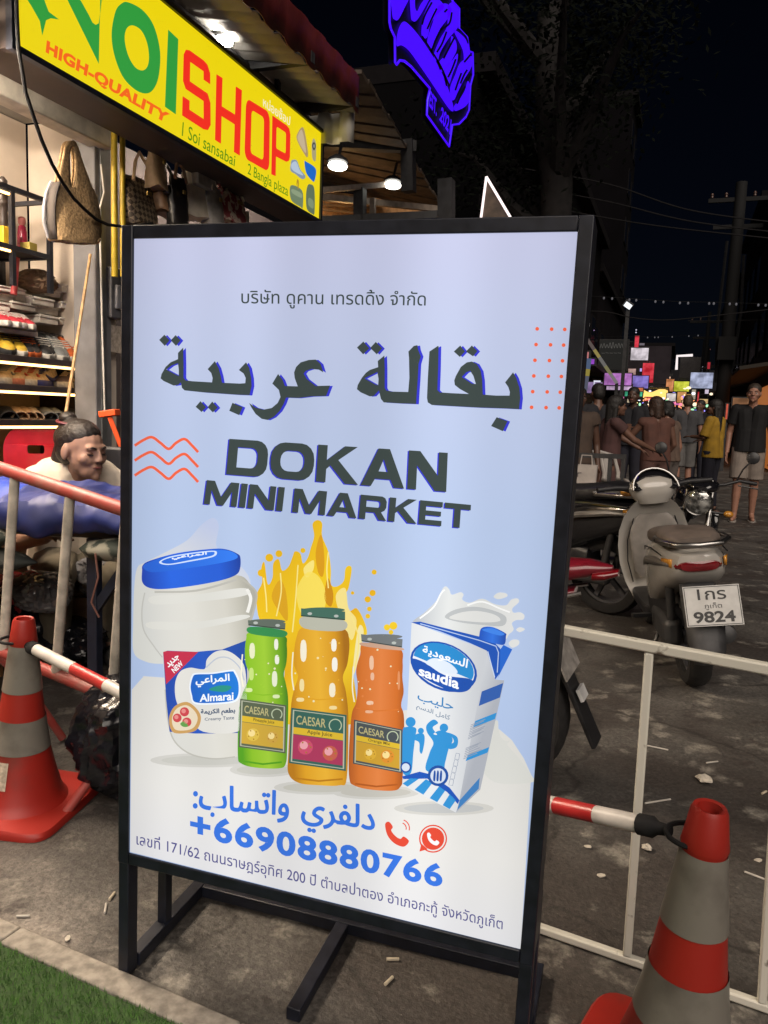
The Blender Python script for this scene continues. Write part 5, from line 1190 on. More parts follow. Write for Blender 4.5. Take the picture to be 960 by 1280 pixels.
pieces = [((105, -160), (255, -160), (250, -20), (215, 60), (165, 155), (135, 160), (112, 110)),
 ((255, -160), (330, -160), (300, -40), (298, 60), (315, 90), (340, 40), (385, -30), (430, -160), (480, -160), (440, -60), (360, 90), (310, 165), (280, 170), (262, 120)),
 ((430, 0), (490, 0), (530, 60), (470, 120), (420, 200), (400, 290), (372, 310), (348, 270), (360, 150), (390, 70)),
 ((480, 60), (545, 30), (590, 80), (560, 150), (500, 230), (455, 320), (425, 395), (402, 380), (398, 310), (440, 180)),
 ((560, 60), (600, 20), (645, 60), (648, 200), (610, 260), (560, 320), (500, 420), (480, 490), (455, 480), (450, 430), (500, 310), (555, 210)),
 ((610, 250), (660, 270), (720, 340), (740, 440), (700, 480), (690, 500), (680, 400)),
 ((590, 290), (625, 330), (632, 400), (600, 470), (560, 530), (520, 575), (492, 560), (490, 500), (540, 440), (580, 350)),
 ((640, 430), (635, 500), (600, 590), (570, 680), (540, 670), (524, 620), (545, 540), (600, 480)),
 ((690, 480), (750, 450), (762, 500), (740, 560), (690, 640), (640, 740), (612, 800), (585, 790), (580, 700), (620, 600), (650, 520)),
 ((720, 650), (742, 690), (738, 790), (705, 850), (640, 885), (615, 885), (612, 850), (660, 790), (700, 720)),
 ((205, 175), (250, 200), (330, 290), (420, 420), (500, 560), (560, 700), (600, 830), (605, 890), (570, 870), (500, 770), (420, 650), (330, 520), (250, 410), (190, 365), (150, 370), (150, 300), (170, 220))]
for pc in pieces: a.shape(B(nb(*pc)), blue, 1)
gap = mat('neon_gap', (.004, .003, .012), .5, var=0)
for g_ in (((470, 70), (430, 150), (392, 235)), ((505, 230), (455, 340), (424, 425)), ((548, 255), (512, 350), (470, 420)), ((612, 300), (560, 400), (524, 470)), ((470, 480), (500, 560)), ((622, 475), (590, 560), (560, 620)), ((525, 590), (550, 690)), ((668, 585), (640, 660), (618, 725)), ((715, 560), (690, 600), (660, 670)), ((700, 690), (668, 750), (632, 832)), ((660, 400), (650, 470)), ((690, 500), (740, 440)), ((555, 75), (530, 100)), ((640, 235), (690, 275), (725, 350)), ((350, 290), (420, 400), (500, 530), (570, 690)), ((430, 20), (375, 120), (350, 200)), ((590, 100), (570, 190), (500, 240)), ((745, 590), (720, 640))):
    a.stroke(smooth_line(nb(*g_), 5), 2.4, gap, 2)
a.build('script_letters', t)
a = Art(neonface, .003)
a.words('EST.', nb((418, 718), (478, 800), (470, 935), (410, 850)), blue, 1, .03); a.words('2021', nb((512, 850), (592, 960), (580, 1085), (492, 962)), blue, 1, .03); a.build('date_letters', t)
MB().bar(atX(500, -60, XN-.07), atX(500, 80, XN-.07), .03).build('hanger', iron, t)

# lit gable
p0, p1, p2 = atD(608, 221, 8.6), atD(600, 282, 8.6), atD(643, 280, 8.6)
t = thing('gable_sign', 'dark board gable outlined by two white light tubes, behind the lit sign', 'lit gable', (p1+p2)/2, world=True)
q = [p0, p2, p1]; bk = Vector((-.02, .08, 0))
MB().add([p+bk*.3 for p in q]+[p+bk for p in q], [(0, 1, 2), (5, 4, 3), (0, 3, 4, 1), (1, 4, 5, 2), (2, 5, 3, 0)]).build('gable_board', plank, t, smooth=False)
wtube = glow('white_tube', (1, .82, .80), 1.6)
for q in (p1, p2): MB().tube([p0, q], .013, 8).build('light_tube', wtube, t)
MB().bar(p1+bk, p1+bk-Vector((0, 0, 2.4)), .08).build('post', iron, t); MB().bar(p2+bk, p2+bk-Vector((0, 0, 2.4)), .08).build('post', iron, t)

# dark tree behind
def tree(label, base, h, r, leaf, crown_r, seed, trunk_px=None):
    r_ = random.Random(seed); t = thing('street_tree', label, 'tree', base, 0)
    bark = mat('dark_bark', (.013, .011, .011), .9, var=.4, scale=9, bump=.6)
    pts = [Vector((.12*math.sin(i*.9+seed), .1*math.cos(i*1.3), h*i/9)) for i in range(10)]
    b = MB(); b.tube(pts, [r*(1-.045*i)*(1+.12*math.sin(i*2.1)) for i in range(10)], 14); 
    tips = []
    for k in range(9):
        s_ = pts[5+k % 5]; a_ = k*2.4+seed; d = Vector((math.cos(a_), math.sin(a_), .75+.4*r_.random())); L_ = crown_r*(.5+.5*r_.random())
        q = [s_, s_+d*L_*.4, s_+d*L_*.75+Vector((0, 0, .2)), s_+d*L_]; b.tube(q, [r*.4, r*.28, r*.16, r*.05], 7); tips += q[1:]
    b.build('trunk', bark, t)
    b = MB()
    for k in range(5):
        a_ = r_.uniform(0, 6.3); z = r_.uniform(.4, .6)*h; b.tube([Vector((math.cos(a_+s_*.25)*(r*1.02), math.sin(a_+s_*.25)*(r*1.02), z*(1-s_/10)+h*.35*s_/10)) for s_ in range(11)], .012, 5)
    b.build('vines', bark, t)
    b = MB()
    for k in range(9000):
        c = r_.choice(tips)+Vector((r_.gauss(0, .42), r_.gauss(0, .42), r_.gauss(.15, .35)))*crown_r*.45
        u = Vector((r_.uniform(-1, 1), r_.uniform(-1, 1), r_.uniform(-.6, .6))).normalized()*leaf*r_.uniform(.6, 1.2); v = u.orthogonal().normalized()*leaf*.45
        b.add([c-u, c+v, c+u, c-v], [(0, 1, 2, 3)])
    b.build('crown', mat('night_leaves', (.0035, .005, .003), .9, spec=.1, var=.5, scale=3), t, smooth=False)
    return t
tree('dark vine wrapped tree standing behind the lit gable, trunk right of the blue neon', atD(668, 520, 10.5)*1.0-Vector((0, 0, atD(668, 520, 10.5).z)), 6.2, .27, .055, 2.0, 3)

# ------------------------------------------------------------------ table with the blue tarpaulin
dB = Matrix.Rotation(R(-5), 3, 'Z') @ Vector((CR.x, CR.y, 0)); dB.normalize(); nB = Vector((-dB.y, dB.x, 0))
PG = atD(116, 868, 2.88); PG.z = 0
T0 = PG+nB*.02
tb = thing('folding_table', 'dark steel folding table under the blue tarpaulin behind the red railed barrier', 'table', (PG.x, PG.y, 0), world=True)
blu_steel = mat('dark_blue_steel', (.012, .017, .035), .5, var=.3)
s0, s1 = -1.5, .22
c_ = T0+dB*((s0+s1)/2)+nB*.28
MB().box((c_.x, c_.y, .745), (s1-s0, .56, .03), math.atan2(dB.y, dB.x)).build('tabletop', mat('table_board', (.08, .06, .05), .6), tb)
for s_, v_ in ((0, .0), (0, .52), (-1.35, 0), (-1.35, .52)):
    p = T0+dB*s_+nB*v_; MB().bar(p+Vector((0, 0, .002)), p+Vector((0, 0, .73)), .042, .034).build('leg', blu_steel, tb, bevel=.003)
for p in (T0, T0+dB*(-1.35)): MB().bar(p+Vector((0, 0, .47)), p+dB*.17+Vector((0, 0, .72)), .035, .03).build('brace', blu_steel, tb)
tarp = mat('blue_tarpaulin', (.02, .055, .36), .38, var=.4, scale=4, bump=.25)
def drape(s0, s1, v0, v1, z, skirt, ns, nv, seed, amp=.03, lump=0.):
    """a sheet lying over the table with its front edge hanging"""
    b = MB(); rows = []
    for i in range(ns+1):
        s_ = s0+(s1-s0)*i/ns; row_ = []
        sk = skirt*(.75+.5*mnoise.noise(Vector((s_*3, seed, 1))))
        for j in range(nv+1):
            f = j/nv
            if f < .35: v = v0-.02-.018*math.sin(f*9)+.02*mnoise.noise(Vector((s_*9, f*4, seed))); zz = z-sk*(1-f/.35)
            else: v = v0+(v1-v0)*((f-.35)/.65); zz = z
            zz += .035*(.22-abs(mnoise.noise(Vector((s_*7+v*3, v*8-s_*2, seed+4)))))+.016*(.22-abs(mnoise.noise(Vector((s_*17, v*15, seed+7)))))
            if f < .35: v += .028*mnoise.noise(Vector((s_*11, f*1.5, seed+2)))*(1-f/.35)
            if f >= .35: zz += amp*mnoise.noise(Vector((s_*6, v*7, seed)))*1.6+lump*math.exp(-((f-.6)/.2)**2)+.015*math.sin(min(1, (f-.35)*8)*1.57)
            p = T0+dB*(s_+.01*mnoise.noise(Vector((f*6, s_*8, seed))))+nB*v; row_.append((p.x, p.y, zz))
        rows.append(row_)
    b.loft(rows, cap=False, closed=False); return b
o = drape(-1.6, -.16, -.03, .50, .835, .045, 150, 30, 1.3, .025, .02).build('blue_tarpaulin', tarp); o.modifiers.new('solid', 'SOLIDIFY').thickness = .004; tag(o, 'crumpled bright blue tarpaulin covering the table behind the barrier', 'tarpaulin')
o = drape(-.30, .42, -.06, .42, .855, .13, 110, 30, 5.1, .025, .02).build('blue_tarpaulin', mat('dark_blue_cloth', (.012, .022, .13), .5, var=.4, scale=5, bump=.25)); o.modifiers.new('solid', 'SOLIDIFY').thickness = .004; tag(o, 'darker navy cloth folded over the table end next to the lit sign', 'tarpaulin')
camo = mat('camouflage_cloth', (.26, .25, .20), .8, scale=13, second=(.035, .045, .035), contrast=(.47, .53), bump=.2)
def bundle(label, s_, v, z, rad, seed, m, name='cloth_bundle', cat='cloth bundle', group=None):
    p = T0+dB*s_+nB*v; r_ = random.Random(seed); b = MB(); rings = []
    for i in range(13):
        t_ = -1+2*i/12; k = (1-abs(t_)**3)**.5 if abs(t_) < 1 else .05
        rings.append([(p+dB*(t_*rad[0])+nB*(math.cos(a)*rad[1]*k*(1+.25*mnoise.noise(Vector((t_*3, math.cos(a)*2, seed)))))+Vector((0, 0, z+math.sin(a)*rad[2]*k*(1+.3*mnoise.noise(Vector((t_*4, math.sin(a)*2, seed+3))))))) for a in [R(q) for q in range(0, 360, 15)]])
    b.loft(rings); o = b.build(name, m); tag(o, label, cat, group); return o
bundle('camouflage cloth bundle hanging under the blue tarpaulin at the left frame edge', -1.15, -.05, .735, (.30, .09, .07), 1, camo)
bundle('rolled camouflage cloth bundle under the tarpaulin between the two barrier posts', -.62, -.06, .725, (.36, .08, .055), 2, camo)
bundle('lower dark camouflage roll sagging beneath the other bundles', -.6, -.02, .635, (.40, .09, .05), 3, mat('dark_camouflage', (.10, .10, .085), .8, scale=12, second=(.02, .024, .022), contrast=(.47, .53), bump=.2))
bundle('small camouflage roll tied with cords at the table end beside the sign', .16, -.05, .70, (.19, .06, .04), 4, camo)
cord = mat('red_brown_cord', (.22, .10, .08), .7)
for k, s_ in enumerate((-.06, .06, .19, .27)):
    p = T0+dB*s_-nB*.12; o = MB().tube([p+Vector((0, 0, .70)), p+dB*.01+Vector((0, 0, .62)), p-dB*.015+Vector((0, 0, .53)), p+dB*.012+Vector((0, 0, .45+.03*k))], .0035, 6).build('cord', cord)
    tag(o, ('thin cord hanging over the dark table leg, leftmost of four', 'second cord from the left, hanging in front of the table brace', 'third cord from the left, right of the table brace', 'rightmost hanging cord close to the lit sign frame')[k], 'cord', 'cords hanging from the table')
# under and behind the table
p = T0+dB*(-.75)+nB*.45
t = thing('plastic_stool', 'dark red plastic stool standing under the table', 'stool', (p.x, p.y, FZ*0), R(20))
redst = mat('red_stool_plastic', (.30, .012, .016), .4)
MB().box((0, 0, .44), (.30, .30, .03)).build('seat', redst, t, bevel=.01)
for i in (-1, 1):
    for j in (-1, 1): MB().bar((.15*i, .15*j, 0), (.125*i, .125*j, .43), .045).build('leg', redst, t, bevel=.006)
MB().box((0, -.135, .26), (.26, .012, .30)).build('apron', redst, t)
plast = mat('clear_grey_bag', (.12, .12, .13), .15, var=.6, scale=9, bump=.2, spec=.8)
for k, (px, py, rad, m_, lab) in enumerate(((42, 868, (.13, .10, .09), plast, 'crumpled translucent grey plastic bag under the table beside the left cone'), (75, 848, (.19, .15, .10), bagm, 'flat black plastic bag lying under the table'), (122, 842, (.13, .10, .10), plast, 'small translucent plastic bag beside the dark table leg'), (5, 850, (.16, .14, .17), bagm, 'black plastic bag at the left frame edge behind the cone'))):
    p = ground(px, py); crumple_bag('plastic_bag', lab, (p.x-.1, p.y+.16, rad[2]+(.30 if k in (0, 2) else .02 if k else 0)), rad, m_, 20+k, cat='plastic bag')
p = ground(70, 850)
o = MB().box((p.x-.35, p.y+.45, .14), (.9, .35, .28), math.atan2(dB.y, dB.x)).build('wooden_crate', mat('crate_wood', (.22, .13, .07), .7, var=.3, scale=12)); tag(o, 'low brown wooden crate under the table that carries the plastic bags', 'crate')
# grey basket on the table
p = T0+dB*(-1.22)+nB*.30
t = thing('storage_basket', 'grey blue slatted plastic basket on the table at the left frame edge', 'basket', (p.x, p.y, .85), math.atan2(dB.y, dB.x))
bm_ = mat('grey_blue_plastic', (.10, .14, .17), .5)
b = MB()
for k in range(-9, 10): b.bar((k*.026, -.14, .0), (k*.029, -.155, .13), .012, .005); b.bar((k*.026, .14, .0), (k*.029, .155, .13), .012, .005)
for k in range(-4, 5):
    for sx in (-1, 1): b.bar((sx*.24, k*.031, 0), (sx*.268, k*.034, .13), .012, .005)
b.build('slats', bm_, t); MB().box((0, 0, .004), (.49, .29, .008)).build('bottom', bm_, t)
b = MB(); b.tube([(-.27, -.158, .135), (.27, -.158, .135), (.27, .158, .135), (-.27, .158, .135)], .011, 8, closed=True); b.build('rim', bm_, t)

# red plastic chair behind the table
p = atD(45, 560, 4.05); rc = mat('red_chair_plastic', (.42, .015, .025), .35, var=.12)
t = thing('plastic_chair', 'red plastic chair with a slotted back in front of the shoe rack', 'chair', (p.x+.22*math.sin(R(223)), p.y-.22*math.cos(R(223)), FZ), R(223))
zc0 = atD(45, 536, 4.05).z-FZ; zs0 = .44
vs_, fs_ = fill2d([rr(-.21, 0, .21, zc0-zs0, .10, 6, (0, 0, 1, 1)), rr(-.055, zc0-zs0-.115, .055, zc0-zs0-.075, .012)])
k = len(vs_); cur = lambda x, z: .24+.06*(z/.5)-.5*x*x
b = MB(); b.add([(x, cur(x, z), zs0+z) for x, z in vs_]+[(x, cur(x, z)+.014, zs0+z) for x, z in vs_], fs_+[tuple(i+k for i in reversed(f)) for f in fs_]); b.build('backrest', rc, t, smooth=False)
o_ = sup(0, 0, .22, .22, 24, 5); b = MB(); b.loft([[(x*s_, y*s_, z) for x, y in o_] for s_, z in ((.95, zs0-.03), (1, zs0-.02), (1, zs0), (.9, zs0+.004))]); b.build('seat', rc, t)
for i in (-1, 1):
    for j in (-1, 1): MB().bar((.21*i, .20*j, 0), (.185*i, .18*j, zs0-.02), .035).build('leg', rc, t, bevel=.005)
    MB().tube([(.2*i, .2, zs0+.2), (.235*i, .05, zs0+.2), (.235*i, -.16, zs0+.19), (.21*i, -.2, zs0)], .018, 8).build('armrest', rc, t)

t.scale = (.66, .85, 1)
# orange bracket pieces behind the woman
og = mat('vivid_orange', (.85, .10, .02), .5, var=.08)
A1, B1 = atD(137, 521, 3.95), atD(152, 560, 3.95); C1 = atD(131, 517, 3.95); D1 = atD(142, 516, 3.95)
b = MB(); b.bar(A1, B1, .062, .022); b.bar(C1+Vector((-.02, 0, -.005)), D1+Vector((.025, 0, .004)), .075, .03); o = b.build('orange_hook', og, bevel=.004); tag(o, 'bright orange angled plastic hook sticking up right of the seated woman', 'hook')
# dark chair back near the sign
p = atD(150, 585, 3.9)
o = MB().box((p.x, p.y, p.z-.07), (.30, .03, .34), R(20)).build('backrest_board', mat('dark_seat', (.02, .02, .025), .5), bevel=.02); tag(o, 'dark seat back between the seated woman and the lit sign', 'chair back')

# ------------------------------------------------------------------ people
def remesh(o, vx, sm=6):
    q = o.modifiers.new('remesh', 'REMESH'); q.mode = 'VOXEL'; q.voxel_size = vx; q.use_smooth_shade = True
    if sm: q = o.modifiers.new('smooth', 'SMOOTH'); q.iterations = sm; q.factor = .5
    return o
def hand(b, wr, d, side, palm_n, curl=.35, k=1.):
    """palm, four unequal bent fingers and a thumb from its side; d = direction of the forearm"""
    d = Vector(d).normalized(); n = Vector(palm_n); n = (n-d*n.dot(d)).normalized(); s_ = d.cross(n).normalized()*side
    pc = wr+d*.045*k
    for q in (-.024, -.008, .008, .024): b.cap(wr+s_*q*.7*k+d*.01*k, wr+d*.085*k+s_*q*k, .013*k, .0115*k, 8)
    for q, L_ in ((-.03, .058), (-.010, .074), (.010, .078), (.030, .068)):
        p = wr+d*.088*k+s_*q*k; dd = d
        for m_, f in enumerate((.45, .32, .23)):
            dd = (dd+n*curl*(.6+.4*m_)).normalized(); e = p+dd*L_*f*k; b.cap(p, e, (.0092-.0008*m_)*k, (.0084-.0008*m_)*k, 8); p = e
    p = wr+s_*.03*k+d*.022*k; dd = (d*.7+s_*.75+n*.25).normalized()
    for m_, f in enumerate((.034, .028, .022)):
        e = p+dd*f*k; b.cap(p, e, (.0125-.0015*m_)*k, (.011-.0015*m_)*k, 8); p = e; dd = (dd+d*.35+n*.15).normalized()
def head(b, c, M, k=1., soft=False):
    """head solid: skull, jaw, brow, nose, lips, chin, ears; M turns it (face towards local +Y)"""
    P = lambda x, y, z: c+M @ (Vector((x, y, z))*k)
    b.ell(P(0, -.008, .025), (.074*k, .096*k, .088*k), M); b.ell(P(0, .028, -.02), (.066*k, .068*k, .085*k), M)
    b.ell(P(0, .052, -.068), (.048*k, .046*k, .042*k), M)
    b.cap(P(0, .082, -.092), P(0, .079, -.085), .019*k, .02*k)
    if soft: b.ell(P(0, .030, .012), (.062*k, .060*k, .05*k), M); b.cap(P(-.03, .070, -.03), P(.03, .070, -.03), .022*k)
    b.cap(P(-.035, .078, .022), P(.035, .078, .022), .014*k)                      # brow ridge
    b.cap(P(0, .092, .010), P(0, .106 if soft else .112, -.022), .008*k, (.0105 if soft else .0125)*k); b.ell(P(-.011, .1, -.026), (.009*k, .011*k, .008*k), M); b.ell(P(.011, .1, -.026), (.009*k, .011*k, .008*k), M)
    b.cap(P(-.017, .091, -.05), P(.017, .091, -.05), .0085*k); b.cap(P(-.014, .091, -.061), P(.014, .091, -.061), .0085*k)
    for s_ in (-1, 1):
        b.ell(P(s_*.042, .062, -.022), (.024*k, .024*k, .024*k), M)               # cheek
        b.ell(P(s_*.076, -.008, -.008), (.011*k, .02*k, .032*k), M)
def face_parts(t, c, M, k, lip=(.32, .10, .09), brow=(.03, .022, .02), lids=False):
    P = lambda x, y, z: c+M @ (Vector((x, y, z))*k)
    for s_ in (-1, 1):
        if lids:                                                                  # eyes cast down: lid and dark lash line
            b = MB(); b.ell(P(s_*.031, .079, .002), (.0145*k, .0098*k, .0085*k), M); e = b.build('eyelid', mat('eyelid', (.20, .105, .075), .6), t)
            b = MB(); b.tube([P(s_*.017, .0865, -.002), P(s_*.031, .090, -.0052), P(s_*.047, .083, -.003)], [.0012*k, .0022*k, .0014*k], 6); b.build('eyelash', mat('lash', (.012, .01, .01), .6), e)
            b = MB(); b.tube([P(s_*.014, .093, .021), P(s_*.03, .0925, .027), P(s_*.05, .08, .021)], [.0028*k, .0035*k, .0018*k], 6); b.build('eyebrow', mat('brow_dark', brow, .8), t)
            continue
        b = MB(); b.ell(P(s_*.031, .0785, .000), (.0135*k, .0095*k, .0085*k), M); e = b.build('eye', mat('eye_white', (.55, .52, .50), .25, var=0), t)
        b = MB(); b.ell(P(s_*.031, .0872, .000), (.0065*k, .003*k, .0065*k), M, 10, 6); b.build('iris', mat('iris_dark', (.02, .012, .01), .15, var=0), e)
        b = MB(); b.tube([P(s_*.014, .093, .021), P(s_*.03, .0925, .026), P(s_*.05, .08, .021)], [.0035*k, .004*k, .002*k], 6); b.build('eyebrow', mat('brow_%d' % int(brow[0]*999), brow, .8), t)
    b = MB(); b.tube([P(-.024, .093, -.0555), P(-.01, .0985, -.053), P(0, .0985, -.0545), P(.01, .0985, -.053), P(.024, .093, -.0555)], [.002*k, .0055*k, .0055*k, .0055*k, .002*k], 6); b.build('lips', mat('lips_%d' % int(lip[0]*999), lip, .4), t)
def person(label, px, Y, rz, H=1.68, skin=(.36, .20, .14), hair=(.012, .01, .009), hlen=0., top=(.1, .1, .1), sleeve=.5, bottom=None, blen=.5, skirt=False, shoe='flipflop', arms=None, stride=0., lean=0., vx=.008, face=False, headturn=0., group=None, bald=False, X=None, bag=None, shirt_len=0.):
    p = atY(px, 540, Y); k = H/1.70
    t = thing('person', label, 'person', (p.x if X is None else X, Y, 0), R(rz), group)
    sk = mat('skin_%d' % int(skin[0]*999), skin, .5, var=.1, scale=9); V = Vector
    S = lambda x, y, z: V((x, y+lean*max(0, z-.95), z))*k
    hip = {s_: S(s_*.088, 0, .92) for s_ in (-1, 1)}; knee = {s_: S(s_*.095, .02+stride*s_*.12, .50) for s_ in (-1, 1)}; ank = {s_: S(s_*.10, -.02+stride*s_*.22, .085) for s_ in (-1, 1)}
    sh_ = {s_: S(s_*.178, -.005, 1.385) for s_ in (-1, 1)}
    el, wr_ = {}, {}
    for s_ in (-1, 1):
        a_ = (arms or {}).get(s_, ((.235, -.03, 1.10), (.245, .05, .86)))
        el[s_] = S(s_*a_[0][0], a_[0][1], a_[0][2]); wr_[s_] = S(s_*a_[1][0], a_[1][1], a_[1][2])
    hc = S(0, .035, 1.585); M = Matrix.Rotation(R(headturn), 3, 'Z')
    b = MB()
    for s_ in (-1, 1):
        b.cap(S(s_*.06, 0, .95), S(s_*.058, 0, 1.12), .105*k, .092*k); b.cap(S(s_*.062, 0, 1.12), S(s_*.085, -.005, 1.33), .092*k, .085*k)
        b.cap(S(s_*.04, -.005, 1.40), sh_[s_], .058*k, .056*k)
        b.cap(sh_[s_], el[s_], .05*k, .039*k); b.cap(el[s_], wr_[s_], .040*k, .026*k)
        d = (wr_[s_]-el[s_]); hand(b, wr_[s_], d, s_ if d.z < -.1 else s_, V((-s_, .3, .05)) if d.z < -.15*k else V((0, 0, -1)), .3, k)
        b.cap(hip[s_], knee[s_], .088*k, .057*k); b.cap(knee[s_]-V((0, .005, 0))*k, knee[s_]*.55+ank[s_]*.45-V((0, .018, 0))*k, .052*k, .054*k); b.cap(knee[s_]*.55+ank[s_]*.45-V((0, .015, 0))*k, ank[s_], .05*k, .034*k)
        b.cap(ank[s_]+V((0, -.03*k, -.042*k)), ank[s_]+V((s_*.02*k, .14*k, -.056*k)), .036*k, .024*k); b.cap(ank[s_], ank[s_]+V((s_*.01*k, .06*k, -.04*k)), .034*k, .03*k)
    b.cap(S(0, -.012, 1.40), S(0, .015, 1.53), .056*k, .05*k); head(b, hc, M, k)
    remesh(b.build('body', sk, t), vx)
    tm = mat('cloth_%02d%02d%02d' % tuple(min(99, int(c*99)) for c in top), top, .85, var=.15, scale=12, bump=.3)
    b = MB(); g = .016
    for s_ in (-1, 1):
        b.frus(S(s_*.062, 0, .90-shirt_len), S(s_*.062, 0, 1.14), (.118+g)*k, (.098+g)*k); b.cap(S(s_*.064, 0, 1.13), S(s_*.085, -.005, 1.33), (.098+g)*k, (.088+g)*k); b.cap(S(s_*.05, -.005, 1.385), sh_[s_], (.062+g*.6)*k, (.058+g*.6)*k)
        if sleeve: e = sh_[s_]+(el[s_]-sh_[s_])*min(1, sleeve*1.25); b.cap(sh_[s_], sh_[s_]*.7+e*.3, (.056+g)*k, (.055+g)*k); b.frus(sh_[s_], e, (.054+g)*k, (.058+g)*k)
        if sleeve > .9: b.cap(el[s_], el[s_]+(wr_[s_]-el[s_])*.92, .054*k, .042*k)
    if skirt:
        b.frus(S(0, 0, 1.02), S(0, 0, .95-blen*.8), .14*k, .22*k, 20)
    remesh(b.build('dress' if skirt else 'shirt', tm, t), vx)
    if bottom:
        bm2 = mat('cloth_%02d%02d%02d' % tuple(min(99, int(c*99)) for c in bottom), bottom, .85, var=.15, scale=12, bump=.3)
        b = MB()
        for s_ in (-1, 1):
            b.cap(S(s_*.06, 0, .99), S(s_*.065, 0, .93), .118*k, .12*k); e = hip[s_]+(knee[s_]-hip[s_])*min(1, blen*2)
            b.frus(hip[s_], e, .108*k, (.102 if blen < .6 else .078)*k)
            if blen > .6: b.frus(knee[s_]+V((0, 0, .03)), ank[s_]+V((0, 0, -.02)), .076*k, .062*k)
        remesh(b.build('shorts' if blen < .6 else 'trousers', bm2, t), vx)
    if not bald:
        hm = mat('hair_%d' % int(hair[0]*9999), hair, .6, var=.5, scale=60, bump=.5); b = MB()
        P = lambda x, y, z: hc+M @ (V((x, y, z))*k)
        b.ell(P(0, -.018, .045), ((.084 if hlen == 0 else .092)*k, (.098 if hlen == 0 else .108)*k, (.084 if hlen == 0 else .092)*k), M); b.ell(P(0, -.05, -.0), ((.077 if hlen == 0 else .088)*k, .07*k, .085*k), M)
        if hlen:
            b.cap(P(0, -.06, .0), P(0, -.085, -hlen), .075*k, .05*k)
            for s_ in (-1, 1): b.cap(P(s_*.06, -.03, .0), P(s_*.075, -.06, -hlen*.85), .035*k, .028*k)
        remesh(b.build('hair', hm, t), vx)
    if face: face_parts(t, hc, M, k)
    for s_ in (-1, 1):
        a_ = ank[s_]
        b = MB(); o_ = [(x*.047*k, y*.14*k) for x, y in sup(0, 0, 1, 1, 16, 2.6)]
        zz = -a_.z+.0
        c_ = a_+V((s_*.012*k, .05*k, 0)); b.loft([[(c_.x+x, c_.y+y, z) for x, y in o_] for z in (.0, .012)])
        if shoe == 'flipflop':
            b.tube([c_+V((-.035*k, -.02, -a_.z+.03)), c_+V((0, .07*k, -a_.z+.05)), c_+V((.035*k, -.02, -a_.z+.03))], .006, 6)
            b.build('flip_flop', mat('sole_pale', (.3, .27, .24), .7), t)
        else:
            b.ell(c_+V((0, .0, -a_.z+.035)), (.045*k, .125*k, .04*k)); b.build('shoe', mat('shoe_dark', (.03, .03, .03), .6), t)
    if bag:
        w_ = wr_[bag]+V((0, .0, -.33)); b = MB(); b.box(w_, (.07, .26, .30)); b.tube([w_+V((0, -.07, .15)), w_+V((0, -.05, .27)), w_+V((0, .05, .27)), w_+V((0, .07, .15))], .008, 6)
        o = b.build('bag', paper, t, bevel=.008)
    return t
fair, tan_s, brn = (.34, .17, .115), (.15, .075, .05), (.09, .045, .03)
FOLK = 'people in the far street'
person('man in black t-shirt, pale shorts and flip-flops walking towards the camera at the right edge', 938, 11.1, 176, 1.76, fair, top=(.004, .004, .005), bottom=(.24, .20, .17), blen=.46, hair=(.035, .024, .016), stride=.35, vx=.0065, face=True, shirt_len=.03, headturn=-6)
person('woman in a yellow t-shirt with long dark hair seen from the side, holding a phone', 893, 12.2, 62, 1.58, tan_s, hlen=.40, top=(.36, .21, .018), sleeve=.75, bottom=(.015, .015, .025), blen=1., arms={-1: ((.21, .06, 1.13), (.15, .28, 1.13)), 1: ((.22, .02, 1.10), (.16, .24, 1.08))}, headturn=20, vx=.0075, shoe='shoe', shirt_len=.08)
person('woman in a dull rose dress with long black hair reaching one arm to the right', 762, 8.4, -68, 1.47, tan_s, hlen=.42, top=(.075, .034, .032), sleeve=.35, skirt=True, blen=.55, arms={-1: ((.22, .20, 1.22), (.18, .42, 1.10)), 1: ((.20, .22, 1.20), (.16, .46, 1.10))}, lean=.05, vx=.008)
person('bare armed woman in a coral top seen from behind beside the mirror', 822, 9.2, 28, 1.50, tan_s, hair=(.04, .02, .012), top=(.10, .042, .030), hlen=.12, sleeve=0, bottom=(.11, .055, .045), blen=1., arms={-1: ((.30, .12, 1.18), (.22, .30, 1.30)), 1: ((.25, .02, 1.12), (.2, .16, .95))}, lean=.12, vx=.008)
person('pale armed person leaning close to the woman in the coral top', 838, 9.7, 60, 1.47, fair, top=(.12, .08, .06), hlen=.05, sleeve=.2, bottom=(.12, .10, .09), blen=1., lean=.1, vx=.01)
person('man in a grey shirt walking away in the middle of the street', 857, 14.5, 5, 1.72, fair, hair=(.07, .045, .025), top=(.055, .055, .06), bottom=(.13, .125, .12), blen=.5, stride=.3, vx=.01)
person('person in black beside the blue lit panel, holding a white bag', 745, 9.8, 30, 1.66, tan_s, top=(.012, .012, .016), bottom=(.012, .012, .02), blen=1., bag=1, vx=.01, shoe='shoe', group=None)
person('tan skinned person partly hidden by the right edge of the lit sign', 720, 7.6, -160, 1.52, brn, top=(.06, .04, .03), sleeve=.2, bottom=(.20, .14, .10), blen=1., vx=.01, face=True)
person('person in dark clothes standing behind the woman in the rose dress', 789, 11.5, 170, 1.70, brn, top=(.012, .016, .017), bottom=(.02, .02, .025), blen=1., vx=.01, shoe='shoe', face=True)
person('person in dark green standing left of the woman in yellow', 874, 17, 150, 1.72, tan_s, top=(.015, .02, .016), bottom=(.02, .02, .025), blen=1., vx=.011, shoe='shoe')
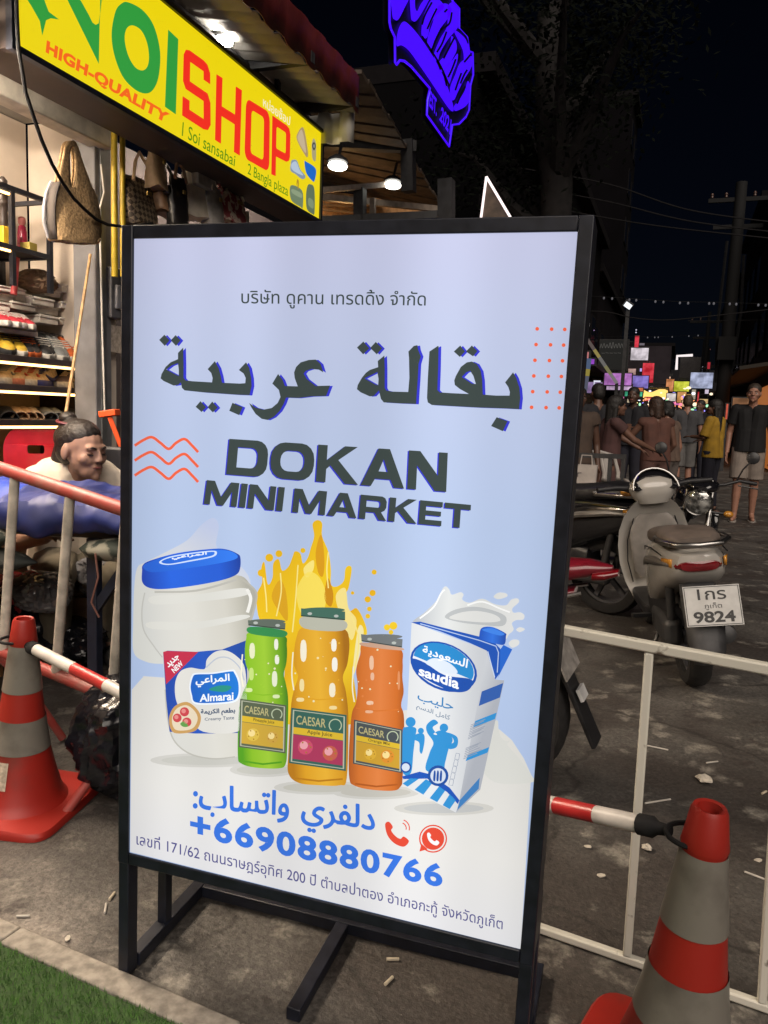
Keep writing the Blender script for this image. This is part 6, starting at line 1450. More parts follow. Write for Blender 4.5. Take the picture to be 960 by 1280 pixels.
for q, (px, Y, rz, c, lab) in enumerate(((803, 20, 20, (.03, .03, .05), 'far person in navy under the green strip light'), (814, 25, 200, (.10, .05, .05), 'far person in maroon under the string of yellow bulbs'), (846, 24, 190, (.25, .22, .2), 'far person in a pale shirt under the white box sign'), (866, 30, 0, (.05, .05, .06), 'far person in charcoal under the bluish white billboard'), (884, 24, 180, (.12, .08, .06), 'far person in brown beside the dark utility pole'), (830, 32, 175, (.3, .12, .06), 'smallest far person in rust red at the middle of the street'))):
    person(lab, px, Y, rz, 1.70, (fair, tan_s, brn)[q % 3], top=c, bottom=(.03, .03, .04), blen=1., vx=.014, shoe='shoe', group=FOLK, stride=.2)

# the woman seated at the table
wp = atD(102, 562, 3.78)
wroot = Vector((wp.x, wp.y, 0))
t = thing('person', 'woman in a cream t-shirt with dark tied back hair, seated at the blue covered table', 'person', (wp.x-.30*math.sin(R(132)), wp.y-.30*math.cos(R(132)), 0), R(-132))
skw = mat('skin_seated', (.33, .19, .14), .6, var=.12, scale=8)
V = Vector; zc = wp.z; hc = V((0, .30, zc)); M = Matrix.Rotation(R(36), 3, 'Z') @ Matrix.Rotation(R(-8), 3, 'X') @ Matrix.Rotation(R(2), 3, 'Y')
seat = zc-.60
def torso(g):
    b = MB()
    for s_ in (-1, 1):
        b.cap(V((s_*.08, 0, seat+.06)), V((s_*.075, .05, seat+.22)), .125+g, .115+g); b.cap(V((s_*.075, .05, seat+.22)), V((s_*.095, .15, zc-.16)), .115+g, .10+g); b.cap(V((s_*.04, .19, zc-.115)), V((s_*.175, .17, zc-.15)), .058+g*.6, .062+g*.6)
    return b
b = torso(0)
for s_, (e, w_) in ((-1, ((-.26, .26, zc-.40), (-.16, .48, zc-.36))), (1, ((.27, .24, zc-.42), (.17, .46, zc-.37)))):
    e, w_ = V(e), V(w_); b.cap(V((s_*.175, .17, zc-.15)), e, .056, .043); b.cap(e, w_, .043, .028); hand(b, w_, w_-e, s_, V((0, 0, -1)), .3)
    kn = V((s_*.13, .40, seat+.02)); an = V((s_*.12, .36, .09)); b.cap(V((s_*.09, .02, seat+.04)), kn, .10, .066); b.cap(kn, an, .062, .038); b.cap(an+V((0, -.03, -.04)), an+V((0, .14, -.055)), .036, .025)
b.cap(V((0, .17, zc-.16)), V((0, .265, zc-.05)), .06, .054, 14)
head(b, hc, M, 1.13, soft=True); remesh(b.build('body', skw, t), .005, 9)
b = torso(.02)
for s_, e in ((-1, V((-.26, .26, zc-.40))), (1, V((.27, .24, zc-.42)))): q = V((s_*.175, .17, zc-.15)); b.cap(q, q+(e-q)*.75, .068, .074)
b.cap(V((-.05, .17, zc-.16)), V((.05, .17, zc-.16)), .085, .085, 14)
o = remesh(b.build('shirt', mat('cream_tee', (.60, .53, .44), .85, var=.1, scale=9, bump=.35), t), .007, 3)
tx = bpy.data.textures.new('creases', 'CLOUDS'); tx.noise_scale = .11; dm = o.modifiers.new('creases', 'DISPLACE'); dm.texture = tx; dm.strength = .009; dm.mid_level = .5
b = MB()
for s_ in (-1, 1):
    kn = V((s_*.13, .40, seat+.02)); an = V((s_*.12, .36, .16)); b.cap(V((s_*.085, .0, seat+.04)), kn, .125, .085); b.cap(kn, an, .085, .062)
remesh(b.build('trousers', mat('khaki_trousers', (.10, .085, .06), .8, var=.2, bump=.3), t), .009)
hm = mat('seated_hair', (.014, .010, .009), .5, var=.6, scale=55, bump=.8); P = lambda x, y, z: hc+M @ (V((x, y, z))*1.13)
b = MB(); b.ell(P(0, -.028, .044), (.088, .117, .085), M @ Matrix.Rotation(R(16), 3, 'X'), 28, 18); b.ell(P(0, -.058, .0), (.077, .066, .085), M, 20, 14)
b.ell(P(0, -.085, .112), (.040, .040, .030), M); b.cap(P(0, -.10, -.02), P(0, -.135, -.11), .045, .035); b.cap(P(0, -.135, -.11), P(.0, -.13, -.20), .035, .018)
remesh(b.build('hair', hm, t), .0055, 3)
b = MB(); b.tube([P(.055*math.cos(a), -.062+.055*math.sin(a), .098) for a in [R(q) for q in range(0, 360, 20)]], .007, 6, closed=True); b.build('hair_band', mat('maroon_band', (.14, .02, .03), .6), t)
face_parts(t, hc, M, 1.13, lids=True, lip=(.16, .05, .05), brow=(.02, .014, .012))
b = MB(); b.tube([V((.062*math.cos(a), .20+.062*math.sin(a)*1.0, zc-.10-.03*math.sin(a))) for a in [R(q) for q in range(0, 360, 20)]], .0025, 6, closed=True); b.build('necklace', mat('gold_chain', (.6, .45, .2), .25, metal=1.), t)
for s_ in (-1, 1):
    b = MB(); b.ell(V((s_*.12, .41, .055)), (.048, .13, .05)); b.build('shoe', mat('shoe_dark', (.03, .03, .03), .6), t)
# stool she sits on
t2_ = thing('wooden_stool', 'low wooden stool under the seated woman in cream', 'stool', (wp.x-.30*math.sin(R(132)), wp.y-.30*math.cos(R(132)), 0))
MB().lathe([(.0, seat-.10), (.17, seat-.10), (.18, seat-.085), (.17, seat-.066), (0, seat-.066)], 24).build('seat', mat('stool_wood', (.2, .11, .05), .6), t2_)
for q in range(4): a_ = R(45+90*q); MB().bar((.15*math.cos(a_), .15*math.sin(a_), 0), (.12*math.cos(a_), .12*math.sin(a_), seat-.1), .03).build('leg', mat('stool_wood', (.2, .11, .05), .6), t2_)

# ------------------------------------------------------------------ scooters and motorcycles (nose along +Y, origin under the rear axle)
tyre_m = mat('tyre', (.014, .013, .013), .8, var=.3, scale=40, bump=.2); rim_m = mat('alloy_rim', (.10, .10, .11), .4, metal=.5)
chrome = mat('chrome', (.36, .35, .34), .30, metal=1., var=.05); blackp = mat('black_plastic', (.014, .014, .016), .42, var=.3); engine_m = mat('engine_grey', (.06, .06, .062), .5, metal=.4)
glass_d = mat('lamp_clear', (.50, .50, .48), .10, metal=.75, var=.75, scale=22, coat=.8, spec=.8, bump=.5); red_lens = mat('red_lens', (.16, .004, .008), .15, coat=.6); amber_lens = mat('amber_lens', (.55, .24, .03), .15, coat=.6)
mirror_m = mat('mirror_glass', (.55, .57, .62), .05, metal=1., var=0)
def sec(y, zc, hw_, hh, e=3., dz=0, n=20): return [(x, y+dz*(z-zc), z) for x, z in sup(0, zc, hw_, hh, n, e)]
def secz(z, yc, hw_, hd, e=3., n=20): return [(x, y, z) for x, y in sup(0, yc, hw_, hd, n, e)]
def wheel(t, y, r, wd, nm='wheel'):
    b = MB(); prof = [(r-.075, -wd*.45), (r-.05, -wd*.5), (r-.02, -wd*.48), (r-.004, -wd*.3), (r, 0), (r-.004, wd*.3), (r-.02, wd*.48), (r-.05, wd*.5), (r-.075, wd*.45), (r-.075, -wd*.45)]
    b.lathe(prof, 40, (0, y, r), (1, 0, 0), cap=False); o = b.build(nm, tyre_m, t)
    b = MB(); b.lathe([(r-.072, -.03), (r-.072, .03), (r-.09, .026), (r-.09, -.026), (r-.072, -.03)], 32, (0, y, r), (1, 0, 0), cap=False); b.lathe([(.001, -.04), (.04, -.04), (.04, .04), (.001, .04)], 16, (0, y, r), (1, 0, 0))
    for k in range(5):
        a_ = R(72*k+10); d = Vector((0, math.cos(a_), math.sin(a_))); c = Vector((0, y, r)); b.bar(c+d*.03, c+d*(r-.08), .03, .025, up=(1, 0, 0))
    b.build('rim', rim_m, o)
def plate(t, o, ux, uy, txt):
    """number plate: white sheet, thin border and its characters"""
    n = ux.cross(uy).normalized(); W_, H_ = .245, .19
    b = MB(); b.prism([(-W_/2, -H_/2), (W_/2, -H_/2), (W_/2, H_/2), (-W_/2, H_/2)], .004, o, ux, uy); p = b.build('number_plate', mat('plate_white', (.50, .50, .49), .45, var=.1, scale=20), t)
    a = Art(lambda x, y, l: o+ux*x+uy*y+n*(.0026+l), .0004)
    ik = mat('plate_black', (.01, .01, .01), .5, var=0)
    for body, (x0, x1, y0, y1), off in txt:
        a.words(body, [(x0, y1), (x1, y1), (x1, y0), (x0, y0)], ik, 1, off)
    e = .004
    for x0, y0, x1, y1 in ((-W_/2+e, H_/2-e, W_/2-e, H_/2-e-.003), (-W_/2+e, -H_/2+e, W_/2-e, -H_/2+e+.003), (-W_/2+e, -H_/2+e, -W_/2+e+.003, H_/2-e), (W_/2-e-.003, -H_/2+e, W_/2-e, H_/2-e)):
        a._put([(x0, y0), (x1, y0), (x1, y1), (x0, y1)], [(0, 1, 2, 3)], ik, 1)
    a.build('plate_characters', p)
def scooter(label, loc, rz, lean, paint, seatm, txt=None, steer=0., group=None):
    t = thing('scooter', label, 'scooter', loc, 0, group)
    t.rotation_euler = (Matrix.Rotation(R(rz), 3, 'Z') @ Matrix.Rotation(R(lean), 3, 'Y')).to_euler()
    wheel(t, 0, .255, .11); wheel(t, 1.26, .255, .095)
    # rear body
    b = MB(); b.loft([sec(-.32, .715, .035, .03, 2.4), sec(-.30, .70, .095, .06, 2.6), sec(-.22, .675, .135, .095, 2.8), sec(-.08, .65, .155, .125, 3), sec(.10, .61, .160, .16, 3), sec(.28, .56, .155, .19, 3.2), sec(.42, .52, .14, .20, 3.4), sec(.50, .49, .12, .19, 3.4)]); b.build('rear_body', paint, t)
    for s_ in (-1, 1):
        b = MB(); b.tube([(s_*.13, -.24, .69), (s_*.160, -.08, .69), (s_*.167, .12, .66), (s_*.160, .30, .60)], [.006, .02, .02, .006], 8); b.build('side_trim', mat('side_trim_grey', (.13, .12, .11), .35), t)
        b = MB(); b.loft([[(s_*(.118+.03*u), -.262+.09*u+.0*v, .70+.022*v*(1-.3*u)) for v in (-1, 1)] for u in (0, .3, .6, 1)], cap=False, closed=False); o = b.build('indicator', amber_lens, t); o.modifiers.new('solid', 'SOLIDIFY').thickness = .012
    b = MB(); b.loft([sec(-.325, .695, .03, .012, 2.4), sec(-.318, .692, .085, .026, 2.6), sec(-.285, .69, .105, .03, 2.8), sec(-.24, .69, .118, .03, 2.8)]); b.build('tail_light', red_lens, t)
    b = MB(); b.loft([sec(-.26, .80, .085, .02, 2.6), sec(-.20, .805, .125, .035, 2.8), sec(-.02, .80, .142, .05, 2.8), sec(.12, .775, .135, .05, 2.8), sec(.20, .765, .125, .05, 2.8), sec(.40, .745, .12, .05, 2.8), sec(.54, .72, .075, .04, 2.6)]); b.build('seat', seatm, t)
    b = MB(); b.tube([(-.135, .02, .79), (-.158, -.10, .80), (-.15, -.24, .805), (-.10, -.325, .80), (0, -.345, .797), (.10, -.325, .80), (.15, -.24, .805), (.158, -.10, .80), (.135, .02, .79)], .0135, 10); b.build('grab_rail', chrome, t)
    # floor, leg shield, front
    b = MB(); b.loft([secz(z, .70, hw_, .30, 5) for z, hw_ in ((.25, .12), (.27, .155), (.315, .16), (.325, .15))]); b.build('floorboard', blackp, t)
    b = MB(); b.loft([sec(.44, .37, .13, .12, 4), sec(.30, .36, .12, .13, 4), sec(.1, .34, .09, .10, 3)]); b.build('under_body', blackp, t)
    sh = []
    for z, yy, hw_, bow in ((.27, .93, .15, .05), (.36, .965, .185, .06), (.48, .975, .21, .07), (.60, .965, .215, .08), (.70, .94, .205, .085), (.79, .905, .175, .08), (.86, .87, .13, .06), (.90, .85, .085, .045)):
        sh.append([(hw_*u, yy-.0+bow*(1-u*u)*.35, z) for u in (-1, -.8, -.5, -.2, 0, .2, .5, .8, 1)]+[(hw_*u*.97, yy+.05+bow*(1-u*u), z) for u in (1, .8, .5, .2, 0, -.2, -.5, -.8, -1)])
    b = MB(); b.loft(sh); b.build('leg_shield', paint, t)
    for s_ in (-1, 1):
        b = MB(); b.loft([secz(z, .93, .035, .012, 4) for z in (.60, .61, .70, .71)]); o = b.build('glove_pocket', blackp, t); o.location = (s_*.10, 0, .0)
    b = MB(); b.lathe([(.0, -.012), (.02, -.012), (.024, 0), (.02, .01), (0, .012)], 14, (.045, .925, .755), (0, -1, .3)); b.build('ignition_lock', blackp, t)
    b = MB(); b.bar((0, .93, .66), (0, .90, .655), .03, .02); b.build('bag_hook', blackp, t)
    b = MB(); b.loft([secz(z, .905, hw_, .012, 3) for z, hw_ in ((.40, .10), (.44, .135), (.66, .15), (.76, .13), (.80, .08))]); b.build('inner_panel', mat('inner_panel_grey', (.20, .185, .17), .4, var=.15), t)
    for s_ in (-1, 1):
        b = MB(); b.tube([(s_*.152, -.20, .735), (s_*.166, .0, .742), (s_*.163, .20, .72), (s_*.13, .44, .66)], .0035, 6); b.build('panel_seam', blackp, t)
        b = MB(); b.tube([(s_*.14, .95, .36), (s_*.165, .94, .50), (s_*.16, .925, .64), (s_*.12, .89, .78)], .004, 6); b.build('panel_seam', blackp, t)
    b = MB()
    for s_ in (-1, 1): b.tube([(s_*.05, .93, .88), (s_*.10, .90, .93), (s_*.16, .88, .96), (s_*.22, .87, .985)], .006, 6)
    b.build('control_cables', soft_black, t)
    b = MB(); b.loft([[(x, y, z) for x, y in sup(0, .60, .07*k, .12*k, 16, 3)] for z, k in ((.326, 1), (.334, .95))]); b.build('floor_mat', soft_black, t)
    sy = Matrix.Rotation(R(steer), 3, 'Z'); SP = lambda x, y, z: Vector((0, .92, 0))+sy @ Vector((x, y-.92, z))
    ring = lambda z, yc, hw_, hd, e=2.8: [tuple(SP(*p)) for p in secz(z, yc, hw_, hd, e)]
    b = MB(); b.loft([ring(.87, .91, .09, .07), ring(.92, .905, .125, .085), ring(.97, .90, .15, .09), ring(1.01, .90, .12, .075), ring(1.035, .905, .06, .04)]); b.build('handlebar_cover', paint, t)
    b = MB(); b.loft([[tuple(SP(.125*u, .80+.03*(1-u*u)-(v)*.02+.09*v, .965+.115*v*(1-.45*u*u)+.0)) for u in (-1, -.6, -.2, .2, .6, 1)] for v in (0, .5, 1)], cap=False, closed=False); o = b.build('gauge_visor', mat('gauge_black', (.01, .01, .012), .12, coat=.5), t); o.modifiers.new('solid', 'SOLIDIFY').thickness = .012
    b = MB(); b.tube([SP(.135*math.cos(a), .812+.08*math.sin(a)*.9, .965+.122*math.sin(a)) for a in [R(q) for q in range(0, 181, 15)]], .007, 8); b.build('gauge_trim', chrome, t)
    for s_ in (-1, 1):
        b = MB(); b.tube([SP(s_*.13, .90, .97), SP(s_*.22, .875, .985), SP(s_*.34, .845, .985)], [.022, .017, .017], 10); o = b.build('grip', blackp, t)
        b = MB(); b.tube([SP(s_*.20, .93, .975), SP(s_*.27, .915, .975), SP(s_*.36, .885, .97)], [.008, .007, .006], 8); b.build('brake_lever', chrome, o)
        b = MB(); b.ell(SP(s_*.12, 1.0, .94), (.05, .03, .03)); b.build('front_indicator', amber_lens, t)
    b = MB(); b.ell(SP(0, .985, .94), (.085, .04, .06)); b.build('headlight', glass_d, t)
    b = MB()
    for s_ in (-1, 1): b.tube([(s_*.07, 1.26, .255), (s_*.07, 1.16, .52), (s_*.05, 1.06, .72)], .02, 10)
    b.build('fork', blackp, t)
    b = MB(); rows = []
    for k in range(11):
        a_ = R(-20+k*16); rows.append([(x, 1.26+math.cos(a_)*(.285-.25*x*x*8), .255+math.sin(a_)*(.285-.25*x*x*8)) for x in (-.065, -.04, 0, .04, .065)])
    b.loft(rows, cap=False, closed=False); o = b.build('front_fender', paint, t); o.modifiers.new('solid', 'SOLIDIFY').thickness = .006
    # rear mudguard with plate
    b = MB(); rows = []
    for y, z, hw_ in ((-.22, .60, .075), (-.30, .52, .085), (-.36, .42, .085), (-.405, .30, .075), (-.415, .235, .06)): rows.append([(-hw_, y+.02, z), (-hw_*.5, y-.004, z), (hw_*.5, y-.004, z), (hw_, y+.02, z)])
    b.loft(rows, cap=False, closed=False); o = b.build('mudguard', mat('mudguard_grey', (.055, .055, .058), .55, var=.3), t); o.modifiers.new('solid', 'SOLIDIFY').thickness = .008
    if txt: plate(t, Vector((.03, -.395, .515)), Vector((1, 0, 0)), Vector((0, .33, .94)).normalized(), txt)
    b = MB(); b.lathe([(.02, -.0), (.045, .01), (.055, .06), (.055, .30), (.04, .36), (.02, .38)], 16, (.14, -.16, .30), (0, .97, -.1)); b.build('exhaust', engine_m, t)
    b = MB(); b.box((-.09, .14, .29), (.09, .40, .15)); b.box((.02, .22, .30), (.14, .22, .18)); b.build('engine', engine_m, t, bevel=.03)
    b = MB(); b.tube([(-.11, .30, .20), (-.20, .24, .015)], .011, 8); b.build('kickstand', engine_m, t)
    for s_ in (-1, 1):
        b = MB(); b.bar((s_*.15, .25, .32), (s_*.25, .22, .33), .03, .02); b.build('footpeg', blackp, t)
    b = MB()
    for s_ in (-1, 1): b.tube([(s_*.085, 0, .255), (s_*.10, -.08, .58)], .022, 10)
    b.build('shock_absorber', engine_m, t)
    return t
silver = mat('pearl_grey_paint', (.42, .40, .37), .22, var=.07, scale=6, coat=.5)
seat_b = mat('brown_seat_vinyl', (.13, .105, .09), .5, var=.2, bump=.1)
rc_ = ground(888, 866)
sc_ = scooter('pearl grey scooter seen from behind with plate 9824 and chrome grab rail', (rc_.x-.07, rc_.y+.10, 0), 11, -8, silver, seat_b,
        (('1กร', (-.062, .062, .028, .08), .012), ('ภูเก็ต', (-.038, .038, -.02, .014), .0), ('9824', (-.09, .09, -.08, -.026), .03)), steer=6)
sc_.scale = (.92, .90, .89)
def motorcycle(label, loc, rz, lean, paint, seatm, sport=False, steer=0., tailm=None, txt=None):
    t = thing('motorcycle', label, 'motorcycle', loc, 0)
    t.rotation_euler = (Matrix.Rotation(R(rz), 3, 'Z') @ Matrix.Rotation(R(lean), 3, 'Y')).to_euler()
    wheel(t, 0, .30, .13); wheel(t, 1.32, .295, .10)
    b = MB(); b.loft([sec(.62, .80, .06, .05, 2.6), sec(.70, .83, .125, .085, 2.6), sec(.85, .85, .15, .10, 2.6), sec(.98, .845, .13, .095, 2.6), sec(1.06, .82, .07, .06, 2.4)]); b.build('tank', paint, t)
    b = MB(); b.loft([sec(-.12, .86, .08, .02, 2.6), sec(.0, .85, .11, .03, 2.8), sec(.25, .80, .13, .04, 2.8), sec(.50, .78, .12, .045, 2.8), sec(.64, .80, .07, .03, 2.6)]); b.build('seat', seatm, t)
    tl = tailm or paint
    if sport:
        b = MB(); b.loft([sec(-.42, .885, .012, .008, 2), sec(-.34, .875, .05, .03, 2.4), sec(-.20, .85, .085, .045, 2.6), sec(-.02, .80, .115, .055, 2.8), sec(.22, .74, .125, .05, 2.8), sec(.42, .71, .11, .04, 2.8)]); b.build('tail_cowl', tl, t)
        b = MB(); b.loft([sec(-.30, .79, .03, .012, 2.2), sec(-.20, .765, .07, .022, 2.4), sec(.05, .71, .10, .05, 2.6), sec(.25, .63, .11, .08, 2.8), sec(.42, .56, .10, .08, 2.8)]); b.build('side_cowl', tl, t)
        for s_ in (-1, 1): MB().tube([(s_*.06, -.33, .80), (s_*.09, -.18, .755), (s_*.115, .0, .68)], .007, 6).build('chrome_strip', chrome, t)
        b = MB(); b.loft([sec(-.44, .87, .02, .012, 2.2), sec(-.40, .86, .045, .018, 2.4), sec(-.36, .855, .05, .018, 2.4)]); b.build('tail_light', red_lens, t)
        b = MB(); b.bar((0, -.17, .72), (0, -.40, .24), .10, .018); b.build('mudguard', blackp, t, bevel=.004)
        b = MB(); b.bar((0, -.225, .66), (0, -.305, .49), .19, .006); b.build('number_plate', mat('plate_back', (.30, .28, .26), .5, var=.3, scale=30), t)
        b = MB(); b.bar((0, -.33, .44), (0, -.35, .40), .07, .012); b.build('reflector', mat('reflector_white', (.6, .6, .6), .2), t)
    else:
        b = MB(); b.loft([sec(-.30, .80, .04, .03, 2.4), sec(-.15, .79, .10, .06, 2.6), sec(.15, .74, .13, .08, 2.8), sec(.45, .70, .11, .06, 2.8)]); b.build('tail_cowl', tl, t)
        b = MB(); b.ell((0, -.31, .80), (.05, .03, .03)); b.build('tail_light', red_lens, t)
        b = MB(); b.bar((0, -.12, .68), (0, -.40, .36), .13, .012); b.build('mudguard', blackp, t)
    b = MB(); b.loft([sec(.38, .42, .10, .15, 4), sec(.55, .42, .15, .19, 4), sec(.80, .45, .15, .18, 4), sec(.92, .48, .08, .12, 3)]); b.build('engine', engine_m, t)
    b = MB()
    for s_ in (-1, 1): b.bar((s_*.085, 0, .30), (s_*.085, .48, .40), .045, .03)
    b.build('swingarm', engine_m, t)
    b = MB(); b.lathe([(.02, 0), (.05, .03), (.055, .10), (.055, .40), (.03, .46)], 16, (.15, -.18, .36), (0, .98, -.03)); b.build('exhaust', chrome if not sport else blackp, t)
    sy = Matrix.Rotation(R(steer), 3, 'Z'); SP = lambda x, y, z: Vector((0, 1.12, 0))+sy @ Vector((x, y-1.12, z))
    b = MB()
    for s_ in (-1, 1): b.tube([SP(s_*.09, 1.32, .295), SP(s_*.09, 1.22, .60), SP(s_*.085, 1.10, .93)], [.024, .022, .02], 10)
    b.build('fork', chrome, t)
    b = MB(); rows = []
    for k in range(9):
        a_ = R(20+k*15); rows.append([tuple(SP(x, 1.32+math.cos(a_)*(.325-2*x*x), .295+math.sin(a_)*(.325-2*x*x))) for x in (-.065, -.03, 0, .03, .065)])
    b.loft(rows, cap=False, closed=False); o = b.build('front_fender', paint, t); o.modifiers.new('solid', 'SOLIDIFY').thickness = .006
    b = MB(); b.lathe([(.02, -.13), (.075, -.10), (.098, -.03), (.102, 0), (.096, .012), (.09, .006)], 24, SP(0, 1.26, .86), tuple(sy @ Vector((0, 1, -.12))), cap=False); h_ = b.build('headlight', chrome, t)
    b = MB(); b.lathe([(.001, .032), (.04, .028), (.075, .016), (.093, .002)], 24, SP(0, 1.26, .86), tuple(sy @ Vector((0, 1, -.12)))); b.build('lens', glass_d, h_)
    b = MB(); b.loft([[tuple(SP(*p)) for p in sec(y, z, a_, c_, 2.6)] for y, z, a_, c_ in ((1.10, .98, .10, .05), (1.20, .985, .13, .055), (1.27, .975, .11, .04), (1.31, .965, .05, .015))]); b.build('cowl', paint, t)
    for s_ in (-1, 1):
        b = MB(); b.loft([[tuple(SP(s_*(.13+dx), 1.13+dy, z)) for dx, dy in sup(0, 0, .035, hd, 12, 3)] for z, hd in ((.52, .05), (.60, .09), (.72, .10), (.80, .06))]); b.build('radiator_shroud', paint, t)
        b = MB(); b.tube([SP(s_*.02, 1.08, .97), SP(s_*.16, 1.07, 1.0), SP(s_*.26, 1.02, 1.04), SP(s_*.38, .97, 1.03)], [.011, .011, .012, .016], 10); g_ = b.build('handlebar', blackp, t)
        b = MB(); b.tube([SP(s_*.25, 1.13, 1.01), SP(s_*.39, 1.09, 1.0)], .006, 6); b.build('brake_lever', engine_m, g_)
        b = MB(); b.tube([SP(s_*.24, 1.03, 1.04), SP(s_*.27, 1.05, 1.13), SP(s_*.32, 1.04, 1.20)], .006, 6); m_ = b.build('mirror_stalk', blackp, t)
        d = tuple(sy @ Vector((0, 1, .1))); b = MB(); b.lathe([(.001, .010), (.030, .008), (.043, .003), (.046, -.004), (.042, -.007)], 20, SP(s_*.325, 1.04, 1.22), d, cap=False); m_ = b.build('mirror', blackp, t)
        b = MB(); b.lathe([(.001, -.0062), (.041, -.0062)], 20, SP(s_*.325, 1.04, 1.22), d, cap=False); b.build('mirror_glass', mirror_m, m_)
        b = MB(); b.tube([SP(s_*.10, 1.24, .80), SP(s_*.20, 1.24, .80)], .010, 8); i_ = b.build('indicator_stem', blackp, t)
        b = MB(); b.ell(SP(s_*.215, 1.245, .80), (.035, .03, .026)); b.build('front_indicator', amber_lens, t)
        b = MB(); b.ell((s_*.16, -.14, .72), (.03, .045, .025)); b.build('rear_indicator', amber_lens, t)
        b = MB(); b.bar((s_*.15, .36, .36), (s_*.27, .34, .36), .03, .02); b.build('footpeg', blackp, t)
    b = MB(); b.tube([(0, .5, .62), (0, .95, .80), (0, 1.1, .88)], .035, 8); b.tube([(0, .5, .62), (0, .2, .70)], .03, 8); b.build('frame', blackp, t)
    b = MB(); b.tube([(-.12, .45, .26), (-.24, .38, .012)], .012, 8); b.build('kickstand', engine_m, t)
    return t
gloss_black = mat('gloss_black_paint', (.008, .008, .010), .15, coat=.8, var=.1)
hp = atD(860, 617, 5.25)
rz_ = 186
f_ = Matrix.Rotation(R(rz_), 3, 'Z') @ Vector((0, 1.26*.85, 0))
bk_ = motorcycle('glossy black motorcycle facing the camera with a round headlight, beyond the pearl grey scooter', (hp.x-f_.x+.03, hp.y-f_.y, 0), rz_, -4, gloss_black, blackp, steer=-8)
bk_.scale = (.85,)*3
rp2 = ground(652, 985)
redp = mat('deep_red_paint', (.17, .008, .018), .30, coat=.6, var=.1)
rm_ = motorcycle('red sport motorcycle whose pointed tail sticks out right of the lit sign', (rp2.x-.12, rp2.y+.02, 0), 84, -5, redp, blackp, sport=True)
rm_.scale = (.88,)*3
p = atD(742, 640, 5.0)
scooter('black scooter parked across behind the red tail, right beside the sign', (p.x+.12, p.y+.1, 0), 66, -7, gloss_black, blackp, steer=-12)

# ------------------------------------------------------------------ cafe railing, chairs and bag
Yr = 7.0
a_, c_ = atY(712, 570, Yr), atY(783, 571, Yr)
t = thing('cafe_railing', 'dark metal railing in front of the white plastic chairs', 'railing', (c_.x, Yr, 0), world=True)
MB().bar(a_-Vector((.8, 0, 0)), c_, .04).build('top_rail', iron, t)
for x in (c_.x-.02, c_.x-.13, a_.x-.3): MB().bar((x, Yr, 0), (x, Yr, a_.z), .035).build('post', iron, t)
MB().bar((a_.x-.8, Yr, .15), (c_.x, Yr, .15), .03).build('bottom_rail', iron, t)
whp = mat('white_chair_plastic', (.40, .37, .34), .45, var=.1)
def white_chair(label, px, Y, rz):
    p = atY(px, 560, Y); t = thing('plastic_chair', label, 'chair', (p.x, Y, 0), R(rz), 'white plastic chairs behind the railing')
    b = MB(); b.tube([(-.20, -.20, .44), (-.215, -.25, .72), (-.17, -.27, .88), (0, -.28, .92), (.17, -.27, .88), (.215, -.25, .72), (.20, -.20, .44)], .022, 8)
    for x in (-.09, 0, .09): b.bar((x, -.21, .46), (x, -.275, .90), .045, .014)
    b.build('backrest', whp, t); o_ = sup(0, 0, .22, .21, 20, 5)
    MB().loft([[(x, y, z) for x, y in o_] for z in (.415, .44)]).build('seat', whp, t)
    for i in (-1, 1):
        for j in (-1, 1): MB().bar((.21*i, .2*j, 0), (.185*i, .17*j, .42), .035).build('leg', whp, t)
        MB().tube([(.205*i, -.23, .66), (.235*i, 0, .66), (.22*i, .17, .62), (.2*i, .19, .43)], .018, 8).build('armrest', whp, t)
white_chair('white plastic chair right beside the sign edge, behind the railing', 731, 7.5, 190)
white_chair('white plastic chair in front of the woman in the rose dress', 756, 7.7, 200)
p = atY(731, 607, 6.9)
t = thing('shopping_bag', 'white paper shopping bag with dark ring marks hanging on the railing', 'bag', (p.x, 6.9, p.z), 0)
MB().loft([[(x, y, z) for x, y in sup(0, 0, hw_, .045, 16, 6)] for z, hw_ in ((0, .092), (.08, .096), (.18, .098))]).build('bag_body', mat('bag_white', (.42, .38, .35), .7, var=.1), t)
a = Art(lambda x, y, l: Vector((x, -.0475-l, y)), .0005)
for cx in (.005, .042): a.shape([circ(cx, -.09, .022, 16), circ(cx, -.09, .012, 16)], mat('mark_dark', (.06, .05, .06), .6, var=0), 1)
a.stroke([(-.06, .075), (-.06, .11), (-.03, .11)], .008, MATS['mark_dark'], 1)
a.build('ring_marks', t)
MB().tube([(-.05, 0, .18), (-.04, 0, .26), (.04, 0, .26), (.05, 0, .18)], .006, 6).build('handle', MATS['bag_white'], t)

